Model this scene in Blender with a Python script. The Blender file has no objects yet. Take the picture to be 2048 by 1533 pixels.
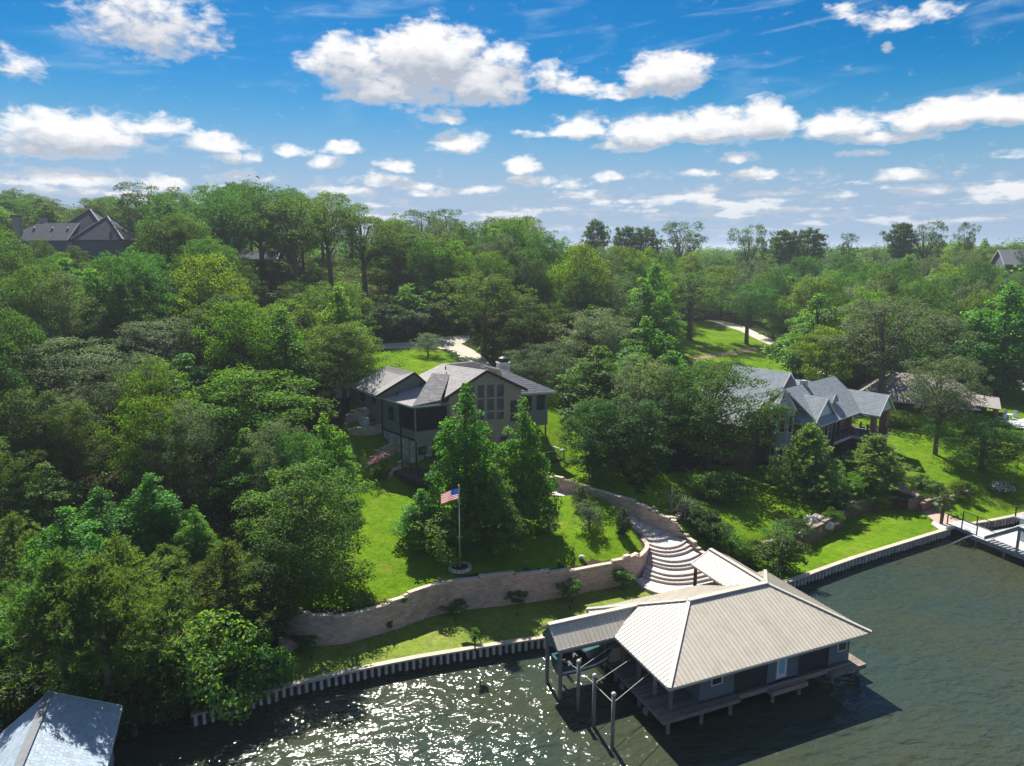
import bpy, math, random
import numpy as np
from mathutils import Vector, Matrix
from mathutils.geometry import delaunay_2d_cdt

random.seed(7)
RNG = np.random.default_rng(7)
scene = bpy.context.scene
COL = scene.collection

# ------------------------------------------------------------------ camera
CAM_H, CAM_F, CAM_PITCH = 30.0, 1420.0, math.radians(10.7)
cam_data = bpy.data.cameras.new('camera')
cam = bpy.data.objects.new('camera', cam_data)
COL.objects.link(cam)
cam.location = (0, 0, CAM_H)
cam.rotation_euler = (math.pi / 2 - CAM_PITCH, 0, 0)
cam_data.sensor_width = 36.0
cam_data.lens = CAM_F / 2048 * 36.0
cam_data.clip_start = 0.5
cam_data.clip_end = 20000
scene.camera = cam

# ------------------------------------------------------------------ render settings
scene.render.engine = 'CYCLES'
scene.view_settings.view_transform = 'Standard'
scene.view_settings.look = 'None'
scene.view_settings.gamma = 1.0
scene.view_settings.use_curve_mapping = False
scene.view_settings.exposure = 0.95
cy = scene.cycles
cy.use_denoising = True
try:
    cy.denoiser = 'OPENIMAGEDENOISE'
    cy.denoising_input_passes = 'RGB_ALBEDO_NORMAL'
    cy.denoising_prefilter = 'NONE'
except Exception:
    pass
cy.max_bounces = 7
cy.diffuse_bounces = 4
cy.glossy_bounces = 3
cy.transmission_bounces = 4
cy.transparent_max_bounces = 8
cy.volume_bounces = 0
cy.sample_clamp_indirect = 6.0
cy.use_adaptive_sampling = True
cy.adaptive_threshold = 0.02
cy.caustics_reflective = False
cy.caustics_refractive = False

# ------------------------------------------------------------------ sun
SUN_EL, SUN_AZ = math.radians(52), math.radians(-17)      # azimuth from +Y, clockwise positive
sun_dir = Vector((math.sin(SUN_AZ) * math.cos(SUN_EL), math.cos(SUN_AZ) * math.cos(SUN_EL), math.sin(SUN_EL)))
sun_data = bpy.data.lights.new('sun', 'SUN')
sun_data.energy = 4.6
sun_data.angle = math.radians(0.55)
sun_data.color = (1.0, 0.95, 0.86)
sun = bpy.data.objects.new('sun', sun_data)
sun.rotation_euler = (-sun_dir).to_track_quat('-Z', 'Y').to_euler()
sun.location = (-40, 60, 120)
COL.objects.link(sun)


# ------------------------------------------------------------------ pixel -> place (photo pixels, 2048 x 1533)
_cp, _sp = math.cos(CAM_PITCH), math.sin(CAM_PITCH)


def ray(u, v):
    a = (u - 1024) / CAM_F
    b = (v - 766.5) / CAM_F
    return (a, _cp - b * _sp, -_sp - b * _cp)


def P(u, v, z):
    r = ray(u, v)
    t = (z - CAM_H) / r[2]
    return Vector((r[0] * t, r[1] * t, z))


def PY(u, v, y):
    r = ray(u, v)
    t = y / r[1]
    return Vector((r[0] * t, y, CAM_H + r[2] * t))


def PV(u, v, A, B):
    nx, ny = -(B[1] - A[1]), (B[0] - A[0])
    r = ray(u, v)
    t = (nx * A[0] + ny * A[1]) / (nx * r[0] + ny * r[1])
    return Vector((r[0] * t, r[1] * t, CAM_H + r[2] * t))


def PN(u, v, A, B, Cc):
    """ray meets the plane through three points"""
    n = (Vector(B) - Vector(A)).cross(Vector(Cc) - Vector(A))
    r = Vector(ray(u, v))
    o = Vector((0, 0, CAM_H))
    t = n.dot(Vector(A) - o) / n.dot(r)
    return o + r * t


def proj(x, y, z):
    c = y * _cp - (z - CAM_H) * _sp
    up = y * _sp + (z - CAM_H) * _cp
    return 1024 + CAM_F * x / c, 766.5 - CAM_F * up / c, c


# ------------------------------------------------------------------ sky: Nishita plus cumulus, all in the world shader
class NG:
    """small helper for building node graphs"""
    def __init__(s, tree):
        s.t = tree
        s.n = tree.nodes
        s.l = tree.links

    def new(s, kind, **kw):
        n = s.n.new(kind)
        for k, v in kw.items():
            setattr(n, k, v)
        return n

    def put(s, sock, v):
        if isinstance(v, bpy.types.NodeSocket):
            s.l.new(v, sock)
        elif v is not None:
            sock.default_value = v

    def math(s, op, a, b=None, c=None, clamp=False):
        n = s.new('ShaderNodeMath', operation=op)
        n.use_clamp = clamp
        s.put(n.inputs[0], a)
        if b is not None:
            s.put(n.inputs[1], b)
        if c is not None:
            s.put(n.inputs[2], c)
        return n.outputs[0]

    def vec(s, op, a, b=None, c=None):
        n = s.new('ShaderNodeVectorMath', operation=op)
        s.put(n.inputs[0], a)
        if b is not None:
            s.put(n.inputs[1], b)
        if c is not None:
            s.put(n.inputs[2], c)
        return n.outputs['Value'] if op in ('DOT_PRODUCT', 'LENGTH') else n.outputs[0]

    def noise(s, vec, scale, detail=5, rough=0.55, dist=0.0, dims='3D', lac=2.0):
        n = s.new('ShaderNodeTexNoise')
        n.noise_dimensions = dims
        if vec is not None:
            s.l.new(vec, n.inputs['Vector'])
        n.inputs['Scale'].default_value = scale
        n.inputs['Detail'].default_value = detail
        n.inputs['Roughness'].default_value = rough
        n.inputs['Distortion'].default_value = dist
        n.inputs['Lacunarity'].default_value = lac
        return n

    def mapr(s, v, a, b, c=0.0, d=1.0, smooth=True):
        n = s.new('ShaderNodeMapRange')
        n.interpolation_type = 'SMOOTHSTEP' if smooth else 'LINEAR'
        n.clamp = True
        s.put(n.inputs[0], v)
        for i, q in enumerate((a, b, c, d)):
            s.put(n.inputs[1 + i], q)
        return n.outputs[0]

    def mix(s, f, a, b, blend='MIX'):
        n = s.new('ShaderNodeMix', data_type='RGBA', blend_type=blend)
        n.clamp_factor = True
        s.put(n.inputs[0], f)
        for i, v in ((6, a), (7, b)):
            if isinstance(v, (tuple, list)) and len(v) == 3:
                v = (*v, 1)
            s.put(n.inputs[i], v)
        return n.outputs[2]

    def xyz(s, x, y, z=0.0):
        n = s.new('ShaderNodeCombineXYZ')
        s.put(n.inputs[0], x)
        s.put(n.inputs[1], y)
        s.put(n.inputs[2], z)
        return n.outputs[0]


world = bpy.data.worlds.new('World')
scene.world = world
world.use_nodes = True
wt = world.node_tree
wt.nodes.clear()
g = NG(wt)
SKY_STRENGTH = 0.10
sky = g.new('ShaderNodeTexSky', sky_type='NISHITA')
sky.sun_disc = False
sky.sun_elevation = SUN_EL
sky.sun_rotation = SUN_AZ
sky.altitude = 100
sky.air_density = 1.0
sky.dust_density = 0.4
sky.ozone_density = 3.0
geo = g.new('ShaderNodeTexCoord')
DIR = geo.outputs['Generated']
sep = g.new('ShaderNodeSeparateXYZ')
g.l.new(DIR, sep.inputs[0])
az = g.math('MULTIPLY', g.math('ARCTAN2', sep.outputs[0], sep.outputs[1]), 180 / math.pi)
el = g.math('MULTIPLY', g.math('ARCSINE', sep.outputs[2]), 180 / math.pi)
PERIOD = 72.0
azw = g.math('WRAP', az, PERIOD / 2, -PERIOD / 2)
# (u, v, half width, top height, bottom height, amount) of each cloud as measured
CLOUDS = [
    (300, 65, 150, 75, 50, .8), (400, 75, 60, 25, 30, .6), (250, 30, 80, 40, 40, .6),
    (35, 130, 60, 34, 22, .7), (150, 275, 145, 52, 38, 1.05), (60, 300, 80, 20, 18, .75), (320, 255, 85, 26, 18, .75), (20, 250, 55, 14, 12, .65),
    (425, 288, 75, 26, 20, .95), (470, 312, 60, 16, 14, .8), (590, 300, 48, 20, 14, .9), (685, 298, 45, 22, 16, .9), (655, 325, 40, 18, 14, .85),
    (700, 130, 110, 60, 60, .95), (860, 110, 150, 60, 80, 1.15), (780, 180, 160, 60, 40, .95), (960, 170, 130, 70, 45, 1.05), (1010, 120, 60, 40, 60, .8),
    (885, 232, 62, 20, 15, .75), (920, 290, 70, 32, 18, .9), (790, 330, 56, 16, 14, .85), (770, 360, 62, 16, 13, .85), (680, 382, 90, 16, 14, .75),
    (1140, 180, 70, 28, 18, .85), (1330, 150, 95, 48, 45, 1.15), (1230, 185, 90, 22, 14, .75), (1100, 165, 50, 40, 30, .7),
    (1160, 262, 80, 34, 16, .95), (1060, 270, 50, 10, 10, .7), (1300, 270, 110, 40, 26, 1.1), (1420, 262, 130, 45, 28, 1.15), (1530, 255, 80, 55, 32, 1.2), (1250, 290, 80, 14, 12, .8),
    (1680, 260, 100, 38, 24, .95), (1760, 280, 120, 16, 12, .85), (1900, 235, 120, 45, 30, 1.15), (2010, 230, 70, 38, 26, 1.1), (1830, 250, 50, 40, 24, 1.0),
    (1780, 40, 80, 24, 24, .72), (1690, 25, 50, 16, 16, .6), (1860, 20, 60, 16, 18, .55), (1790, 98, 16, 12, 20, .5),
    (1040, 335, 48, 22, 16, .95), (1060, 360, 70, 14, 14, .8), (1215, 355, 40, 14, 11, .8), (1475, 318, 46, 16, 13, .8), (1510, 350, 60, 12, 10, .8), (1400, 348, 55, 12, 10, .75),
    (1810, 355, 60, 18, 14, .85), (1860, 382, 70, 14, 12, .7), (1720, 312, 50, 9, 8, .65), (1965, 372, 28, 8, 7, .7), (2020, 305, 40, 9, 8, .6),
    (150, 360, 115, 20, 16, .85), (330, 372, 60, 22, 18, .85), (140, 385, 120, 12, 10, .7),
    (880, 388, 45, 12, 10, .7), (960, 382, 60, 12, 9, .75), (1160, 390, 60, 11, 9, .7), (1320, 405, 50, 11, 9, .65), (1410, 378, 26, 8, 7, .65), (1560, 385, 90, 9, 8, .7), (1680, 390, 50, 11, 9, .68),
    (1530, 400, 80, 9, 8, .7), (1600, 420, 90, 8, 7, .65), (1430, 432, 110, 7, 6, .55), (1100, 420, 120, 7, 6, .55),
]


def ang(u, v):
    r = Vector(ray(u, v)).normalized()
    return math.degrees(math.atan2(r.x, r.y)), math.degrees(math.asin(r.z))


# cloud field as a node group: input (azimuth, elevation) in degrees -> coverage
grp = bpy.data.node_groups.new('cloud_field', 'ShaderNodeTree')
grp.interface.new_socket('p', in_out='INPUT', socket_type='NodeSocketVector')
grp.interface.new_socket('field', in_out='OUTPUT', socket_type='NodeSocketFloat')
gg = NG(grp)
gi = gg.new('NodeGroupInput')
go = gg.new('NodeGroupOutput')
acc = None
for (cu, cv, hw, ht, hb, am) in CLOUDS:
    ca, ce = ang(cu, cv)
    k = 57.3 / 1440
    w_, t_, b_ = hw * k * 0.96, ht * k * 1.08, hb * k * 0.98
    d = gg.vec('SUBTRACT', gi.outputs[0], (ca, ce, 0))
    ab_ = gg.vec('ABSOLUTE', d)
    s1 = gg.vec('MULTIPLY', ab_, (0, -(1 / b_ - 1 / t_) / 2, 0))
    q = gg.vec('MULTIPLY_ADD', d, (1 / w_, (1 / t_ + 1 / b_) / 2, 0), s1)
    dd = gg.vec('DOT_PRODUCT', q, q)
    f = gg.math('MULTIPLY_ADD', dd, -am * 0.9, am)
    acc = f if acc is None else gg.math('SMOOTH_MAX', acc, f, 0.06)
gg.l.new(acc, go.inputs[0])


def cloud_density(shift_el, detail, with_fine=True):
    n = g.new('ShaderNodeGroup')
    n.node_tree = grp
    e2 = g.math('ADD', el, shift_el) if shift_el else el
    # lumpy edges: wobble the look-up with noise that shrinks towards the horizon
    base = g.xyz(g.math('MULTIPLY', az, 0.30), g.math('MULTIPLY', e2, 0.55), 0)
    wob = g.noise(base, 0.9, detail, 0.58)
    sepw = g.vec('SUBTRACT', wob.outputs['Color'], (0.5, 0.5, 0.5))
    amp = g.mapr(el, 2, 18, 0.9, 3.4, smooth=False)
    off = g.vec('MULTIPLY', sepw, g.xyz(g.math('MULTIPLY', amp, 1.3), g.math('MULTIPLY', amp, 0.9), 0))
    pt = g.vec('ADD', g.xyz(azw, e2, 0), off)
    g.l.new(pt, n.inputs[0])
    # sparse cumulus for the part of the sky above the frame, on a flat cloud deck
    inv = g.math('DIVIDE', 1.0, g.math('MAXIMUM', sep.outputs[2], 0.06))
    deck = g.vec('MULTIPLY', DIR, g.xyz(inv, inv, 0))
    dn = g.noise(deck, 1.15, 5, 0.55)
    high = g.mapr(el, 21, 30, 0, 1)
    hi = g.math('MULTIPLY', g.math('MULTIPLY_ADD', dn.outputs['Fac'], 5.0, -2.45), high)
    lo = g.math('MULTIPLY', n.outputs[0], g.math('SUBTRACT', 1.0, high))
    # small flat puffs in rows near the horizon
    low_n = g.noise(g.xyz(g.math('MULTIPLY', az, 0.22), g.math('MULTIPLY', g.math('LOGARITHM', g.math('MAXIMUM', g.math('ADD', e2, 1.4), 0.3), 2.0), 3.2), 3.7), 1.0, 4, 0.55)
    lowband = g.math('MULTIPLY', g.mapr(el, 0.3, 1.8), g.mapr(el, 6.5, 4.2))
    lw = g.math('MULTIPLY', g.math('MULTIPLY_ADD', low_n.outputs['Fac'], 4.0, -1.72), lowband)
    cov = g.math('MAXIMUM', g.math('MAXIMUM', lo, hi), lw)
    if not with_fine:
        return cov, None
    fine = g.noise(base, 2.6, 7, 0.56, 0.3)
    return g.math('MULTIPLY_ADD', g.math('SUBTRACT', fine.outputs['Fac'], 0.5), 1.55, cov), (cov, fine.outputs['Fac'])


den, (cov0, fine0) = cloud_density(0.0, 4)
cov1, _n = cloud_density(1.3, 3, False)
alpha = g.mapr(den, 0.14, 0.85)
alpha = g.math('MULTIPLY', alpha, 0.98)
lit = g.math('MULTIPLY_ADD', g.math('SUBTRACT', cov0, cov1), 1.5, 0.20)
lit = g.math('ADD', lit, g.math('MULTIPLY_ADD', fine0, 1.3, -0.60), clamp=True)
thin = g.mapr(den, 0.15, 0.9, 0.75, 0.0)
lit = g.math('MAXIMUM', lit, g.math('MULTIPLY', thin, 0.66))
ccol = g.mix(lit, (0.45, 0.50, 0.59), (1.0, 0.99, 0.99))
# clear-sky colour: the Nishita sky, a little more saturated as in the photograph
hsv = g.new('ShaderNodeHueSaturation')
hsv.inputs['Saturation'].default_value = 1.45
hsv.inputs['Hue'].default_value = 0.505
hsv.inputs['Value'].default_value = 0.53
g.l.new(sky.outputs[0], hsv.inputs['Color'])
base_sky = hsv.outputs['Color']
SKYC = g.vec('MULTIPLY', base_sky, (SKY_STRENGTH,) * 3)
# thin cirrus streaks
cn = g.noise(g.xyz(g.math('MULTIPLY_ADD', el, 0.25, g.math('MULTIPLY', az, 0.09)), g.math('MULTIPLY_ADD', el, 0.55, g.math('MULTIPLY', az, -0.10)), 2.0), 1.0, 4, 0.55, 0.6)
cir = g.math('MULTIPLY', g.mapr(cn.outputs['Fac'], 0.50, 0.80), g.mapr(el, 6, 16, 0.0, 0.38))
SK1 = SKYC
# pale band of air at the horizon
hz = g.mapr(el, 14, 0, 0.0, 1.0)
SK1 = g.mix(hz, SK1, (0.27, 0.36, 0.44))
# the deep azure of the photograph: red falls off faster than blue towards the zenith
spc = g.new('ShaderNodeSeparateColor')
g.l.new(SK1, spc.inputs[0])
cmc = g.new('ShaderNodeCombineColor')
g.put(cmc.inputs[0], g.math('MULTIPLY', g.math('POWER', spc.outputs[0], 2.1), 2.85))
g.put(cmc.inputs[1], g.math('MULTIPLY', spc.outputs[1], 0.72))
g.put(cmc.inputs[2], g.math('MULTIPLY', spc.outputs[2], 0.82))
SK1 = g.mix(cir, cmc.outputs[0], (0.38, 0.46, 0.53))
CL = g.vec('MULTIPLY', ccol, (0.53, 0.53, 0.53))
farfade = g.mapr(el, 0.0, 6.0, 0.40, 1.0)
SK2 = g.mix(g.math('MULTIPLY', alpha, farfade), SK1, CL)
bg = g.new('ShaderNodeBackground')
bg.inputs['Strength'].default_value = 1.0
g.l.new(SK2, bg.inputs['Color'])
wo = g.new('ShaderNodeOutputWorld')
g.l.new(bg.outputs[0], wo.inputs[0])
world.cycles.sampling_method = 'NONE'

# ------------------------------------------------------------------ object helpers
def link(o):
    COL.objects.link(o)
    return o


def tag(o, label=None, cat=None, group=None, kind=None):
    if label:
        o['label'] = label
    if cat:
        o['category'] = cat
    if group:
        o['group'] = group
    if kind:
        o['kind'] = kind
    return o


def thing(name, label, cat, loc=(0, 0, 0), rotz=0.0, group=None):
    o = link(bpy.data.objects.new(name, None))
    o.empty_display_size = 0.3
    o.location = loc
    o.rotation_euler = (0, 0, rotz)
    return tag(o, label, cat, group)


def wloc(o):
    v = Vector((0, 0, 0))
    while o is not None:
        v = v + Vector(o.location)
        o = o.parent
    return v


class MB:
    """collects faces in world coordinates; build() links them as one mesh object"""
    def __init__(s):
        s.v = []
        s.f = []

    def add(s, vs, fs):
        b = len(s.v)
        s.v.extend([tuple(q) for q in vs])
        s.f.extend([tuple(b + i for i in f) for f in fs])
        return s

    def hexa(s, q):
        """eight corners: bottom ring then top ring, counter-clockwise from above"""
        return s.add(q, [(3, 2, 1, 0), (4, 5, 6, 7), (0, 1, 5, 4), (1, 2, 6, 5), (2, 3, 7, 6), (3, 0, 4, 7)])

    def box(s, c, sz, rz=0.0):
        x, y, z = sz[0] / 2, sz[1] / 2, sz[2] / 2
        ca, sa = math.cos(rz), math.sin(rz)
        q = []
        for dz in (-z, z):
            for dx, dy in ((-x, -y), (x, -y), (x, y), (-x, y)):
                q.append((c[0] + dx * ca - dy * sa, c[1] + dx * sa + dy * ca, c[2] + dz))
        return s.hexa(q)

    def prism(s, poly, z0, z1):
        """vertical prism; z0 and z1 are numbers or lists per corner"""
        n = len(poly)
        a = sum(poly[i][0] * poly[(i + 1) % n][1] - poly[(i + 1) % n][0] * poly[i][1] for i in range(n))
        zz0 = z0 if hasattr(z0, '__len__') else [z0] * n
        zz1 = z1 if hasattr(z1, '__len__') else [z1] * n
        idx = list(range(n)) if a > 0 else list(range(n))[::-1]
        vs = [(poly[i][0], poly[i][1], zz0[i]) for i in idx] + [(poly[i][0], poly[i][1], zz1[i]) for i in idx]
        fs = [tuple(range(n - 1, -1, -1)), tuple(range(n, 2 * n))]
        for i in range(n):
            j = (i + 1) % n
            fs.append((i, j, n + j, n + i))
        return s.add(vs, fs)

    def slab(s, poly3, th, nrm=None):
        """flat polygon in space (listed so that its normal points up/out) thickened backwards"""
        ps = [Vector(p) for p in poly3]
        n = Vector((0, 0, 0))
        for i in range(len(ps)):
            a, b = ps[i], ps[(i + 1) % len(ps)]
            n += Vector(((a.y - b.y) * (a.z + b.z), (a.z - b.z) * (a.x + b.x), (a.x - b.x) * (a.y + b.y)))
        n.normalize()
        if nrm is not None and n.dot(Vector(nrm)) < 0:
            ps = ps[::-1]
            n = -n
        m = len(ps)
        vs = [p for p in ps] + [p - n * th for p in ps]
        fs = [tuple(range(m)), tuple(range(2 * m - 1, m - 1, -1))]
        for i in range(m):
            j = (i + 1) % m
            fs.append((i, m + i, m + j, j))
        return s.add(vs, fs)

    def tube(s, pts, r, n=7, cap=True):
        pts = [Vector(p) for p in pts]
        rs = r if hasattr(r, '__len__') else [r] * len(pts)
        rings = []
        up = Vector((0, 0, 1))
        for i, p in enumerate(pts):
            d = (pts[min(i + 1, len(pts) - 1)] - pts[max(i - 1, 0)]).normalized()
            a = d.cross(up if abs(d.z) < 0.9 else Vector((1, 0, 0))).normalized()
            b = d.cross(a).normalized()
            rings.append([p + (a * math.cos(2 * math.pi * k / n) + b * math.sin(2 * math.pi * k / n)) * rs[i] for k in range(n)])
        vs = [q for rg in rings for q in rg]
        fs = []
        for i in range(len(pts) - 1):
            for k in range(n):
                k2 = (k + 1) % n
                fs.append((i * n + k, (i + 1) * n + k, (i + 1) * n + k2, i * n + k2))
        if cap:
            fs.append(tuple(range(n)))
            fs.append(tuple(range((len(pts) - 1) * n + n - 1, (len(pts) - 1) * n - 1, -1)))
        return s.add(vs, fs)

    def lathe(s, c, prof, n=14):
        """profile [(r, z)] turned about the vertical through c"""
        vs, fs = [], []
        for r, z in prof:
            for k in range(n):
                t = 2 * math.pi * k / n
                vs.append((c[0] + r * math.cos(t), c[1] + r * math.sin(t), c[2] + z))
        for i in range(len(prof) - 1):
            for k in range(n):
                k2 = (k + 1) % n
                fs.append((i * n + k, i * n + k2, (i + 1) * n + k2, (i + 1) * n + k))
        fs.append(tuple(range(n - 1, -1, -1)))
        fs.append(tuple(range((len(prof) - 1) * n, len(prof) * n)))
        return s.add(vs, fs)

    def build(s, name, mat, parent=None, kind=None, label=None, smooth=False, origin=None):
        me = bpy.data.meshes.new(name)
        o0 = wloc(parent) if parent is not None else Vector(origin or (0, 0, 0))
        me.from_pydata([(x - o0.x, y - o0.y, z - o0.z) for x, y, z in s.v], [], s.f)
        me.materials.append(mat)
        if smooth:
            for p in me.polygons:
                p.use_smooth = True
        me.update()
        o = link(bpy.data.objects.new(name, me))
        if parent is not None:
            o.parent = parent
        elif origin is not None:
            o.location = origin
        if kind:
            o['kind'] = kind
        if label:
            o['label'] = label
        return o


def fast_mesh(name, V, faces, mat, nper):
    """numpy vertices and equal-sized faces"""
    me = bpy.data.meshes.new(name)
    V = np.ascontiguousarray(V, dtype=np.float32)
    Fa = np.ascontiguousarray(faces, dtype=np.int32)
    me.vertices.add(len(V))
    me.vertices.foreach_set('co', V.ravel())
    me.loops.add(Fa.size)
    me.loops.foreach_set('vertex_index', Fa.ravel())
    me.polygons.add(len(Fa))
    me.polygons.foreach_set('loop_start', np.arange(0, Fa.size, nper, dtype=np.int32))
    me.polygons.foreach_set('loop_total', np.full(len(Fa), nper, dtype=np.int32))
    if mat is not None:
        me.materials.append(mat)
    me.update(calc_edges=True)
    return me


class Frame:
    """upright local frame in plan: a along, b to the left of a"""
    def __init__(s, o, ang, ang2=None):
        s.o = Vector((o[0], o[1], 0))
        s.e = Vector((math.cos(ang), math.sin(ang), 0))
        a2 = ang + math.pi / 2 if ang2 is None else ang2
        s.l = Vector((math.cos(a2), math.sin(a2), 0))
        s.ang = ang

    def p(s, a, b, z):
        q = s.o + s.e * a + s.l * b
        return Vector((q.x, q.y, z))

    def box(s, mb, a0, a1, b0, b1, z0, z1):
        return mb.hexa([s.p(a0, b0, z0), s.p(a1, b0, z0), s.p(a1, b1, z0), s.p(a0, b1, z0),
                        s.p(a0, b0, z1), s.p(a1, b0, z1), s.p(a1, b1, z1), s.p(a0, b1, z1)])

    def ab(s, q):
        d = Vector((q[0], q[1], 0)) - s.o
        det = s.e.x * s.l.y - s.e.y * s.l.x
        return ((d.x * s.l.y - d.y * s.l.x) / det, (s.e.x * d.y - s.e.y * d.x) / det)


def wall_frame(A, B):
    """frame whose a axis runs A -> B; b < 0 is the outside when A -> B has the outside on its right"""
    return Frame(A, math.atan2(B[1] - A[1], B[0] - A[0]))


# ------------------------------------------------------------------ materials
MATS = {}


def M(name, col, rough=0.8, var=0.12, scale=6.0, bump=0.0, bscale=30.0, spec=0.3, metal=0.0, island=0.0, objr=0.0, coat=0.0,
      stain=None, stain_amt=0.0, stain_scale=0.6, stretch=None, world=False):
    if name in MATS:
        return MATS[name]
    m = bpy.data.materials.new(name)
    m.use_nodes = True
    t = m.node_tree
    bs = t.nodes['Principled BSDF']
    k = NG(t)
    tc = k.new('ShaderNodeTexCoord')
    if world:
        gq = k.new('ShaderNodeNewGeometry')
        co = gq.outputs['Position']
    else:
        co = tc.outputs['Object']
    if stretch:
        co = k.vec('MULTIPLY', co, stretch)
    n = k.noise(co, scale, 5, 0.6)
    c0 = tuple(max(0, x * (1 - var)) for x in col)
    c1 = tuple(x * (1 + var) for x in col)
    f = k.mapr(n.outputs['Fac'], 0.3, 0.7, smooth=False)
    c = k.mix(f, c0, c1)
    if island or objr:
        gi_ = k.new('ShaderNodeNewGeometry')
        oi = k.new('ShaderNodeObjectInfo')
        amt = max(island, objr)
        r = k.math('FRACT', k.math('ADD', gi_.outputs['Random Per Island'], oi.outputs['Random'])) if (island and objr) else (gi_.outputs['Random Per Island'] if island else oi.outputs['Random'])
        v = k.math('MULTIPLY_ADD', r, 2 * amt, 1 - amt)
        c = k.vec('MULTIPLY', c, k.xyz(v, v, v))
    if stain is not None:
        sn = k.noise(co, stain_scale, 4, 0.6)
        c = k.mix(k.math('MULTIPLY', k.mapr(sn.outputs['Fac'], 0.48, 0.72), stain_amt), c, stain)
    k.put(bs.inputs['Base Color'], c)
    bs.inputs['Roughness'].default_value = rough
    bs.inputs['Metallic'].default_value = metal
    bs.inputs['Specular IOR Level'].default_value = spec
    if coat:
        bs.inputs['Coat Weight'].default_value = coat
        bs.inputs['Coat Roughness'].default_value = 0.1
    if bump:
        bn = k.noise(co, bscale, 4, 0.6)
        b = k.new('ShaderNodeBump')
        b.inputs['Strength'].default_value = min(1.0, bump)
        b.inputs['Distance'].default_value = 0.03
        k.l.new(bn.outputs['Fac'], b.inputs['Height'])
        k.l.new(b.outputs[0], bs.inputs['Normal'])
    MATS[name] = m
    return m


def leaf_mat(name, col, tcol, trans=0.42, gloss=0.06, grough=0.42, hue=0.03, val=0.35, nscale=0.75):
    """leaves: diffuse + light passing through + a little sheen; every leaf and every tree has its own tint"""
    m = bpy.data.materials.new(name)
    m.use_nodes = True
    t = m.node_tree
    t.nodes.clear()
    k = NG(t)
    gi_ = k.new('ShaderNodeNewGeometry')
    oi = k.new('ShaderNodeObjectInfo')
    tc = k.new('ShaderNodeTexCoord')
    n = k.noise(tc.outputs['Object'], nscale, 4, 0.6)
    r1 = gi_.outputs['Random Per Island']
    r2 = oi.outputs['Random']
    v = k.math('MULTIPLY_ADD', r1, val * 0.8, 1 - val * 0.4)
    v = k.math('MULTIPLY', v, k.math('MULTIPLY_ADD', n.outputs['Fac'], 1.5, 0.25))
    v = k.math('MULTIPLY', v, k.math('MULTIPLY_ADD', r2, 0.40, 0.80))
    h = k.math('ADD', 0.5 - hue * 1.3, k.math('MULTIPLY_ADD', k.math('FRACT', k.math('MULTIPLY', r2, 7.31)), hue * 1.8, k.math('MULTIPLY', n.outputs['Fac'], hue * 0.9)))

    def shade(c):
        hs = k.new('ShaderNodeHueSaturation')
        k.put(hs.inputs['Hue'], h)
        k.put(hs.inputs['Value'], v)
        hs.inputs['Color'].default_value = (*c, 1)
        return hs.outputs[0]
    d = k.new('ShaderNodeBsdfDiffuse')
    k.l.new(shade(col), d.inputs[0])
    tr = k.new('ShaderNodeBsdfTranslucent')
    k.l.new(shade(tcol), tr.inputs[0])
    m1 = k.new('ShaderNodeMixShader')
    m1.inputs[0].default_value = trans
    k.l.new(d.outputs[0], m1.inputs[1])
    k.l.new(tr.outputs[0], m1.inputs[2])
    gl = k.new('ShaderNodeBsdfGlossy')
    gl.inputs['Roughness'].default_value = grough
    gl.inputs['Color'].default_value = (0.9, 0.95, 1.0, 1)
    m2 = k.new('ShaderNodeMixShader')
    m2.inputs[0].default_value = gloss
    k.l.new(m1.outputs[0], m2.inputs[1])
    k.l.new(gl.outputs[0], m2.inputs[2])
    o = k.new('ShaderNodeOutputMaterial')
    k.l.new(m2.outputs[0], o.inputs[0])
    return m


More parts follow.
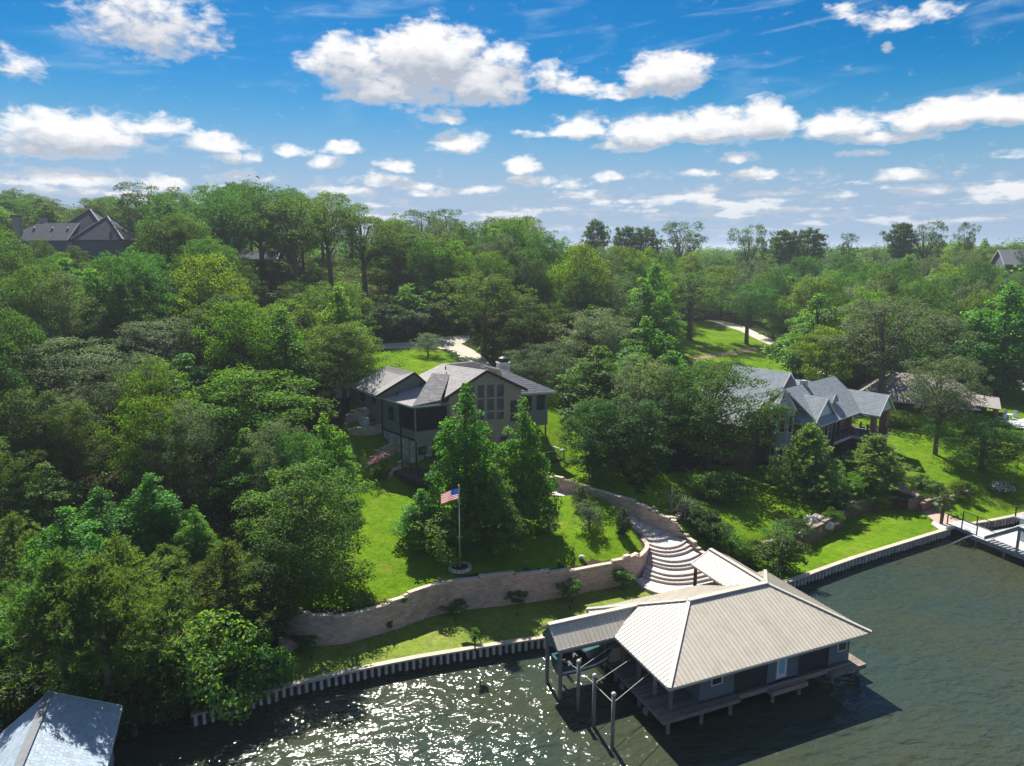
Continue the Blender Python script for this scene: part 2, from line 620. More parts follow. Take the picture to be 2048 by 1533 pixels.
def ground_mat(name, c_a, c_b, c_dry, dry_lo=0.55, dry_hi=0.75, bump=0.6, big=0.05, fine=7.0, trans=0.25, stripe=0.0):
    m = bpy.data.materials.new(name)
    m.use_nodes = True
    t = m.node_tree
    t.nodes.clear()
    k = NG(t)
    gi_ = k.new('ShaderNodeNewGeometry')
    co = gi_.outputs['Position']
    n1 = k.noise(co, big * 4, 5, 0.6, 0.3)
    n2 = k.noise(co, fine, 6, 0.7)
    n3 = k.noise(co, 0.55, 5, 0.65, 0.5)
    c = k.mix(k.mapr(n1.outputs['Fac'], 0.35, 0.68), c_a, c_b)
    c = k.mix(k.mapr(n3.outputs['Fac'], dry_lo, dry_hi), c, c_dry)
    n4 = k.noise(co, 1.7, 4, 0.6, 0.4)
    vv = k.mapr(n2.outputs['Fac'], 0.30, 0.70, 0.58, 1.42, smooth=False)
    vv = k.math('MULTIPLY', vv, k.mapr(n4.outputs['Fac'], 0.32, 0.68, 0.80, 1.20, smooth=False))
    if stripe:
        w = k.new('ShaderNodeTexWave', wave_type='BANDS', bands_direction='DIAGONAL')
        k.l.new(co, w.inputs['Vector'])
        w.inputs['Scale'].default_value = 0.28
        w.inputs['Distortion'].default_value = 2.5
        w.inputs['Detail'].default_value = 2
        w.inputs['Detail Scale'].default_value = 1.2
        vv = k.math('MULTIPLY', vv, k.math('MULTIPLY_ADD', w.outputs['Fac'], stripe, 1 - stripe / 2))
    c = k.vec('MULTIPLY', c, k.xyz(vv, vv, vv))
    b = k.new('ShaderNodeBump')
    b.inputs['Strength'].default_value = bump
    b.inputs['Distance'].default_value = 0.12
    k.l.new(n2.outputs['Fac'], b.inputs['Height'])
    d = k.new('ShaderNodeBsdfDiffuse')
    k.l.new(c, d.inputs[0])
    k.l.new(b.outputs[0], d.inputs['Normal'])
    o = k.new('ShaderNodeOutputMaterial')
    if trans:
        # upright blades lit from behind: a sheen lobe stands for them
        sh = k.new('ShaderNodeBsdfSheen')
        sh.inputs['Roughness'].default_value = 0.5
        k.l.new(k.vec('MULTIPLY', c, (1.4, 1.5, 0.9)), sh.inputs[0])
        k.l.new(b.outputs[0], sh.inputs['Normal'])
        mx = k.new('ShaderNodeMixShader')
        mx.inputs[0].default_value = trans
        k.l.new(d.outputs[0], mx.inputs[1])
        k.l.new(sh.outputs[0], mx.inputs[2])
        k.l.new(mx.outputs[0], o.inputs[0])
    else:
        k.l.new(d.outputs[0], o.inputs[0])
    return m


LAWN = ground_mat('lawn_grass', (0.098, 0.192, 0.010), (0.138, 0.245, 0.013), (0.23, 0.23, 0.045), 0.50, 0.82, stripe=0.05, trans=0.12)
LAWN_DRY = ground_mat('dry_grass', (0.160, 0.225, 0.040), (0.200, 0.265, 0.045), (0.28, 0.25, 0.10), 0.50, 0.78, trans=0.12)
WOODS_FLOOR = ground_mat('forest_floor', (0.035, 0.048, 0.016), (0.05, 0.050, 0.022), (0.085, 0.062, 0.032), 0.5, 0.7, trans=0)
CONCRETE = M('drive_concrete', (0.50, 0.46, 0.39), 0.85, 0.12, 0.6, 0.3, 20, world=True, stain=(0.3, 0.27, 0.22), stain_amt=0.5)
PAVER_PINK = M('pink_paver', (0.46, 0.32, 0.27), 0.85, 0.2, 5.0, 0.4, 12, world=True)
GRAVEL = M('pale_gravel', (0.57, 0.555, 0.53), 0.9, 0.35, 14.0, 0.9, 26, world=True)
MULCH = M('dark_mulch', (0.055, 0.036, 0.025), 0.95, 0.4, 9.0, 0.9, 24, world=True)
BLOCK = M('tan_block', (0.56, 0.41, 0.325), 0.9, 0.10, 6.0, 0.4, 25, objr=0.17, island=0.17, stain=(0.24, 0.14, 0.10), stain_amt=0.45, stain_scale=0.35, world=True)
BLOCK_CAP = M('block_cap', (0.56, 0.46, 0.38), 0.9, 0.12, 5.0, 0.4, 25, objr=0.08, world=True)
BLOCK_BROWN = M('brown_block', (0.21, 0.125, 0.085), 0.9, 0.16, 6.0, 0.5, 25, objr=0.2, island=0.2, world=True)
BROWN_CAP = M('brown_cap', (0.30, 0.23, 0.17), 0.9, 0.12, 5.0, 0.4, 25, objr=0.1, world=True)
MORTAR = M('mortar_core', (0.14, 0.10, 0.08), 0.95, 0.1)
BARK = M('bark', (0.16, 0.125, 0.095), 0.95, 0.3, 3.0, 0.8, 14, stretch=(1, 1, 0.25))
BARK_PALE = M('pale_bark', (0.33, 0.29, 0.24), 0.95, 0.3, 3.0, 0.6, 14, stretch=(1, 1, 0.25))
WOOD_GREY = M('weathered_plank', (0.245, 0.205, 0.170), 0.85, 0.16, 3.0, 0.3, 30, objr=0.22, stretch=(1, 1, 1))
WOOD_DARK = M('dark_stained_wood', (0.040, 0.034, 0.032), 0.7, 0.2, 4.0, objr=0.15)
WOOD_TAN = M('tan_timber', (0.36, 0.28, 0.19), 0.85, 0.15, 3.0, objr=0.1)
PILE_GREY = M('weathered_pile', (0.20, 0.19, 0.175), 0.85, 0.16, 4.0, 0.4, 20)

# ------------------------------------------------------------------ lie of the land
LOW = 1.0                                   # level of the waterside lawns


def dens(pts, step):
    """resample a polyline"""
    out = [Vector(pts[0])]
    for a, b in zip(pts[:-1], pts[1:]):
        a, b = Vector(a), Vector(b)
        n = max(1, int(math.ceil((b - a).length / step)))
        for i in range(1, n + 1):
            out.append(a.lerp(b, i / n))
    return out


def smooth_line(pts, step=0.5):
    """Catmull-Rom through the points, evenly resampled"""
    p = [Vector(q) for q in pts]
    p = [p[0] * 2 - p[1]] + p + [p[-1] * 2 - p[-2]]
    raw = []
    for i in range(1, len(p) - 2):
        for k in range(12):
            t = k / 12
            a, b, c, d = p[i - 1], p[i], p[i + 1], p[i + 2]
            raw.append(0.5 * ((2 * b) + (c - a) * t + (2 * a - 5 * b + 4 * c - d) * t * t + (3 * b - a - 3 * c + d) * t ** 3))
    raw.append(p[-2])
    L = [0.0]
    for a, b in zip(raw[:-1], raw[1:]):
        L.append(L[-1] + (b - a).length)
    n = max(2, int(round(L[-1] / step)) + 1)
    out, j = [], 0
    for i in range(n):
        s = L[-1] * i / (n - 1)
        while j < len(L) - 2 and L[j + 1] < s:
            j += 1
        f = 0 if L[j + 1] == L[j] else (s - L[j]) / (L[j + 1] - L[j])
        out.append(raw[j].lerp(raw[j + 1], f))
    return out


def px(l, z):
    return [P(u, v, z) for u, v in l]


SEA_PX = [(-420, 1640), (-100, 1548), (100, 1493), (240, 1463), (400, 1425), (560, 1375), (600, 1364), (800, 1320), (1000, 1287), (1085, 1275),
          (1300, 1228), (1570, 1165), (1700, 1118), (1800, 1087), (1905, 1055), (1945, 1047), (2012, 1036), (2100, 1014), (2300, 972), (2700, 900)]
SEA = px(SEA_PX, LOW)

# tan block retaining wall: foot (photo pixel at the lower lawn) and top pixel
W1_FOOT = [(566, 1262), (572, 1280), (600, 1291), (640, 1293), (690, 1288), (740, 1275), (800, 1257), (860, 1235), (920, 1222), (1000, 1213), (1100, 1200), (1200, 1180), (1250, 1170), (1276, 1158)]
W1 = [P(u, v, LOW) for u, v in W1_FOOT]
W1[0:0] = [W1[0] + Vector((-1.2, 2.6, 0))]
W1 += [P(1289, 1142, 1.25), P(1296, 1118, 1.9), P(1295, 1094, 2.7), P(1289, 1074, 3.3), P(1278, 1057, 3.7), P(1263, 1046, 3.95)]
W1 = [Vector((p.x, p.y, 0)) for p in W1]
W1L = smooth_line(W1, 0.25)
# stepped top of the wall against its u position in the photo
W1_TOPS = [(566, 1208), (585, 1220), (640, 1235), (690, 1233), (738, 1222), (773, 1211), (805, 1196), (832, 1184), (870, 1172), (930, 1160), (1000, 1151), (1041, 1148), (1110, 1145), (1173, 1139), (1212, 1131), (1262, 1113), (1290, 1090), (1292, 1070), (1280, 1050), (1262, 1042)]


def w1_top(p):
    u = proj(p.x, p.y, 3.6)[0]
    yb = p.y
    # interpolate the top pixel, then read the height above this spot
    us = [t[0] for t in W1_TOPS[:16]]
    if p.y > P(1290, 1092, 2.7).y - 0.2 and u > 1255:
        return None
    v = np.interp(u, us, [t[1] for t in W1_TOPS[:16]])
    return PY(u, v, yb).z


W1_TOPZ = []
for p in W1L:
    z = w1_top(p)
    W1_TOPZ.append(z)
last = [z for z in W1_TOPZ if z is not None][-1]
nn = sum(z is None for z in W1_TOPZ)
k_ = 0
for i, z in enumerate(W1_TOPZ):
    if z is None:
        k_ += 1
        W1_TOPZ[i] = last + (4.15 - last) * k_ / max(1, nn)
W1_TOPZ = [max(3.0, min(4.3, z)) for z in W1_TOPZ]
# courses of 0.2 m: the top runs in level flights
W1_TOPZ = [LOW + 0.2 * round((z - LOW) / 0.2) for z in W1_TOPZ]

# stairs and gravel walk between the two block walls
ST_LEFT_PX = [(1272, 1159), (1284, 1147), (1292, 1122), (1293, 1094), (1289, 1076), (1277, 1057), (1261, 1045), (1232, 1030), (1205, 1015), (1159, 999), (1120, 994), (1085, 990)]
ST_LEFT_Z = [1.15, 1.2, 1.9, 2.65, 3.3, 3.75, 4.0, 4.1, 4.2, 4.6, 4.85, 5.0]
ST_RIGHT_PX = [(1440, 1160), (1424, 1137), (1405, 1117), (1384, 1092), (1368, 1075), (1348, 1066), (1325, 1055), (1300, 1046), (1281, 1039), (1261, 1032), (1232, 1022), (1185, 1005), (1140, 988), (1105, 977), (1085, 972)]
ST_RIGHT_Z = [1.15, 1.55, 2.0, 2.65, 3.0, 3.3, 3.6, 3.85, 4.0, 4.05, 4.15, 4.3, 4.75, 4.95, 5.05]
ST_L = [P(u, v, z) for (u, v), z in zip(ST_LEFT_PX, ST_LEFT_Z)]
ST_R = [P(u, v, z) for (u, v), z in zip(ST_RIGHT_PX, ST_RIGHT_Z)]
# block wall along the right of the stairs; top in level steps
W2_TOP_PX = [(1088, 954), (1120, 957), (1147, 969), (1176, 976), (1203, 985), (1220, 990), (1256, 1000), (1290, 1015), (1320, 1031), (1344, 1041), (1356, 1056), (1371, 1073), (1390, 1092), (1405, 1113)]

# brown wall below the neighbour's garden
W3_PX = [(1840, 1017), (1828, 1016), (1780, 1017), (1735, 1024), (1700, 1033), (1687, 1044), (1684, 1054), (1660, 1068), (1620, 1087), (1575, 1099), (1530, 1110), (1490, 1128), (1478, 1138)]
W3L = smooth_line([Vector((p.x, p.y, 0)) for p in px(W3_PX, LOW)], 0.25)

Q = 30 / 27.0
CTRL = []


def cp(u, v, z):
    CTRL.append(P(u, v, z))


def cw(x, y, z):
    CTRL.append(Vector((x, y, z)))


for u, v, z in [(920, 1137, 3.85), (700, 1190, 3.35), (630, 1212, 3.2), (1200, 1120, 3.65), (1245, 1090, 3.8), (1100, 1060, 4.2), (1000, 1130, 3.8), (850, 1040, 5.3),
                (720, 960, 6.2), (730, 900, 8.3), (720, 860, 10.0), (690, 800, 12.4), (760, 720, 14.6), (730, 690, 15.5), (900, 680, 15.7), (960, 738, 13.4), (900, 742, 14.0), (830, 660, 17.2),
                (1130, 985, 5.0), (1100, 930, 6.4), (1250, 900, 6.0), (1300, 800, 7.5), (1180, 975, 5.6), (1232, 990, 5.2),
                (1430, 990, 3.0), (1500, 1050, 2.6), (1345, 1035, 4.3), (1420, 1080, 2.6), (1700, 960, 2.9), (1600, 1010, 2.7), (1690, 930, 3.0), (1800, 940, 3.2),
                (1900, 900, 3.6), (2040, 870, 4.2), (1950, 800, 5.0), (2000, 765, 5.6), (1700, 760, 6.5), (1430, 670, 9.5), (1500, 720, 7.5), (1380, 650, 10.5), (1560, 720, 7.2),
                (1925, 1015, 1.25), (2040, 1000, 1.2), (1960, 975, 1.9), (2046, 940, 2.6), (1880, 1028, 1.02), (1905, 1040, 1.0), (1950, 1042, 1.0), (1860, 1002, 1.9), (1470, 1120, 1.2), (1430, 1140, 1.2)]:
    cp(u, v, z)
for x, y, z in [(-28, 44, 1.2), (-25, 48, 2.6), (-20, 47, 2.0), (-44, 50, 3.3), (-33, 67, 7.8), (-28, 83, 12.8), (-56, 78, 12.2), (-78, 111, 23), (-89, 144, 29), (-106, 144, 29), (-56, 122, 23.3), (-33, 111, 19.4),
                (-45, 156, 28.3), (-22, 139, 22.2), (0, 144, 19), (-67, 189, 31), (-22, 189, 24.4), (11, 189, 17.2), (44, 200, 12.5), (89, 200, 11), (133, 200, 13), (70, 150, 8.0), (100, 125, 7.0),
                (115, 160, 9), (150, 145, 9), (170, 280, 19), (0, 280, 17), (-110, 280, 26), (66, 290, 12), (230, 170, 10), (-160, 120, 26), (-90, 70, 10), (-70, 52, 3), (-50, 40, 1.0), (120, 90, 2.0), (-200, 60, 8),
                (-9, 90, 13.6), (2, 80, 9.5), (10, 78, 7.2), (-30, 41, 1.0)]:
    cw(x, y, z)
for k in range(16):
    t = 2 * math.pi * k / 16
    y = 420 * math.sin(t) + 100
    if y > 60:
        cw(420 * math.cos(t), y, 15)
_cx = np.array([(c.x, c.y) for c in CTRL])
_cz = np.array([c.z for c in CTRL])


def _phi(d2):
    return 0.5 * d2 * np.log(np.maximum(d2, 1e-9))


_S = 50.0
_N = len(_cx)
_K = _phi(((_cx[:, None] - _cx[None]) ** 2).sum(-1) / _S ** 2) + np.eye(_N) * 0.002
_Pm = np.c_[np.ones(_N), _cx / _S]
_A = np.zeros((_N + 3, _N + 3))
_A[:_N, :_N] = _K
_A[:_N, _N:] = _Pm
_A[_N:, :_N] = _Pm.T
_sol = np.linalg.solve(_A, np.r_[_cz, 0, 0, 0])


def hgt(xy):
    """height of the natural ground, array of (x, y)"""
    xy = np.atleast_2d(np.asarray(xy, dtype=float))
    out = np.empty(len(xy))
    for i in range(0, len(xy), 4000):
        c = xy[i:i + 4000]
        d2 = ((c[:, None] - _cx[None]) ** 2).sum(-1) / _S ** 2
        out[i:i + 4000] = _phi(d2) @ _sol[:_N] + _sol[_N] + (c / _S) @ _sol[_N + 1:]
    r = np.hypot(xy[:, 0], xy[:, 1] - 100)
    f = np.clip((r - 260) / 160, 0, 1)
    far = 14 + 3 * np.sin(xy[:, 0] / 170) + 2.0 * np.sin(xy[:, 1] / 230 + 1)
    out = out * (1 - f) + far * f
    return np.maximum(out, LOW)


def h1(x, y):
    return float(hgt([(x, y)])[0])


def PT(u, v, t0=30.0, t1=420.0):
    """ray to the natural ground"""
    r = np.array(ray(u, v))
    t = np.linspace(t0, t1, 1400)
    q = np.outer(t, r) + (0, 0, CAM_H)
    d = q[:, 2] - hgt(q[:, :2])
    i = np.argmax(d < 0)
    if d[i] >= 0:
        return None
    f = d[i - 1] / (d[i - 1] - d[i])
    s = q[i - 1] * (1 - f) + q[i] * f
    return Vector((s[0], s[1], s[2]))


def inpoly(pts, poly):
    pts = np.atleast_2d(pts)
    x, y = pts[:, 0], pts[:, 1]
    res = np.zeros(len(pts), bool)
    n = len(poly)
    for i in range(n):
        x1, y1 = poly[i][0], poly[i][1]
        x2, y2 = poly[(i + 1) % n][0], poly[(i + 1) % n][1]
        c = ((y1 > y) != (y2 > y))
        if y2 != y1:
            c &= x < (x2 - x1) * (y - y1) / (y2 - y1) + x1
        res ^= c
    return res


# ---- plan regions
XY = lambda l: [(p[0], p[1]) for p in l]
REG_ST = XY(ST_L) + XY(ST_R)[::-1]
sea_xy = XY(SEA)
iA0, iA1 = 5, 12                              # seawall stretch in front of the left lower lawn
W1X = XY(W1L)
left_gate = [tuple(P(560, 1375, LOW)[:2]), tuple(P(560, 1300, LOW)[:2])]
w1_to_stair = [q for q in W1X if q[1] <= P(1284, 1147, 1.2).y + .3 or q[0] < 6]
REG_A = [sea_xy[i] for i in range(5, 12)] + [tuple(P(1470, 1150, LOW)[:2]), tuple(P(1440, 1160, LOW)[:2])] + [tuple(P(1284, 1147, 1.2)[:2])] + w1_to_stair[::-1] + [left_gate[1]]
W3X = XY(W3L)
PATH_LOW_R = [P(u, v, LOW) for u, v in [(1852, 1017), (1870, 1017), (1885, 1028), (1920, 1042), (1945, 1046)]]
REG_B = [sea_xy[i] for i in range(11, 16)] + XY(PATH_LOW_R)[::-1] + W3X + [tuple(P(1470, 1150, LOW)[:2])]


def pt_poly(l):
    out = []
    for u, v in l:
        q = PT(u, v)
        if q is not None:
            out.append((q.x, q.y))
    return out


REG_DRIVE = pt_poly([(712, 691), (760, 688), (830, 684), (868, 677), (905, 672), (940, 671), (938, 681), (922, 688), (945, 699), (968, 715), (985, 732), (998, 752), (962, 752), (947, 739), (931, 723), (910, 707), (885, 698), (860, 695), (830, 696), (760, 699), (712, 700)])
REG_ROAD = pt_poly([(1415, 640), (1440, 641), (1480, 650), (1520, 668), (1560, 686), (1600, 708), (1640, 732), (1670, 756), (1640, 756), (1600, 722), (1560, 700), (1520, 682), (1480, 662), (1440, 649)])
REG_PATH2 = pt_poly([(1385, 712), (1440, 706), (1500, 697), (1545, 688), (1548, 692), (1500, 704), (1440, 713), (1390, 719)])
REG_YARD = pt_poly([(1930, 752), (1990, 748), (2048, 755), (2200, 768), (2200, 800), (2048, 782), (1975, 771), (1940, 765)])
PATH_PX_L = [(1756, 955), (1790, 975), (1818, 993)]
PATH_PX_R = [(1842, 991), (1806, 968), (1772, 951)]
REG_PATH_UP = pt_poly(PATH_PX_L) + pt_poly(PATH_PX_R)
REG_PATH_LOW = [tuple(P(u, v, LOW)[:2]) for u, v in [(1836, 1019), (1850, 1028), (1866, 1040), (1880, 1050), (1905, 1055)]] + [sea_xy[15]] + XY(PATH_LOW_R)[::-1]
REG_BED = [tuple(P(u, v, LOW)[:2]) for u, v in [(1868, 1043), (1880, 1050), (1904, 1053), (1886, 1061), (1873, 1055)]]
# dark mulch strip behind the tan wall
LAWNS = [pt_poly([(566, 1235), (560, 1190), (600, 1150), (650, 1060), (680, 970), (690, 900), (688, 850), (700, 800), (715, 750), (712, 700), (830, 696), (880, 699), (905, 712), (930, 745), (1100, 760), (1180, 850), (1250, 950), (1290, 1010), (1255, 1045), (1300, 1080), (1290, 1150)]),
         pt_poly([(1275, 1000), (1310, 950), (1400, 930), (1500, 930), (1600, 920), (1700, 850), (1800, 800), (1950, 772), (2200, 800), (2600, 830), (2600, 1000), (2100, 1018)]) + [sea_xy[16], sea_xy[15], tuple(P(1900, 1030, LOW)[:2]), tuple(P(1700, 1060, LOW)[:2]), tuple(P(1470, 1150, LOW)[:2]), tuple(P(1400, 1110, 2.0)[:2]), tuple(P(1300, 1040, 4.0)[:2])],
         pt_poly([(1325, 665), (1345, 645), (1420, 640), (1480, 650), (1560, 688), (1640, 735), (1670, 760), (1560, 745), (1480, 728), (1385, 720), (1335, 700)])]
w1c = np.array(W1X)
w1t = np.array(W1_TOPZ)
w3c = np.array(W3X)


def region_of(c):
    """0 none/forest 1 lawn 2 low lawn left 3 low lawn right 4 drive 5 road 6 path 7 skip (stairs) 8 mulch 9 gravel bed 10 mud path"""
    r = np.zeros(len(c), int)
    for q in LAWNS:
        r[inpoly(c, q)] = 1
    r[inpoly(c, REG_DRIVE)] = 4
    r[inpoly(c, REG_ROAD)] = 5
    r[inpoly(c, REG_YARD)] = 5
    r[inpoly(c, REG_PATH2)] = 10
    r[inpoly(c, REG_PATH_UP)] = 6
    near = c[:, 1] < 75
    d = np.full(len(c), 99.0)
    if near.any():
        d[near] = np.sqrt(((c[near][:, None] - w1c[None, ::2]) ** 2).sum(-1)).min(1)
    r[(r == 1) & (d < 0.75) & (c[:, 0] > -7)] = 8
    r[inpoly(c, REG_A)] = 2
    r[inpoly(c, REG_B)] = 3
    r[inpoly(c, REG_PATH_LOW)] = 6
    r[inpoly(c, REG_BED)] = 9
    r[inpoly(c, REG_ST)] = 7
    return r


# constrained triangulation of the land
cv, ce = [], []


def con(l, close=False):
    b = len(cv)
    for q in l:
        cv.append((float(q[0]), float(q[1])))
    for i in range(len(l) - 1):
        ce.append((b + i, b + i + 1))
    if close:
        ce.append((b + len(l) - 1, b))


FAR = 4200.0
shore = [tuple(q) for q in XY(dens([Vector((x, y, 0)) for x, y in sea_xy], 1.0))]
outer = [(sea_xy[-1][0] + 900, sea_xy[-1][1] + 420), (FAR, 900), (FAR, FAR), (-FAR, FAR), (-FAR, 260), (sea_xy[0][0] - 300, sea_xy[0][1] - 4)]
LAND = shore + outer
con(LAND, True)
con(REG_A, True)
con(REG_B, True)
con(REG_ST, True)
con(REG_DRIVE, True)
con(REG_ROAD, True)
con(REG_YARD, True)
con(REG_PATH_UP, True)
con(REG_PATH_LOW, True)
con(REG_PATH2, True)
gp = []


def grid(x0, x1, y0, y1, s, skip=None):
    xs, ys = np.meshgrid(np.arange(x0, x1, s), np.arange(y0, y1, s))
    q = np.c_[xs.ravel(), ys.ravel()] + RNG.uniform(-.2, .2, (xs.size, 2)) * s
    if skip:
        q = q[~((q[:, 0] > skip[0]) & (q[:, 0] < skip[1]) & (q[:, 1] > skip[2]) & (q[:, 1] < skip[3]))]
    gp.append(q)


grid(-30, 78, 36, 112, 1.0)
grid(-130, 180, 30, 300, 4.0, (-30, 78, 36, 112))
grid(-900, 900, 20, 1400, 45.0, (-130, 180, 30, 300))
grid(-FAR, FAR, 60, FAR, 320.0, (-900, 900, 0, 1400))
gp = np.concatenate(gp)
gp = gp[inpoly(gp, LAND)]
allv = [Vector(q) for q in cv] + [Vector(q) for q in gp]
ov, oe, of, _a, _b, _c = delaunay_2d_cdt(allv, ce, [], 0, 1e-4)
V2 = np.array([(q[0], q[1]) for q in ov])
T = np.array([f for f in of if len(f) == 3])
cen = V2[T].mean(1)
keep = inpoly(cen, LAND)
T, cen = T[keep], cen[keep]
reg = region_of(cen)
Z = hgt(V2)
# natural ground stays just below the caps of the walls that hold it
nearw = (V2[:, 1] < 75)
dd_ = ((V2[nearw][:, None] - w1c[None]) ** 2).sum(-1)
ii_ = dd_.argmin(1)
dm_ = np.sqrt(dd_.min(1))
zc = w1t[ii_] - 0.12
ff_ = np.clip(1 - dm_ / 2.2, 0, 1)
Z[nearw] = Z[nearw] * (1 - ff_) + zc * ff_
Z = Z + 0.03 * np.sin(V2[:, 0] * 1.9) * np.sin(V2[:, 1] * 1.7) * (np.hypot(V2[:, 0], V2[:, 1]) < 150)


def gz(x, y):
    """ground actually built at this spot"""
    c = np.array([[x, y]])
    r = region_of(c)[0]
    if r in (2, 3, 9) or (r == 6 and inpoly(c, REG_B)[0]):
        return LOW
    z = h1(x, y)
    if y < 75:
        d = np.sqrt(((c - w1c) ** 2).sum(-1))
        i = d.argmin()
        f = max(0, 1 - d[i] / 2.2)
        z = z * (1 - f) + (w1t[i] - .12) * f
    return z


def land(name, ids, mat, low=False, skirt=0.0):
    sel = np.isin(reg, ids)
    if name == 'garden_path':
        pass
    t = T[sel]
    if not len(t):
        return None
    used, inv = np.unique(t, return_inverse=True)
    v = V2[used]
    z = np.full(len(used), LOW) if low else Z[used]
    if name == 'garden_path':
        lowm = np.isin(used, np.unique(T[reg == 3])) & (v[:, 1] < P(1845, 1012, LOW).y)
        z = np.where(lowm | inpoly(v, REG_B), LOW, z)
    o = link(bpy.data.objects.new(name, fast_mesh(name, np.c_[v, z], inv.reshape(-1, 3), mat, 3)))
    for p in o.data.polygons:
        p.use_smooth = True
    o['kind'] = 'structure'
    return o


land('lawn', [1], LAWN)
land('waterside_lawn', [2], LAWN_DRY, low=True)
land('waterside_lawn', [3], LAWN, low=True)
land('driveway', [4], CONCRETE)
land('road', [5], CONCRETE)
land('garden_path', [6], PAVER_PINK)
land('footpath', [10], M('dirt_path', (0.30, 0.20, 0.15), 0.9, 0.15, 2, world=True))
land('planting_bed', [8], MULCH)
land('pebble_bed', [9], GRAVEL, low=True)
land('ground', [0], WOODS_FLOOR)

# ------------------------------------------------------------------ lake
def water_mat():
    m = bpy.data.materials.new('lake_water')
    m.use_nodes = True
    t = m.node_tree
    bs = t.nodes['Principled BSDF']
    k = NG(t)
    gq = k.new('ShaderNodeNewGeometry')
    co = gq.outputs['Position']
    n0 = k.noise(co, 0.05, 3, 0.5)
    k.put(bs.inputs['Base Color'], k.mix(k.mapr(n0.outputs['Fac'], 0.35, 0.65), (0.046, 0.054, 0.031), (0.032, 0.051, 0.037)))
    bs.inputs['Roughness'].default_value = 0.075
    bs.inputs['IOR'].default_value = 1.33
    bs.inputs['Specular IOR Level'].default_value = 0.8
    # wind ripples: crests run roughly along x
    rot = k.new('ShaderNodeVectorRotate', rotation_type='Z_AXIS')
    k.l.new(co, rot.inputs['Vector'])
    rot.inputs['Angle'].default_value = math.radians(-14)
    st = k.vec('MULTIPLY', rot.outputs[0], (0.55, 1.0, 1.0))
    a = k.noise(st, 0.55, 3, 0.5, 0.4)
    b = k.noise(st, 1.7, 3, 0.5, 0.5)
    c = k.noise(co, 6.5, 3, 0.6, 0.2)
    big = k.noise(co, 0.12, 2, 0.5)
    gust = k.math('MULTIPLY_ADD', big.outputs['Fac'], 0.9, 0.5)
    hgt_ = k.math('MULTIPLY', k.math('ADD', k.math('MULTIPLY_ADD', a.outputs['Fac'], 0.62, k.math('MULTIPLY', b.outputs['Fac'], 0.30)), k.math('MULTIPLY', c.outputs['Fac'], 0.014)), gust)
    bp = k.new('ShaderNodeBump')
    bp.inputs['Strength'].default_value = 1.0
    bp.inputs['Distance'].default_value = 0.80
    k.l.new(hgt_, bp.inputs['Height'])
    k.l.new(bp.outputs[0], bs.inputs['Normal'])
    return m


WATER = water_mat()
wm = MB()
wm.add([(-FAR, -600, 0), (FAR, -600, 0), (FAR, 1200, 0), (-FAR, 1200, 0)], [(0, 1, 2, 3)])
wo_ = wm.build('lake_water', WATER)
wo_['kind'] = 'structure'

# ------------------------------------------------------------------ grey boathouse over the water
METAL = M('beige_roof_metal', (0.50, 0.455, 0.375), 0.48, 0.05, 2.0, objr=0.04, spec=0.5, stain=(0.36, 0.325, 0.265), stain_amt=0.45, stain_scale=0.7, world=True)
METAL_TRIM = M('pale_roof_trim', (0.50, 0.46, 0.40), 0.4, 0.05, 2.0, spec=0.5)
SIDING = M('charcoal_siding', (0.15, 0.165, 0.18), 0.7, 0.08, 3.0, objr=0.06, island=0.06)
SCREEN = M('dark_screen', (0.045, 0.047, 0.050), 0.6, 0.1, 20.0)
TRIM_GREY = M('grey_trim', (0.17, 0.18, 0.18), 0.7, 0.1)
TRIM_WHITE = M('white_trim', (0.72, 0.72, 0.70), 0.6, 0.05)
GLASS = M('window_glass', (0.02, 0.028, 0.03), 0.06, 0.05, 1.0, spec=0.7)
GLASS_BLUE = M('door_glass', (0.30, 0.52, 0.66), 0.15, 0.08, 2.0, spec=0.6)
PVC = M('pale_pipe', (0.45, 0.43, 0.40), 0.5, 0.06)
STEEL = M('galvanised_steel', (0.45, 0.46, 0.47), 0.35, 0.1, metal=0.7)
BLACK = M('black_metal', (0.02, 0.02, 0.022), 0.5, 0.1)

BH = Frame(P(1338, 1378, 3.9), math.radians(22.6))
EZ, RZ_ = 3.9, 6.1


def roof_slope(root, fr_pts, width_fn, n_along, thick, mat, rib=0.035, rows=None):
    pass


def metal_slope(root, o, du, dw, L, top_fn, pitch_dz, strip=0.33, mat=None, brk=(), skip_first=False):
    """o: eave start (3D), du: unit along the eave, dw: plan unit up the slope, top_fn(u): plan run at u, pitch_dz: rise per plan metre"""
    n = max(1, int(round(L / strip)))
    w = L / n

    def pt(u, r, up=0.0):
        return Vector(o) + Vector(du) * u + Vector(dw) * r + Vector((0, 0, pitch_dz * r + up))
    for i in range(n):
        u0, u1 = i * w, (i + 1) * w
        h0, h1_ = top_fn(u0), top_fn(u1)
        mb = MB()
        mids = [b for b in brk if u0 + 1e-4 < b < u1 - 1e-4]
        top = [pt(u1, h1_)] + [pt(b, top_fn(b)) for b in sorted(mids, reverse=True)] + [pt(u0, h0)]
        poly = [pt(u0, 0), pt(u1, 0)] + [p for p in top]
        poly = [p for j, p in enumerate(poly) if (p - poly[j - 1]).length > 1e-3]
        if len(poly) >= 3:
            mb.slab(poly, 0.03, (0, 0, 1))
        if h0 > 0.12:
            r = 0.016
            a0, a1, b0, b1 = pt(u0 - r, -0.01, 0.001), pt(u0 + r, -0.01, 0.001), pt(u0 + r, h0, 0.001), pt(u0 - r, h0, 0.001)
            upv = Vector((0, 0, 0.034))
            mb.hexa([a0, a1, b1 if False else b0, b1, a0 + upv, a1 + upv, b0 + upv, b1 + upv])
        mb.build('roof_panel', mat or METAL, root)


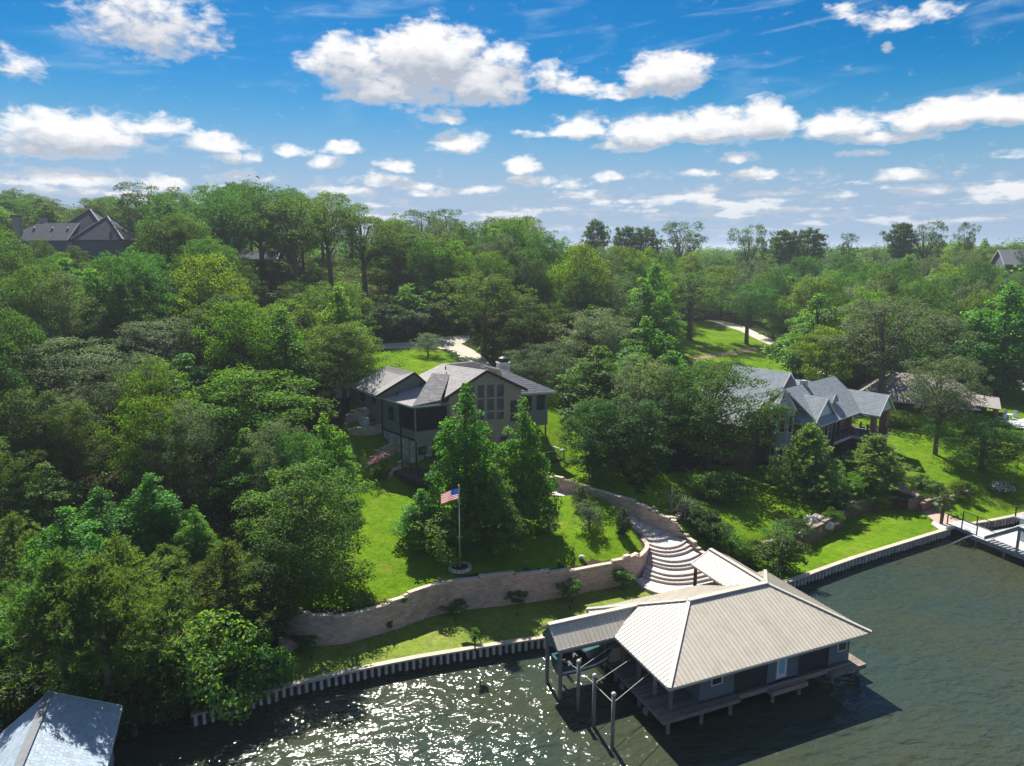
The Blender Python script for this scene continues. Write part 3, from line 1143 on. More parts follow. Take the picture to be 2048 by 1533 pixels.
def bar(mb, a, b, w, h):
    """rectangular bar from a to b, width w across (level), height h"""
    a, b = Vector(a), Vector(b)
    d = (b - a).normalized()
    s = d.cross(Vector((0, 0, 1))).normalized() * (w / 2)
    if s.length < 1e-6:
        s = Vector((w / 2, 0, 0))
    n = s.cross(d).normalized() * (h / 2)
    return mb.hexa([a - s - n, b - s - n, b + s - n, a + s - n, a - s + n, b - s + n, b + s + n, a + s + n]) if False else mb.hexa([
        a - s - n, a + s - n, b + s - n, b - s - n, a - s + n, a + s + n, b + s + n, b - s + n])


def window_part(root, fr, a0, a1, z0, z1, b_out, trim, glass, nx=1, nz=1, tw=0.07, sill=True, depth=0.06):
    """framed window standing proud of a wall whose face is at b = b_out (outside is -b)"""
    mb = MB()
    f = lambda x0, x1, y0, y1: fr.box(mb, x0, x1, b_out - depth, b_out - 0.003, y0, y1)
    f(a0 - tw, a0, z0, z1)
    f(a1, a1 + tw, z0, z1)
    f(a0 - tw, a1 + tw, z1, z1 + tw)
    f(a0 - tw, a1 + tw, z0 - tw, z0)
    for i in range(1, nx):
        x = a0 + (a1 - a0) * i / nx
        fr.box(mb, x - tw * .3, x + tw * .3, b_out - depth * .8, b_out - 0.022, z0, z1)
    for i in range(1, nz):
        y = z0 + (z1 - z0) * i / nz
        fr.box(mb, a0, a1, b_out - depth * .75, b_out - 0.024, y - tw * .3, y + tw * .3)
    w = mb.build('window', trim, root)
    if nx == 1 and nz == 1 or nx * nz > 12:
        pm = MB()
        fr.box(pm, a0, a1, b_out - 0.02, b_out - 0.004, z0, z1)
        pm.build('pane', glass, w)
    else:
        for i in range(nx):
            for j in range(nz):
                pm = MB()
                xa, xb = a0 + (a1 - a0) * i / nx, a0 + (a1 - a0) * (i + 1) / nx
                ya, yb = z0 + (z1 - z0) * j / nz, z0 + (z1 - z0) * (j + 1) / nz
                fr.box(pm, xa + .004, xb - .004, b_out - 0.02, b_out - 0.004, ya + .004, yb - .004)
                pm.build('pane', glass, w)
    return w


def lap_siding(root, fr, a0, a1, z0, z1, b_out, mat, name='siding', h=0.18, holes=()):
    """horizontal boards, one joined part"""
    mb = MB()
    z = z0
    while z < z1 - 0.02:
        t = min(z + h, z1)
        spans = [(a0, a1)]
        for (ha, hb, hz0, hz1) in holes:
            if hz0 < t and hz1 > z:
                ns = []
                for s0, s1 in spans:
                    if hb <= s0 or ha >= s1:
                        ns.append((s0, s1))
                    else:
                        if ha > s0:
                            ns.append((s0, ha))
                        if hb < s1:
                            ns.append((hb, s1))
                spans = ns
        for s0, s1 in spans:
            q = lambda a, b, zz: fr.p(a, b, zz)
            mb.hexa([q(s0, b_out - .028, z), q(s1, b_out - .028, z), q(s1, b_out, z), q(s0, b_out, z),
                     q(s0, b_out - .008, t - .004), q(s1, b_out - .008, t - .004), q(s1, b_out, t - .004), q(s0, b_out, t - .004)])
        z = t
    o = mb.build(name, mat, root, kind='stuff')
    return o


def build_boathouse():
    root = thing('boathouse', 'large charcoal boathouse on piles with a beige ribbed metal hip roof', 'boathouse', BH.p(8, 5, 1.2))
    e, l = BH.e, BH.l
    Wd, Dp, rb = 16.7, 10.4, 5.2
    aL, aR = 5.15, 11.9
    dz = (RZ_ - EZ)
    A, B, C, D = BH.p(0, 0, EZ), BH.p(Wd, 0, EZ), BH.p(Wd, Dp, EZ), BH.p(0, Dp, EZ)

    def ftop(u):
        return max(0.0, min(rb, u / aL * rb, (Wd - u) / (Wd - aR) * rb))
    metal_slope(root, A, e, l, Wd, ftop, dz / rb, brk=(aL, aR))
    metal_slope(root, C, -e, -l, Wd, lambda u: ftop(Wd - u), dz / rb, brk=(Wd - aR, Wd - aL))
    metal_slope(root, D, -l, e, Dp, lambda u: max(0.0, min(u / rb * aL, (Dp - u) / rb * aL)), dz / aL, brk=(rb,))
    kR = Wd - aR
    metal_slope(root, B, l, -e, Dp, lambda u: max(0.0, min(u / rb * kR, (Dp - u) / rb * kR)), dz / kR, brk=(rb,))
    caps = MB()
    rl, rr = BH.p(aL, rb, RZ_ + .05), BH.p(aR, rb, RZ_ + .05)
    up = Vector((0, 0, 0.06))
    for a, b in ((A + up, rl), (B + up, rr), (C + up, rr), (D + up, rl)):
        c = MB()
        bar(c, a, b, 0.26, 0.07)
        c.build('hip_cap', METAL_TRIM, root)
    c = MB()
    bar(c, rl - e * .1, rr + e * .1, 0.40, 0.10)
    c.build('ridge_cap', METAL_TRIM, root)
    # eave fascia and soffit
    for a, b in ((A, B), (B, C), (C, D), (D, A)):
        f = MB()
        dn = Vector((0, 0, -0.10))
        bar(f, a + dn, b + dn, 0.05, 0.16)
        f.build('fascia', METAL_TRIM, root)
    s = MB()
    BH.box(s, .03, Wd - .03, .03, Dp - .03, EZ - .16, EZ - .12)
    s.build('soffit', TRIM_GREY, root)

    # walls: front runs a 3.45..16.5 at b 1.45
    zf, zt = 1.2, EZ - .16
    a0, a1, bf, bb = 3.45, 16.45, 1.45, 9.6
    bays = [(a0 + 2.68, a0 + 5.6), (a0 + 8.17, a0 + 11.1)]
    wm_ = MB()
    t = .12
    segs = [(a0, bays[0][0]), (bays[0][1], bays[1][0]), (bays[1][1], a1)]
    for s0, s1 in segs:
        BH.box(wm_, s0, s1, bf, bf + t, zf - .15, zt)
    for s0, s1 in bays:
        BH.box(wm_, s0, s1, bf + .12, bf + .2, zt - .25, zt)
    BH.box(wm_, a0, a0 + t, bf + t, bb - t, zf - .15, zt)
    BH.box(wm_, a1 - t, a1, bf + t, bb - t, zf - .15, zt)
    BH.box(wm_, a0, a1, bb - t, bb, zf - .15, zt)
    wm_.build('wall', SIDING, root)
    door = (a0 + 6.40, a0 + 7.12)
    w1 = (a0 + .92, a0 + 1.70, 2.15, 3.0)
    w2 = (a0 + 11.85, a0 + 12.6, 2.0, 2.9)
    holes = [(door[0] - .1, door[1] + .1, 1.2, 3.35), (w1[0], w1[1], w1[2], w1[3]), (w2[0], w2[1], w2[2], w2[3])]
    for s0, s1 in segs:
        lap_siding(root, BH, s0 + .01, s1 - .01, zf - .15, zt, bf - .002, SIDING, holes=holes)
    # left wall boards (under the porch)
    LF = Frame(BH.p(a0, bb, 0), BH.ang - math.pi / 2)
    lap_siding(root, LF, .05, bb - bf - .02, zf, zt, -.002, SIDING)
    for b in bays:
        p = MB()
        BH.box(p, b[0], b[1], bf + .05, bf + .075, zf - .2, zt - .05)
        p.build('bay_screen', SCREEN, root)
        tr = MB()
        for x in (b[0] - .05, b[1] - .05):
            BH.box(tr, x, x + .1, bf - .05, bf + .11, zf - .2, zt - .01)
        tr.build('bay_trim', TRIM_GREY, root)
        bm = MB()
        BH.box(bm, b[0] + .06, b[1] - .06, bf - .02, bf + .14, zf - .42, zf - .22)
        bm.build('sill_beam', WOOD_GREY, root)
    window_part(root, BH, *w1, bf - .03, TRIM_WHITE, GLASS, tw=.06)
    window_part(root, BH, *w2, bf - .03, TRIM_WHITE, GLASS, tw=.06)
    d = MB()
    for x0, x1, y0, y1 in ((door[0] - .07, door[0], 1.2, 3.25), (door[1], door[1] + .07, 1.2, 3.25), (door[0], door[1], 3.18, 3.25)):
        BH.box(d, x0, x1, bf - .07, bf - .01, y0, y1)
    dd = d.build('door_frame', TRIM_WHITE, root)
    dp = MB()
    BH.box(dp, door[0], door[1], bf - .05, bf - .015, 1.22, 3.18)
    leaf = dp.build('door', GLASS_BLUE, root)
    st_ = MB()
    for x in (door[0], door[1] - .1):
        BH.box(st_, x, x + .1, bf - .062, bf - .051, 1.22, 3.18)
    BH.box(st_, door[0] + .1, door[1] - .1, bf - .062, bf - .051, 1.22, 1.5)
    BH.box(st_, door[0] + .1, door[1] - .1, bf - .062, bf - .051, 3.06, 3.18)
    st_.build('door_rail', TRIM_WHITE, leaf)
    # porch ceiling beam and posts
    for b in (1.45, 3.2, 5.1, 7.15, 9.4):
        p = MB()
        BH.box(p, 1.12, 1.32, b - .1, b + .1, 1.2, EZ - .16)
        p.build('porch_post', WOOD_GREY, root)
    bm = MB()
    BH.box(bm, 1.1, 1.34, .6, 10, EZ - .36, EZ - .162)
    bm.build('porch_beam', TRIM_GREY, root)
    # deck planks: porch strip (planks run along b across -> laid along a)
    y = .66
    while y < 9.95:
        w = .19
        p = MB()
        x1 = 6.1 + random.uniform(-.02, .02) if y + w < 1.42 else 3.44
        BH.box(p, .22 + random.uniform(-.012, .012), x1, y, y + w - .012, 1.155, 1.2 + random.uniform(-.004, .004))
        p.build('deck_plank', WOOD_GREY, root)
        y += w
    f = MB()
    BH.box(f, .2, 6.1, .62, .655, .93, 1.19)
    BH.box(f, .17, .205, .62, 9.95, .93, 1.19)
    BH.box(f, 6.105, 6.14, .62, 1.4, .93, 1.19)
    f.build('deck_fascia', WOOD_GREY, root)
    jo = MB()
    for b in (1.0, 3.0, 5.0, 7.0, 9.2):
        BH.box(jo, .24, 16.3, b, b + .12, .82, 1.14)
    jo.build('joist', WOOD_GREY, root)
    # floor of the enclosed part: two slips left open to the water behind the screens
    fl = MB()
    BH.box(fl, a0 + .1, a1 - .1, 6.5, bb - .1, 1.04, 1.15)
    for s0, s1 in segs:
        BH.box(fl, max(s0, a0 + .15), min(s1, a1 - .15), bf + .14, 6.48, 1.04, 1.15)
    fl.build('floor', WOOD_GREY, root)
    # platforms
    for (x0, x1, y0, y1, z) in ((8.72, 11.8, .58, 1.36, 1.02), (14.1, 17.25, .62, 2.1, 1.02)):
        n = max(2, int((y1 - y0) / .19))
        for i in range(n):
            p = MB()
            BH.box(p, x0, x1, y0 + (y1 - y0) * i / n, y0 + (y1 - y0) * (i + 1) / n - .012, z - .05, z + random.uniform(-.003, .003))
            p.build('platform_plank', WOOD_GREY, root)
        p = MB()
        BH.box(p, x0 - .03, x1 + .03, y0 - .035, y0 - .002, z - .32, z - .01)
        BH.box(p, x0 - .03, x0, y0, y1, z - .32, z - .01)
        BH.box(p, x1, x1 + .03, y0, y1, z - .32, z - .01)
        p.build('platform_fascia', WOOD_GREY, root)
    # piles
    for a, b in ((.75, .95), (3.3, .95), (5.6, .95), (9.1, .9), (11.4, .9), (13.9, 1.9), (14.5, .95), (16.9, .95), (.6, 4), (.6, 7), (.6, 9.5), (6, 5), (9.2, 5), (11.6, 5), (14, 5), (16.2, 5), (6, 9.3), (9.2, 9.3), (12, 9.3), (16.2, 9.3)):
        p = MB()
        p.tube([BH.p(a, b, -.8), BH.p(a, b, .92)], .13, 9)
        p.build('pile', PILE_GREY, root, smooth=False)
    # brackets under the deck edge
    for b in (2.3, 5.2):
        p = MB()
        BH.box(p, -.02, .16, b, b + .35, .55, .9)
        p.build('bracket', PILE_GREY, root)
    # gable roof over the boat slip, left of the porch
    rz, yb0, yb1, ym, x0, xr = 5.0, 6.35, 9.15, 7.75, -4.35, 0.0
    k = (rz - EZ) / (ym - yb0)

    def run_to_main(u_plan):
        return ym - yb0
    # front slope: extends to meet the main roof's left slope
    mz = dz / aL
    Ltot = -x0 + (rz - EZ) / mz

    def gt(u):
        x = x0 + u
        return (ym - yb0) if x <= 0 else ym - yb0

    def slope_front(front):
        n = int(round(Ltot / .33))
        w = Ltot / n
        for i in range(n):
            u0, u1 = x0 + i * w, x0 + (i + 1) * w
            # valley: where the main slope is higher the slip roof ends: r >= mz*x/k
            r0, r1 = max(0, mz * u0 / k), max(0, mz * u1 / k)
            R = ym - yb0
            if r0 >= R - .02:
                continue
            r1 = min(r1, R)

            def q(x, r, up=0):
                b = yb0 + r if front else yb1 - r * (yb1 - ym) / R
                return BH.p(x, b, EZ + k * r + up)
            mb = MB()
            mb.slab([q(u0, r0), q(u1, r1), q(u1, R), q(u0, R)], .03, (0, 0, 1))
            rr = .016
            mb.hexa([q(u0 - rr, r0, .001), q(u0 + rr, r0, .001), q(u0 + rr, R, .001), q(u0 - rr, R, .001),
                     q(u0 - rr, r0, .034), q(u0 + rr, r0, .034), q(u0 + rr, R, .034), q(u0 - rr, R, .034)])
            mb.build('slip_roof_panel', METAL, root)
    slope_front(True)
    slope_front(False)
    c = MB()
    bar(c, BH.p(x0 - .05, ym, rz + .05), BH.p((rz - EZ) / mz + .1, ym, rz + .05), .36, .09)
    c.build('ridge_cap', METAL_TRIM, root)
    gb = MB()
    gb.slab([BH.p(x0 + .12, yb0 + .15, EZ - .14), BH.p(x0 + .12, yb1 - .15, EZ - .14), BH.p(x0 + .12, ym, rz - .06)], .06, -e)
    gb.build('gable_wall', SIDING, root)
    bg_ = MB()
    for q0, q1 in ((BH.p(x0, yb0, EZ - .02), BH.p(x0, ym, rz - .02)), (BH.p(x0, yb1, EZ - .02), BH.p(x0, ym, rz - .02))):
        bar(bg_, q0, q1, .05, .17)
    bg_.build('bargeboard', METAL_TRIM, root)
    f = MB()
    bar(f, BH.p(x0, yb0, EZ - .06), BH.p(-.06, yb0, EZ - .06), .05, .12)
    f.build('fascia', METAL_TRIM, root)
    f = MB()
    BH.box(f, x0 + .15, .9, yb0 + .12, yb0 + .3, EZ - .42, EZ - .14)
    BH.box(f, x0 + .15, .9, yb1 - .3, yb1 - .12, EZ - .42, EZ - .14)
    BH.box(f, x0 + .2, x0 + .38, yb0 + .3, yb1 - .3, EZ - .42, EZ - .14)
    f.build('slip_beam', TRIM_GREY, root)
    for a, b in ((-3.95, yb1 - .4), (-3.95, yb0 + .35)):
        p = MB()
        p.tube([BH.p(a, b, -.8), BH.p(a, b, EZ - .42)], .13, 9)
        p.build('slip_post', PILE_GREY, root)
    # gable roof towards the shore over the walkway
    ax, rz2, ez2, b0, b1 = 12.05, 6.02, 5.1, 5.6, 11.7
    for sgn, nm in ((-1, 'left'), (1, 'right')):
        run = 1.85
        kk = (rz2 - ez2) / run
        n = int((b1 - b0) / .33)
        for i in range(n):
            y0, y1 = b0 + (b1 - b0) * i / n, b0 + (b1 - b0) * (i + 1) / n

            def q(r, y, up=0):
                return BH.p(ax + sgn * r, y, rz2 - kk * r + up)
            # trimmed where the main roof's back slope comes through
            zc = lambda y: EZ + (Dp - y) * dz / rb
            lim = []
            for y in (y0, y1):
                zz = zc(y)
                lim.append(run if zz <= ez2 else max(0, (rz2 - zz) / kk))
            if max(lim) < .05:
                continue
            mb = MB()
            mb.slab([q(0, y0), q(lim[0], y0), q(lim[1], y1), q(0, y1)], .03, (0, 0, 1))
            mb.hexa([q(0, y0 - .022, .001), q(lim[0], y0 - .022, .001), q(lim[0], y0 + .022, .001), q(0, y0 + .022, .001),
                     q(0, y0 - .022, .034), q(lim[0], y0 - .022, .034), q(lim[0], y0 + .022, .034), q(0, y0 + .022, .034)] if sgn > 0 else
                    [q(lim[0], y0 - .022, .001), q(0, y0 - .022, .001), q(0, y0 + .022, .001), q(lim[0], y0 + .022, .001),
                     q(lim[0], y0 - .022, .034), q(0, y0 - .022, .034), q(0, y0 + .022, .034), q(lim[0], y0 + .022, .034)])
            mb.build('walkway_roof_panel', METAL, root)
    c = MB()
    bar(c, BH.p(ax, b0, rz2 + .05), BH.p(ax, b1 + .05, rz2 + .05), .34, .08)
    c.build('ridge_cap', METAL_TRIM, root)
    f = MB()
    for sgn in (-1, 1):
        bar(f, BH.p(ax + sgn * 1.86, 8.0, ez2 - .05), BH.p(ax + sgn * 1.86, b1, ez2 - .05), .05, .14)
        bar(f, BH.p(ax + sgn * 1.86, b1, ez2 - .02), BH.p(ax, b1, rz2 - .02), .05, .14)
    f.build('fascia', METAL_TRIM, root)
    for sgn in (-1, 1):
        p = MB()
        BH.box(p, ax + sgn * 1.6 - .1, ax + sgn * 1.6 + .1, 11.3, 11.5, .9, ez2 + .05)
        p.build('walkway_post', M('brown_post', (0.12, 0.06, 0.035), 0.8, .1), root)
    # walkway planks to the shore
    y = 10.0
    while y < 14.4:
        p = MB()
        BH.box(p, 10.4, 13.7, y, y + .19, 1.06, 1.12 + random.uniform(-.003, .003))
        p.build('walkway_plank', WOOD_TAN, root)
        y += .2
    # second landing at the slip end of the porch
    y = 10.0
    while y < 13.2:
        p = MB()
        BH.box(p, .2, 3.4, y, y + .19, 1.06, 1.15 + random.uniform(-.003, .003))
        p.build('walkway_plank', WOOD_TAN, root)
        y += .2
    # hanging lamp at the porch corner
    p = MB()
    p.lathe(BH.p(.75, .9, EZ - .5), [(.03, .34), (.09, .3), (.11, .05), (.05, 0)], 8)
    p.build('porch_lamp', TRIM_WHITE, root)
    return root


build_boathouse()

# cabinet by the porch, standing on the deck
t = thing('storage_cabinet', 'tan outdoor bar cabinet standing on the boathouse deck behind the boat', 'cabinet', BH.p(1.0, 8.3, 1.2))
m = MB()
BH.box(m, .35, 1.5, 7.45, 9.4, 1.2, 2.3)
m.build('body', M('tan_cabinet', (0.42, 0.34, 0.24), .7), t)
m = MB()
BH.box(m, .28, 1.57, 7.38, 9.47, 2.3, 2.36)
m.build('counter', TRIM_GREY, t)
m = MB()
for y in (7.55, 8.2, 8.85):
    BH.box(m, .325, .35, y, y + .55, 1.3, 2.2)
m.build('door', M('tan_cabinet_door', (0.36, 0.29, 0.21), .7), t)

# mooring posts with pipe rails
MOOR = [(-3.45, 5.07, 'mooring post closest to the boat slip, tied by pipes to the boathouse'), (-3.25, 3.32, 'middle mooring post of the three standing in open water'), (-3.12, 1.2, 'front mooring post standing farthest out in the lake')]
PORCH_T = [(1.22, 7.15), (1.22, 5.1), (1.22, 3.2)]
for i, (a, b, lab) in enumerate(MOOR):
    t = thing('mooring_post', 'grey ' + lab, 'mooring post', BH.p(a, b, 0), group='mooring posts beside the boathouse')
    m = MB()
    m.tube([BH.p(a, b, -.8), BH.p(a, b, 3.55)], .12, 10)
    m.build('pile', PILE_GREY, t, smooth=True)
    m = MB()
    m.lathe(BH.p(a, b, 3.55), [(.155, 0), (.155, .08), (.10, .16), (.02, .18)], 10)
    m.build('cap', PVC, t)
    m = MB()
    m.tube([BH.p(a + .12, b, 3.1), BH.p(PORCH_T[i][0] - .1, PORCH_T[i][1], 3.05)], .024, 6)
    m.build('pipe_rail', PVC, t)
    m = MB()
    prev = (-3.95, 6.7) if i == 0 else MOOR[i - 1][:2]
    m.tube([BH.p(a, b + .12, 3.0), BH.p(prev[0], prev[1] - .12, 3.0)], .024, 6)
    m.build('pipe_rail', PVC, t)

# the boat in the slip, bow to the right, on a lift
HULL_TEAL = M('teal_gelcoat', (0.010, 0.085, 0.085), 0.25, 0.05, 2, spec=.5, coat=.4)
HULL_WHITE = M('white_gelcoat', (0.70, 0.72, 0.72), 0.3, 0.04, 2, spec=.5)
t = thing('speedboat', 'teal and white speedboat hoisted under the small gable roof of the boathouse', 'boat', BH.p(-1.7, 7.75, 1.4))


def boat_ring(a, half, zk, zc, zg):
    c = 7.75
    return [BH.p(a, c, zk), BH.p(a, c - half * .8, zc), BH.p(a, c - half, zg), BH.p(a, c + half, zg), BH.p(a, c + half * .8, zc)]


secs = [(-3.7, .95, 1.15, 1.45, 2.05), (-2.5, 1.0, 1.12, 1.42, 2.08), (-1.2, .98, 1.15, 1.48, 2.14), (-.2, .78, 1.27, 1.66, 2.22), (.35, .42, 1.5, 1.9, 2.28), (.62, .08, 1.9, 2.1, 2.3)]
rings = [boat_ring(*s_) for s_ in secs]
m = MB()
vs = [q for r in rings for q in r]
fs = []
for i in range(len(rings) - 1):
    for k in (0, 1, 3, 4):
        k2 = (k + 1) % 5
        if k == 3:
            fs.append((i * 5 + 3, i * 5 + 4, i * 5 + 9, i * 5 + 8))
        else:
            fs.append((i * 5 + k, i * 5 + k2, (i + 1) * 5 + k2, (i + 1) * 5 + k))
fs.append((0, 1, 2, 3, 4))
m.add(vs, fs)
m.build('hull', HULL_TEAL, t)
m = MB()
for s_ in (-1, 1):
    for i in range(len(secs) - 1):
        q = []
        for sec in (secs[i], secs[i + 1]):
            a, half, zk, zc, zg = sec
            for z, hh in ((zg - .34 * (zg - zc), half * .955), (zg - .72 * (zg - zc), half * .865)):
                q.append(BH.p(a, 7.75 + s_ * (hh + .014), z))
        m.add(q, [(0, 1, 3, 2)])
m.build('hull_stripe', HULL_WHITE, t)
m = MB()
m.prism([BH.p(a, 7.75 - h * .96, 0) for a, h in ((-1.5, .99), (-.2, .78), (.35, .42), (.6, .08))] + [BH.p(a, 7.75 + h * .96, 0) for a, h in ((.6, .08), (.35, .42), (-.2, .78), (-1.5, .99))], 2.12, [2.15, 2.24, 2.3, 2.32, 2.32, 2.3, 2.24, 2.15])
m.build('foredeck', HULL_TEAL, t)
m = MB()
for s_ in (-1, 1):
    BH.box(m, -3.65, -1.5, 7.75 + s_ * .88 - .1, 7.75 + s_ * .88 + .1, 2.02, 2.14)
BH.box(m, -3.7, -3.5, 6.95, 8.55, 2.0, 2.13)
m.build('gunwale', HULL_TEAL, t)
m = MB()
BH.box(m, -3.45, -1.55, 6.95, 8.55, 1.62, 1.66)
m.build('cockpit_floor', M('grey_vinyl', (.12, .12, .13), .8), t)
for x, y in ((-2.2, 7.3), (-2.2, 8.2), (-3.2, 7.75)):
    m = MB()
    BH.box(m, x - .25, x + .25, y - .25, y + .25, 1.67, 2.0)
    BH.box(m, x - .27, x - .17, y - .24, y + .24, 2.0, 2.42)
    m.build('seat', M('dark_vinyl', (.05, .05, .055), .6), t)
m = MB()
m.slab([BH.p(-1.5, 6.95, 2.2), BH.p(-1.5, 8.55, 2.2), BH.p(-1.85, 8.4, 2.72), BH.p(-1.85, 7.1, 2.72)], .02)
m.build('windscreen', GLASS, t)
# lift cradle
t2 = thing('boat_lift', 'dark boat lift cradle carrying the speedboat', 'boat lift', BH.p(-1.7, 7.75, 1.0))
m = MB()
for x in (-3.0, -.5):
    BH.box(m, x - .08, x + .08, 6.75, 8.75, .92, 1.1)
m.build('cross_beam', STEEL, t2)
m = MB()
for x in (-3.0, -.5):
    for y in (6.78, 8.72):
        m.tube([BH.p(x, y, 1.1), BH.p(x, y, EZ - .42)], .015, 5)
m.build('cable', STEEL, t2)

# ------------------------------------------------------------------ blue-roofed boathouse in the near left corner
ROOF_BLUE = M('pale_grey_shingle', (0.33, 0.40, 0.47), 0.6, 0.10, 4.0, island=.12, spec=.4)
ROOF_CAP = M('grey_ridge_shingle', (0.19, 0.20, 0.21), 0.8, .12, 4, island=.1)


def clip_half(poly, axis, val, keep_greater):
    out = []
    n = len(poly)
    for i in range(n):
        a, b = poly[i], poly[(i + 1) % n]
        ia = (a[axis] >= val) if keep_greater else (a[axis] <= val)
        ib = (b[axis] >= val) if keep_greater else (b[axis] <= val)
        if ia:
            out.append(a)
        if ia != ib:
            t = (val - a[axis]) / (b[axis] - a[axis])
            q = [a[0] + (b[0] - a[0]) * t, a[1] + (b[1] - a[1]) * t]
            q[axis] = val
            out.append(tuple(q))
    return out


def shingles(root, poly3, mat, row=.30, tab=.55, lift=.012, name='shingle'):
    """courses of shingle tabs over one flat roof face, a single joined part"""
    ps = [Vector(p) for p in poly3]
    n = Vector((0, 0, 0))
    for i in range(len(ps)):
        n += (ps[i] - ps[0]).cross(ps[(i + 1) % len(ps)] - ps[0])
    n.normalize()
    if n.z < 0:
        ps, n = ps[::-1], -n
    u = Vector((-n.y, n.x, 0)).normalized()
    w = n.cross(u)
    if w.z < 0:
        w, u = -w, -u
    o = ps[0]
    pl = [((p - o).dot(u), (p - o).dot(w)) for p in ps]
    x0, x1 = min(p[0] for p in pl), max(p[0] for p in pl)
    y0, y1 = min(p[1] for p in pl), max(p[1] for p in pl)
    mb = MB()
    r = 0
    y = y0
    while y < y1 - .01:
        band = clip_half(clip_half(pl, 1, y, True), 1, min(y + row, y1), False) if True else []
        if len(band) >= 3:
            x = x0 - random.uniform(0, tab)
            while x < x1:
                t = tab * random.uniform(.7, 1.3)
                c = clip_half(clip_half(band, 0, x, True), 0, x + t - .012, False)
                x += t
                if len(c) < 3:
                    continue
                lf = lift * random.uniform(.8, 1.35)
                top = [o + u * a + w * b + n * (lf * (1 - (b - y) / row) + .004) for a, b in c]
                m_ = len(top)
                low = [(i, (i + 1) % m_) for i in range(m_) if abs(c[i][1] - y) < 1e-4 and abs(c[(i + 1) % m_][1] - y) < 1e-4]
                vs = list(top)
                fs = [tuple(range(m_))]
                for i, j in low:
                    b0 = len(vs)
                    vs += [top[i] - n * (lf + .002), top[j] - n * (lf + .002)]
                    fs.append((i, b0, b0 + 1, j))
                mb.add(vs, fs)
        y += row
    return mb.build(name, mat, root, kind='stuff')


def roof_face(root, poly3, mat, th=.14, name='roof', row=.3, tab=.55, shingle=True):
    m = MB()
    m.slab(poly3, th, (0, 0, 1))
    o = m.build(name, mat, root)
    if shingle:
        shingles(o, poly3, mat, row, tab)
    return o


def lerp(a, b, t):
    return Vector(a).lerp(Vector(b), t)


# ---- near left boathouse
apx = P(100, 1384, 5.9)
rdg = P(40, 1526, 5.9)
rd = (rdg - apx).normalized()
near_r = apx + rd * 13
er0 = P(244, 1412, 3.7)
er1 = er0 + rd * 13
el0 = apx - (er0 - apx) * 1.0
el0 = Vector((2 * apx.x - er0.x, 2 * apx.y - er0.y, 3.7))
el1 = el0 + rd * 13
t = thing('boathouse', 'boathouse with a pale blue-grey shingle roof, cut off by the near left corner', 'boathouse', (apx.x, apx.y, 0))
kink = P(171, 1408, 4.85)
roof_face(t, [apx, near_r, er1, er0], ROOF_BLUE, .12, row=.22, tab=.26)
roof_face(t, [apx, el0, el1, near_r], ROOF_BLUE, .12, row=.22, tab=.26)
m = MB()
bar(m, apx + Vector((0, 0, .03)), near_r + Vector((0, 0, .03)), .42, .08)
m.build('ridge_cap', ROOF_CAP, t)
m = MB()
for a, b in ((er0, er1), (el0, el1), (apx, er0), (apx, el0)):
    bar(m, a - Vector((0, 0, .08)), b - Vector((0, 0, .08)), .06, .18)
m.build('fascia', M('blue_white_fascia', (.55, .60, .62), .6), t)
m = MB()
fw = wall_frame(el0, er0)
sv = (er0 - el0)
q0, q1 = lerp(el0, er0, .08) + rd * .8, lerp(el0, er0, .92) + rd * .8
m.prism([q0, q1, q1 + rd * 11.5, q0 + rd * 11.5], .9, 3.6)
m.build('wall', M('blue_grey_boards', (.30, .34, .37), .8, .1, 2), t)
m = MB()
m.slab([q0 + Vector((0, 0, -.12)), q1 + Vector((0, 0, -.12)), lerp(q0, q1, .5) + Vector((0, 0, 2.0))], .1)
m.build('gable_wall', MATS['blue_grey_boards'], t)
m = MB()
for fx in (.1, .35, .65, .9):
    for d in (1.2, 6, 11.5):
        q = lerp(el0, er0, fx) + rd * d
        m = MB()
        m.tube([(q.x, q.y, -.8), (q.x, q.y, .9)], .14, 8)
        m.build('pile', PILE_GREY, t)
# ------------------------------------------------------------------ grey-roofed lake house
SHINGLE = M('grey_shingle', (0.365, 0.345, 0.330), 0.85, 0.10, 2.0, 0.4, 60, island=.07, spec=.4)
SHINGLE_D = M('angle_shaded_shingle', (0.215, 0.205, 0.205), 0.85, 0.15, 3.0, 0.4, 60, island=.2)  # same shingle, darkened in colour for the slope turned from the light
BATTEN = M('sage_siding', (0.205, 0.210, 0.185), 0.8, 0.06, 2.0, 0.1, 20)
STUCCO = M('tan_stucco', (0.36, 0.285, 0.215), 0.9, 0.05, 1.2, 0.2, 60)
DARKTRIM = M('dark_brown_trim', (0.035, 0.028, 0.024), 0.6, 0.1)
STONE = M('grey_stone', (0.50, 0.46, 0.42), 0.9, 0.18, 4.0, 0.5, 20, island=.28)
STONE_CORE = M('stone_mortar', (0.36, 0.33, 0.30), 0.95, 0.1)
FASCIA_W = M('pale_gutter', (0.62, 0.62, 0.60), 0.5, 0.04)
GLASS_SKY = M('gable_glass', (0.03, 0.04, 0.045), 0.04, 0.02, 1, spec=.9)

HE0, HE3, HE1 = P(824, 813, 14.0), P(1113, 783, 14.0), P(702, 776, 14.0)
a_e = math.atan2(HE3.y - HE0.y, HE3.x - HE0.x)
a_l = math.atan2(HE1.y - HE0.y, HE1.x - HE0.x)
LH = Frame(HE0, a_e, a_l)
LHW = (HE3 - HE0).length
LHD = (HE1 - HE0).length


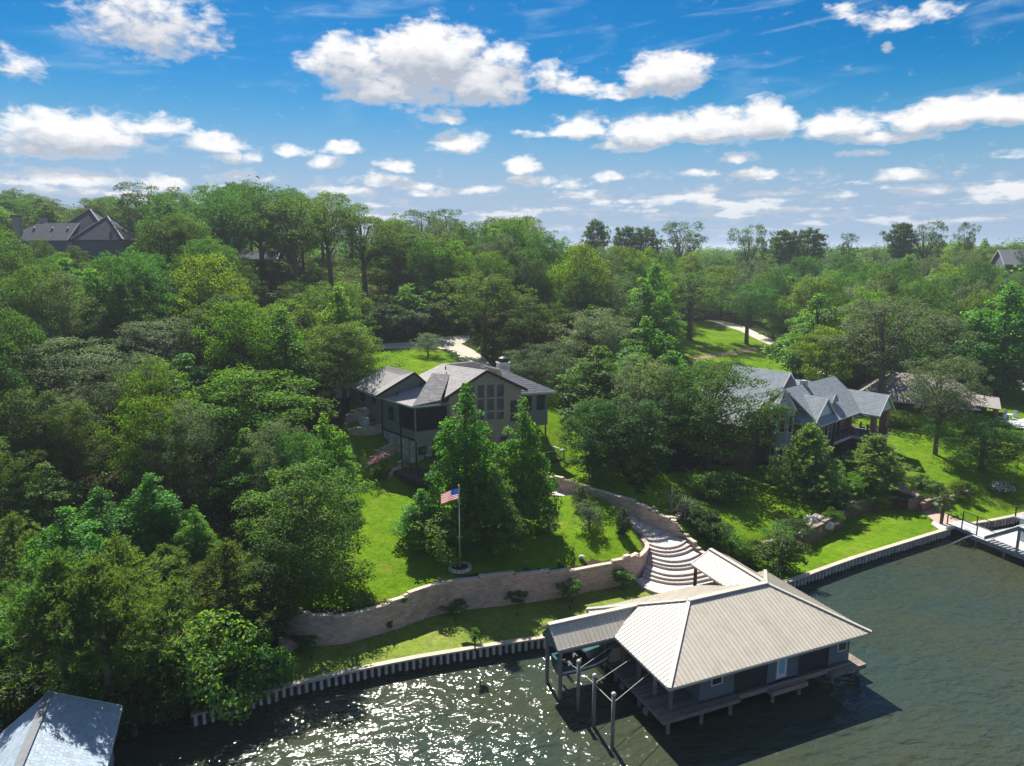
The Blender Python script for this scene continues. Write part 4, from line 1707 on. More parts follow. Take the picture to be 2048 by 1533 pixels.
def stone_face(root, fr, a0, a1, z0, z1, b, holes=(), name='stone', lo=(.25, .7), hh=(.12, .24)):
    mb = MB()
    z = z0
    while z < z1 - .04:
        h = min(random.uniform(*hh), z1 - z)
        a = a0 - random.uniform(0, .3)
        while a < a1:
            w = random.uniform(*lo)
            s0, s1 = max(a, a0), min(a + w - .02, a1)
            a += w
            if s1 - s0 < .05:
                continue
            if any(s0 < q[1] and s1 > q[0] and z < q[3] and z + h > q[2] for q in holes):
                continue
            d = random.uniform(.03, .075)
            fr.box(mb, s0, s1, b - d, b + .01, z + .008, z + h - .008)
        z += h
    return mb.build(name, STONE, root, kind='stuff')


def lake_house():
    root = thing('house', 'two-storey house with grey shingle roof, tan gable and stone base, above the long tan wall', 'house', LH.p(6, 5, 7))
    A0 = HE0
    ez = 14.0
    base = 6.6
    front = lambda u, v: PV(u, v, HE0, HE3)
    F = front(974, 741)                                 # gable peak
    G = front(889, 797)                                 # left gable foot
    G2 = front(1055, 779)
    E2 = Vector(LH.p(LH.ab(P(880, 807, ez))[0], 0, ez))
    Rb = P(884, 728, F.z)
    K = P(752, 792, ez)
    # left main plane through the eave and the ridge end
    Qp = PN(864, 753, HE0, K, Rb)
    Vp = PN(900, 749, F, Rb, G)
    roof_face(root, [HE0, Qp, Rb, K], SHINGLE)
    roof_face(root, [Qp, Vp, Rb], SHINGLE)
    roof_face(root, [F, Rb, Vp, G], SHINGLE)
    roof_face(root, [HE0, E2, Vp, Qp], SHINGLE_D)  # front slope: shade from its angle is put into the colour
    # behind the left plane: garage wing, its rake stands above the main roof
    gr0, gr1 = P(774, 732, 17.0), P(829, 745, 17.0)
    Ke = P(752, 792, 14.35)
    E1 = P(702, 776, 14.0) + Vector((0, 0, .2))
    roof_face(root, [gr1, gr0, E1, Ke], SHINGLE)
    gd = (gr1 - gr0).normalized()
    side = Vector((gd.y, -gd.x, 0))
    if side.x < 0:
        side = -side
    half = (Ke - gr1)
    mir = Vector((half.x, half.y, 0)) - gd * Vector((half.x, half.y, 0)).dot(gd)
    Rr1, Rr0 = gr1 - mir * 1.0 + Vector((0, 0, half.z)), gr0 - mir * 1.0 + Vector((0, 0, half.z))
    roof_face(root, [gr0, gr1, Rr1, Rr0], SHINGLE)
    gw = MB()
    gw.slab([Ke + Vector((0, .1, -.2)), Rr1 + Vector((0, .1, -.2)), gr1 + Vector((0, .1, -.12))], .12, (0, -1, 0))
    gw.build('gable_wall', BATTEN, root)
    bb_ = MB()
    for a, b in ((Ke, gr1), (Rr1, gr1)):
        bar(bb_, a - Vector((0, 0, .1)), b - Vector((0, 0, .1)), .07, .24)
    bb_.build('bargeboard', DARKTRIM, root)
    # right-hand slope of the gable and the wing behind it
    Rb2 = Rb + (HE3 - HE0).normalized() * .0
    Gr_back = G2 + (Rb - F)
    roof_face(root, [F, G2, Gr_back, Rb], SHINGLE)
    W0, W1_, Wt = P(1040, 787.5, ez), HE3, P(1000, 737, 16.6)
    wl = (HE1 - HE0).normalized()
    roof_face(root, [W0 - (HE3 - HE0).normalized() * 1.5, W1_, Wt], SHINGLE)
    roof_face(root, [W1_, W1_ + wl * 9, Wt + wl * 3], SHINGLE)
    roof_face(root, [W1_, Wt + wl * 3, Wt], SHINGLE)
    # back slope closing the roof
    roof_face(root, [Rb, K, K + (HE3 - HE0).normalized() * (LHW * .9), Rb + (HE3 - HE0).normalized() * 4], SHINGLE, shingle=False)
    # gutters and gable boards
    g_ = MB()
    dn = Vector((0, 0, -.10))
    for a, b in ((E1, K), (K, HE0), (HE0, E2), (W0, W1_)):
        bar(g_, a + dn, b + dn, .12, .17)
    g_.build('gutter', FASCIA_W, root)
    bb_ = MB()
    ov = (HE3 - HE0).normalized().cross(Vector((0, 0, 1))) * .0
    for a, b in ((G, F), (G2, F)):
        bar(bb_, a - Vector((0, 0, .10)), b - Vector((0, 0, .10)), .10, .30)
    bb_.build('bargeboard', DARKTRIM, root)
    # vents
    for u, v in ((910 * .2539 + 660, 232 * .2539 + 680), (715 * .2539 + 660, 370 * .2539 + 680), (530 * .2539 + 660, 437 * .2539 + 680)):
        q = PN(u, v + 1, HE0, K, Rb)
        m = MB()
        m.tube([q, q + Vector((0, 0, .38))], .07, 7)
        m.build('roof_vent', BLACK, root)
    # ---- walls.  plan: s along the front, t back
    s_g0, s_g1 = LH.ab(front(903, 830))[0], LH.ab(front(1046, 800))[0]
    floor_z = front(833, 882).z
    w = .2

    def vwall(name, s0, s1, t0, z0, z1, mat):
        m = MB()
        LH.box(m, s0, s1, t0, t0 + w, z0, z1)
        return m.build(name, mat, root)
    # gable front (pentagon up to the roof)
    gl, gr = s_g0, s_g1
    zg = lambda s: np.interp(s, [LH.ab(G)[0], LH.ab(F)[0], LH.ab(G2)[0]], [G.z, F.z, G2.z]) - .16
    sF = LH.ab(F)[0]
    m = MB()
    tg = .35
    prof = [(gl, 4.8), (gr, 4.8), (gr, zg(gr)), (sF, zg(sF)), (gl, zg(gl))]
    fr = [LH.p(s, tg, z) for s, z in prof]
    bk = [LH.p(s, tg + w, z) for s, z in prof]
    m.add(fr + bk, [(0, 1, 2, 3, 4), (9, 8, 7, 6, 5)] + [(i, 5 + i, 5 + (i + 1) % 5, (i + 1) % 5) for i in range(5)])
    m.build('front_wall', STUCCO, root)
    # windows of the gable
    Z2 = lambda x, y: (660 + x * .2539, 680 + y * .2539)
    LHf = Frame(LH.p(0, tg, 0), a_e)

    def gwin(x0, y0, x1, y1, nx=1, nz=1):
        xm, ym = (x0 + x1) / 2, (y0 + y1) / 2
        A = LH.p(0, tg, 0)
        B = LH.p(10, tg, 0)
        l_, r_ = PV(*Z2(x0, ym), A, B), PV(*Z2(x1, ym), A, B)
        t_, b_ = PV(*Z2(xm, y0), A, B), PV(*Z2(xm, y1), A, B)
        sa, sb = (l_ - A).dot(LH.e), (r_ - A).dot(LH.e)
        window_part(root, LHf, sa, sb, b_.z, t_.z, -.003, STUCCO if nx == 1 else DARKTRIM, GLASS_SKY, nx, nz, tw=.06, depth=.05)
    for (x0, x1) in ((1163, 1212), (1237, 1290), (1315, 1367)):
        k0 = (x0 - 1237) * -.06
        gwin(x0, 355 + k0, x1, 452 + k0)
        gwin(x0, 466 + k0, x1, 556 + k0)
        gwin(x0, 572 + k0, x1, 628 + k0)
    gwin(1420, 478, 1472, 570)
    gwin(1420, 585, 1472, 640)
    gwin(967, 532, 1003, 632)
    gwin(1086, 372, 1135, 470)
    gwin(1086, 486, 1135, 570)
    for x0 in (1010, 1120, 1230, 1340, 1440):
        gwin(x0, 760, x0 + 60, 900)
    # right wing, raised on posts
    s_r = LHW - .55
    for nm, s0, s1, t0 in (('wing_wall', gr, s_r, .75),):
        m = MB()
        LH.box(m, s0 + .005, s1, t0, t0 + w, 10.3, ez - .05)
        LH.box(m, s1 - w, s1, t0 + w, t0 + 8, 10.3, ez - .05)
        LH.box(m, s0 + .005, s1, t0 + .02, t0 + 8, 10.0, 10.3)
        m.build(nm, BATTEN, root)
        bt = MB()
        s_ = s0 + .15
        while s_ < s1:
            LH.box(bt, s_ - .025, s_ + .025, t0 - .03, t0 - .002, 10.32, ez - .2)
            s_ += .42
        bt.build('batten', BATTEN, root, kind='stuff')
    wf = Frame(LH.p(0, .75, 0), a_e)
    A, B = LH.p(0, .75, 0), LH.p(10, .75, 0)
    for x0, y0, x1, y1 in ((1632, 442, 1686, 546), (1527, 452, 1582, 556)):
        xm, ym = (x0 + x1) / 2, (y0 + y1) / 2
        window_part(root, wf, (PV(*Z2(x0, ym), A, B) - A).dot(LH.e), (PV(*Z2(x1, ym), A, B) - A).dot(LH.e), PV(*Z2(xm, y1), A, B).z, PV(*Z2(xm, y0), A, B).z, -.035, DARKTRIM, GLASS, tw=.05)
    for s_, t_ in ((s_r - .15, .9), (s_r - .15, 6.5)):
        q = LH.p(s_, t_, 0)
        m = MB()
        m.box((q.x, q.y, 8.0), (.16, .16, 4.4))
        m.build('wing_post', DARKTRIM, root)
    # lower level behind the posts
    m = MB()
    LH.box(m, gr + .01, s_r - 1.2, 3.5, 3.7, 5.0, 10.0)
    m.build('lower_wall', STUCCO, root)
    # ---- left side wall: boards above, stone below
    s_l = .55
    A, B = LH.p(s_l, .6, 0), LH.p(s_l, LHD, 0)
    SW = Frame(LH.p(s_l, LHD + 2.5, 0), a_l + math.pi)            # a runs from the back corner to the front, outside on its right
    Ls = LHD + 2.5 - .6
    t_porch = 3.4
    m = MB()
    SW.box(m, 0, Ls - t_porch, 0, w, floor_z, ez - .02)
    m.build('side_wall', BATTEN, root)
    bt = MB()
    s_ = .2
    while s_ < Ls - t_porch:
        SW.box(bt, s_ - .025, s_ + .025, -.03, -.002, floor_z + .05, ez - .2)
        s_ += .42
    bt.build('batten', BATTEN, root, kind='stuff')
    m = MB()
    SW.box(m, 0, Ls + .02, -.05, w + .02, floor_z - .2, floor_z - .003)
    m.build('belly_band', DARKTRIM, root)
    m = MB()
    SW.box(m, 0, Ls - 1.4, .03, w, 5.5, floor_z - .2)
    m.build('foundation', STONE_CORE, root)
    stone_face(root, SW, 0, Ls - 1.4, 6.2, floor_z - .2, .03)

    def swin(x0, y0, x1, y1):
        xm, ym = (x0 + x1) / 2, (y0 + y1) / 2
        o = SW.p(0, 0, 0)
        A_, B_ = o, SW.p(10, 0, 0)
        sa, sb = (PV(*Z2(x0, ym), A_, B_) - o), (PV(*Z2(x1, ym), A_, B_) - o)
        window_part(root, SW, sa.dot(SW.e), sb.dot(SW.e), PV(*Z2(xm, y1), A_, B_).z, PV(*Z2(xm, y0), A_, B_).z, -.03, DARKTRIM, GLASS, 1, 2, tw=.06)
    swin(468, 532, 503, 630)
    swin(336, 456, 360, 494)
    swin(246, 418, 274, 472)
    for x in (418, 560):
        o = SW.p(0, 0, 0)
        q = PV(*Z2(x, 600), o, SW.p(10, 0, 0))
        m = MB()
        aa = (q - o).dot(SW.e)
        SW.box(m, aa - .06, aa + .06, -.16, -.06, 6.4 if x > 500 else 9.2, ez - .1)
        m.build('downspout', BLACK, root)
    # electric meter panel on the stone
    o = SW.p(0, 0, 0)
    q = PV(*Z2(493, 775), o, SW.p(10, 0, 0))
    aa = (q - o).dot(SW.e)
    m = MB()
    SW.box(m, aa - .45, aa + .45, -.22, -.06, q.z - .6, q.z + .5)
    m.build('meter_panel', M('pale_meter', (.42, .5, .52), .5), root)
    # ---- screened corner porch
    t_f = .45
    m = MB()
    LH.box(m, s_l, gl - .01, t_f, t_f + .12, floor_z - .05, floor_z + .82)
    LH.box(m, s_l, s_l + .12, t_f + .12, t_porch + .6, floor_z - .05, floor_z + .82)
    LH.box(m, s_l, gl - .01, t_f + .02, t_porch + .6, floor_z - .25, floor_z - .06)
    m.build('porch_skirt', BATTEN, root)
    m = MB()
    for s_, t_ in ((s_l + .08, t_f + .08), (gl - .1, t_f + .08), (s_l + .08, t_porch + .5)):
        q = LH.p(s_, t_, 0)
        m.box((q.x, q.y, (floor_z + .8 + ez - .1) / 2), (.16, .16, ez - .1 - floor_z - .8))
    LH.box(m, s_l, gl - .01, t_f + .03, t_f + .13, ez - .42, ez - .14)
    LH.box(m, s_l + .01, s_l + .12, t_f + .14, t_porch + .6, ez - .42, ez - .14)
    m.build('porch_post', BATTEN, root)
    sc = bpy.data.materials.new('insect_screen')
    sc.use_nodes = True
    k = NG(sc.node_tree)
    k.n.clear()
    tr = k.new('ShaderNodeBsdfTransparent')
    df = k.new('ShaderNodeBsdfDiffuse')
    df.inputs[0].default_value = (.02, .022, .025, 1)
    mx = k.new('ShaderNodeMixShader')
    mx.inputs[0].default_value = .6
    k.l.new(tr.outputs[0], mx.inputs[1])
    k.l.new(df.outputs[0], mx.inputs[2])
    om = k.new('ShaderNodeOutputMaterial')
    k.l.new(mx.outputs[0], om.inputs[0])
    m = MB()
    m.add([LH.p(s_l + .17, t_f + .08, floor_z + .82), LH.p(gl - .2, t_f + .08, floor_z + .82), LH.p(gl - .2, t_f + .08, ez - .42), LH.p(s_l + .17, t_f + .08, ez - .42)], [(0, 1, 2, 3)])
    m.add([LH.p(s_l + .06, t_f + .2, floor_z + .82), LH.p(s_l + .06, t_porch + .4, floor_z + .82), LH.p(s_l + .06, t_porch + .4, ez - .42), LH.p(s_l + .06, t_f + .2, ez - .42)], [(3, 2, 1, 0)])
    m.build('insect_screen', sc, root)
    m = MB()
    LH.box(m, s_l, gl + .3, t_porch + .6, t_porch + .8, floor_z - .05, ez - .1)
    LH.box(m, gl + .06, gl + .2, t_f + .2, t_porch + .6, floor_z - .05, ez - .1)
    m.build('porch_back_wall', BATTEN, root)
    pf = Frame(LH.p(0, t_porch + .6, 0), a_e)
    window_part(root, pf, 1.2, 2.2, floor_z + 1.3, floor_z + 2.6, -.005, DARKTRIM, GLASS, 1, 2)
    # ceiling under the roof so that no light leaks in
    m = MB()
    LH.box(m, s_l + .02, gr - .05, t_f + .2, LHD - .3, ez - .13, ez - .08)
    m.build('ceiling', BATTEN, root)
    # ---- lower level under the porch: stone, a window and dark glazed doors, set back
    tb = 2.0
    m = MB()
    LH.box(m, s_l + .25, gl - .02, tb, tb + w, 5.6, floor_z - .26)
    m.build('foundation', STONE_CORE, root)
    o = LH.p(0, tb, 0)
    A_, B_ = o, LH.p(10, tb, 0)
    pw = [PV(*Z2(x, y), A_, B_) for x, y in ((700, 873), (752, 873), (726, 903), (726, 845))]
    wa, wb, wz0, wz1 = (pw[0] - o).dot(LH.e), (pw[1] - o).dot(LH.e), pw[2].z, pw[3].z
    bw = Frame(o, a_e)
    da = (PV(*Z2(808, 900), A_, B_) - o).dot(LH.e)
    stone_face(root, bw, s_l + .25, da - .1, 6.2, floor_z - .26, -.003, holes=[(wa, wb, wz0, wz1)])
    window_part(root, bw, wa, wb, wz0, wz1, -.005, DARKTRIM, GLASS)
    m = MB()
    bw.box(m, da, gl - .05, -.08, -.006, base + .1, floor_z - .35)
    m.build('patio_door', GLASS, root)
    # porch corner post down to the ground
    q = LH.p(s_l + .1, t_f + .1, 0)
    m = MB()
    m.box((q.x, q.y, (5.6 + floor_z - .26) / 2), (.15, .15, floor_z - .26 - 5.6))
    m.build('porch_pier', DARKTRIM, root)
    # ---- back and inner volume
    m = MB()
    LH.box(m, s_l + .02, s_r, LHD + 2.2, LHD + 2.4, 9, ez)
    m.build('back_wall', BATTEN, root)
    # ---- chimney
    c = P(1006, 760, 15.0)
    m = MB()
    m.box((c.x, c.y + .6, 14.9), (1.15, 1.0, 4.0), a_e)
    ch = m.build('chimney', STONE_CORE, root)
    CF = Frame((c.x, c.y + .6, 0), a_e)
    stone_face(ch, CF, -.575, .575, 13.4, 16.9, -.5)
    CF2 = Frame((c.x, c.y + .6, 0), a_e - math.pi / 2)
    stone_face(ch, CF2, -.5, .5, 13.4, 16.9, -.575)
    m = MB()
    m.box((c.x, c.y + .6, 16.95), (1.4, 1.25, .12), a_e)
    m.build('chimney_slab', FASCIA_W, ch)
    m = MB()
    m.box((c.x, c.y + .6, 17.22), (1.0, .9, .42), a_e)
    m.lathe((c.x, c.y + .6, 17.43), [(.6, 0), (.6, .06), (.25, .22), (.02, .26)], 8)
    m.build('chimney_cap', BLACK, ch)
    return base, floor_z, s_l, gl, gr, s_r


LH_base, LH_floor, LH_sl, LH_gl, LH_gr, LH_sr = lake_house()


def railing(root, fr, pts, z, h=.95, mat=None, every=1.6, cable=True, top_mat=None, wires=5):
    """posts, top rail and thin infill along points (a, b) of a frame"""
    mat = mat or WOOD_DARK
    seen = set()
    for (a, b), (c, d) in zip(pts[:-1], pts[1:]):
        p, q = fr.p(a, b, z), fr.p(c, d, z)
        n = max(1, int(round((q - p).length / every)))
        for i in range(n + 1):
            r = p.lerp(q, i / n)
            key = (round(r.x, 2), round(r.y, 2))
            if key in seen:
                continue
            seen.add(key)
            pp = MB()
            pp.box((r.x, r.y, z + h / 2), (.09, .09, h), fr.ang)
            pp.build('rail_post', mat, root)
    tr = MB()
    inf = MB()
    for (a, b), (c, d) in zip(pts[:-1], pts[1:]):
        p, q = fr.p(a, b, z), fr.p(c, d, z)
        u = Vector((0, 0, h + .02))
        bar(tr, p + u, q + u, .13, .04)
        for i in range(wires):
            v = Vector((0, 0, h * (i + .7) / (wires + .5)))
            bar(inf, p + v, q + v, .014, .014)
    tr.build('handrail', top_mat or mat, root)
    inf.build('rail_infill', mat, root, kind='stuff')


def plank_deck(root, fr, a0, a1, b0, b1, z, mat, along='a', w=.15, th=.05, name='deck_plank'):
    n = max(1, int(round(((b1 - b0) if along == 'a' else (a1 - a0)) / w)))
    for i in range(n):
        m = MB()
        if along == 'a':
            fr.box(m, a0, a1, b0 + (b1 - b0) * i / n, b0 + (b1 - b0) * (i + 1) / n - .01, z - th, z + random.uniform(-.003, .003))
        else:
            fr.box(m, a0 + (a1 - a0) * i / n, a0 + (a1 - a0) * (i + 1) / n - .01, b0, b1, z - th, z + random.uniform(-.003, .003))
        m.build(name, mat, root)


DECK_BROWN = M('brown_deck_board', (0.105, 0.065, 0.050), 0.75, 0.15, 3, objr=.15)
# ---- left deck below the porch
c0 = LH.ab(P(849, 959, 7.0))
c1 = LH.ab(P(891, 955, 7.0))
dz_ = 7.0
DA0, DA1, DB0 = c0[0], max(c1[0], c0[0] + 2.6), min(c0[1], c1[1])
t = thing('deck', 'small dark timber deck at the lower left corner of the grey-roofed house', 'deck', LH.p(DA0 + 1, DB0 + 1, 6))
plank_deck(t, LH, DA0 - 1.0, DA1 + .4, DB0, 1.9, dz_, DECK_BROWN, 'a')
m = MB()
LH.box(m, DA0 - 1.03, DA1 + .43, DB0 - .06, DB0 - .01, dz_ - .34, dz_ + .02)
LH.box(m, DA0 - 1.07, DA0 - 1.02, DB0 - .06, 1.9, dz_ - .34, dz_ + .02)
LH.box(m, DA1 + .42, DA1 + .47, DB0 - .06, 1.9, dz_ - .34, dz_ + .02)
m.build('deck_fascia', WOOD_DARK, t)
for a, b in ((DA0 - .9, DB0 + .1), (DA0 + .8, DB0 + .1), (DA1 + .3, DB0 + .1), (DA0 - .9, 1.0)):
    q = LH.p(a, b, 0)
    g0 = gz(q.x, q.y)
    m = MB()
    m.box((q.x, q.y, (g0 - .3 + dz_ - .35) / 2), (.16, .16, dz_ - .35 - g0 + .3))
    m.build('deck_post', WOOD_DARK, t)
railing(t, LH, [(DA0 + .1, DB0 + .05), (DA1 + .35, DB0 + .05), (DA1 + .35, 1.8)], dz_)
railing(t, LH, [(DA0 + .1, DB0 + .05), (DA0 + .1, 1.2)], dz_)
# a pale lounge chair and dark table on it
t = thing('lounge_chair', 'pale folding lounge chair on the small dark deck of the grey-roofed house', 'chair', LH.p(DA0 + 1.0, DB0 + .9, dz_))
m = MB()
q = LH.p(DA0 + .9, DB0 + .8, dz_ + .38)
m.box(q, (1.1, .5, .06), a_e)
m.build('seat', TRIM_WHITE, t)
m = MB()
for dx in (-.45, .45):
    q = LH.p(DA0 + .9 + dx, DB0 + .8, dz_ + .18)
    m.box(q, (.05, .45, .34), a_e)
m.build('leg', STEEL, t)

# ---- right deck
c0 = LH.ab(P(1128, 917, 6.9))
RA, RB = c0[0], c0[1]
dz2 = 6.9
t = thing('deck', 'raised dark deck with pale handrail at the right of the grey-roofed house', 'deck', LH.p(RA - 1, RB, 6))
plank_deck(t, LH, LH_gr - .5, RA, RB - .1, RB + 3.2, dz2, DECK_BROWN, 'b')
m = MB()
LH.box(m, LH_gr - .5, RA + .05, RB - .16, RB - .11, dz2 - .36, dz2 + .02)
LH.box(m, RA + .01, RA + .06, RB - .11, RB + 3.2, dz2 - .36, dz2 + .02)
m.build('deck_fascia', WOOD_DARK, t)
for a, b in ((RA - .15, RB + .05), (RA - .15, RB + 3.0), (RA - 2.2, RB + .05), (LH_gr - .3, RB + .05)):
    q = LH.p(a, b, 0)
    g0 = gz(q.x, q.y)
    m = MB()
    m.box((q.x, q.y, (g0 - .3 + dz2 - .36) / 2), (.16, .16, dz2 - .36 - g0 + .3))
    m.build('deck_post', WOOD_DARK, t)
railing(t, LH, [(LH_gr - .4, RB - .05), (RA - .05, RB - .05), (RA - .05, RB + 3.1)], dz2, 1.0, WOOD_DARK, 1.7, top_mat=FASCIA_W)

# ---- air-conditioning things beside the left wall
q = PT(728, 850)
zq = q.z - .05
t = thing('generator', 'white standby generator box beside the left wall of the grey-roofed house', 'generator', (q.x, q.y, zq))
m = MB()
m.box((q.x, q.y, zq + .42), (1.25, .7, .8), a_l)
m.build('housing', M('white_steel', (.66, .68, .68), .4), t)
m = MB()
m.box((q.x, q.y, zq + .86), (1.35, .8, .09), a_l)
m.build('lid', MATS['white_steel'], t)
q2 = PT(747, 855)
zq2 = zq
zq = q2.z - .05
t = thing('air_conditioner', 'grey air conditioning unit next to the white generator box', 'air conditioner', (q2.x, q2.y, zq))
m = MB()
m.box((q2.x, q2.y, zq + .4), (.8, .8, .8), a_l)
m.build('housing', M('grey_steel', (.17, .18, .18), .5), t)
m = MB()
m.lathe((q2.x, q2.y, zq + .8), [(.36, .0), (.36, .04), (.05, .05)], 14)
m.build('fan_guard', BLACK, t)
m = MB()
for i in range(7):
    m.box((q2.x, q2.y, zq + .1 + i * .1), (.83, .83, .02), a_l)
m.build('louvre', M('grey_louvre', (.26, .27, .27), .5), t)

# patio furniture on the screened porch
for i, (s_, t_, lab, colr) in enumerate(((1.6, 2.2, 'pale green metal chair behind the porch screen', (.18, .30, .26)), (.95, 1.3, 'red stool at the left of the screened porch', (.35, .03, .02)))):
    q = LH.p(s_, t_, LH_floor)
    t = thing('porch_chair', lab, 'chair', q)
    m = MB()
    m.box((q.x, q.y, LH_floor + .42), (.5, .5, .06), a_e)
    m.build('seat', M('chair_paint_%d' % i, colr, .5), t)
    m = MB()
    q3 = LH.p(s_, t_ + .24, LH_floor)
    m.box((q3.x, q3.y, LH_floor + .78), (.5, .05, .62), a_e)
    m.build('backrest', MATS['chair_paint_%d' % i], t)
    m = MB()
    for dx in (-.22, .22):
        for dy in (-.22, .22):
            r = LH.p(s_ + dx, t_ + dy, 0)
            m.box((r.x, r.y, LH_floor + .2), (.04, .04, .4), a_e)
    m.build('leg', MATS['chair_paint_%d' % i], t)

# ------------------------------------------------------------------ generic gabled / hipped blocks
BRICK = M('red_brick', (0.30, 0.145, 0.11), 0.9, 0.22, 9.0, 0.4, 30)
SLATE = M('slate_grey_shingle', (0.27, 0.305, 0.325), 0.9, 0.10, 2.0, 0.3, 60, island=.09, spec=.2)
GABLE_BLUE = M('pale_blue_siding', (0.66, 0.72, 0.76), 0.7, 0.04, 2.0)
BROWN_SH = M('brown_grey_shingle', (0.275, 0.245, 0.225), 0.85, 0.12, 2.0, 0.3, 60, island=.16)
SLATE_DARK = M('dark_blue_shingle', (0.055, 0.065, 0.085), 0.9, 0.1, 2.0, 0.2, 60, island=.14)


def gable_block(root, fr, a0, a1, b0, b1, z0, ze, zr, axis='a', wall=None, roof=None, gable=None, ov=.4, walls=True, hip0=0.0, hip1=0.0, row=.34, tab=.6):
    """ridge along axis; hip0 / hip1 give the plan length of hips at the two ends (0 = gable)"""
    def p(x, y, z):
        return fr.p(x, y, z) if axis == 'a' else fr.p(y, x, z)
    x0, x1, y0, y1 = (a0, a1, b0, b1) if axis == 'a' else (b0, b1, a0, a1)
    ym = (y0 + y1) / 2
    k = (zr - ze) / ((y1 - y0) / 2)
    X0, X1, Y0, Y1 = x0 - ov, x1 + ov, y0 - ov, y1 + ov
    zo = ze - k * ov
    r0, r1 = p(X0 + (hip0 + ov if hip0 else 0), ym, zr), p(X1 - (hip1 + ov if hip1 else 0), ym, zr)
    roof_face(root, [p(X0, Y0, zo), p(X1, Y0, zo), r1, r0], roof, .12, row=row, tab=tab)
    roof_face(root, [p(X1, Y1, zo), p(X0, Y1, zo), r0, r1], roof, .12, row=row, tab=tab)
    for hip, X, r in ((hip0, X0, r0), (hip1, X1, r1)):
        if hip:
            roof_face(root, [p(X, Y0, zo), p(X, Y1, zo), r], roof, .12, row=row, tab=tab)
    if walls:
        m = MB()
        w = .2
        for (xa, xb, ya, yb) in ((x0, x1, y0, y0 + w), (x0, x1, y1 - w, y1), (x0, x0 + w, y0 + w, y1 - w), (x1 - w, x1, y0 + w, y1 - w)):
            fr.box(m, *((xa, xb, ya, yb) if axis == 'a' else (ya, yb, xa, xb)), z0, ze - .12)
        m.build('wall', wall, root)
    for hip, x, s in ((hip0, x0, -1), (hip1, x1, 1)):
        if not hip:
            m = MB()
            n = p(x + s, ym, 0) - p(x, ym, 0)
            m.slab([p(x + s * .02, y0 + .02, ze - .14), p(x + s * .02, y1 - .02, ze - .14), p(x + s * .02, ym, zr - .14 - .02 * k)], .1, n)
            m.build('gable', gable or wall, root)
            m = MB()
            for yy in (Y0, Y1):
                bar(m, p(x + s * ov, yy, zo - .08), p(x + s * ov, ym, zr - .08), .06, .2)
            m.build('bargeboard', FASCIA_W, root)
    m = MB()
    for yy in (Y0, Y1):
        bar(m, p(X0, yy, zo - .07), p(X1, yy, zo - .07), .08, .15)
    m.build('gutter', FASCIA_W, root)


a_n = math.radians(-48)
NH = Frame((48.8, 90.3, 0), a_n)
G0 = 2.7


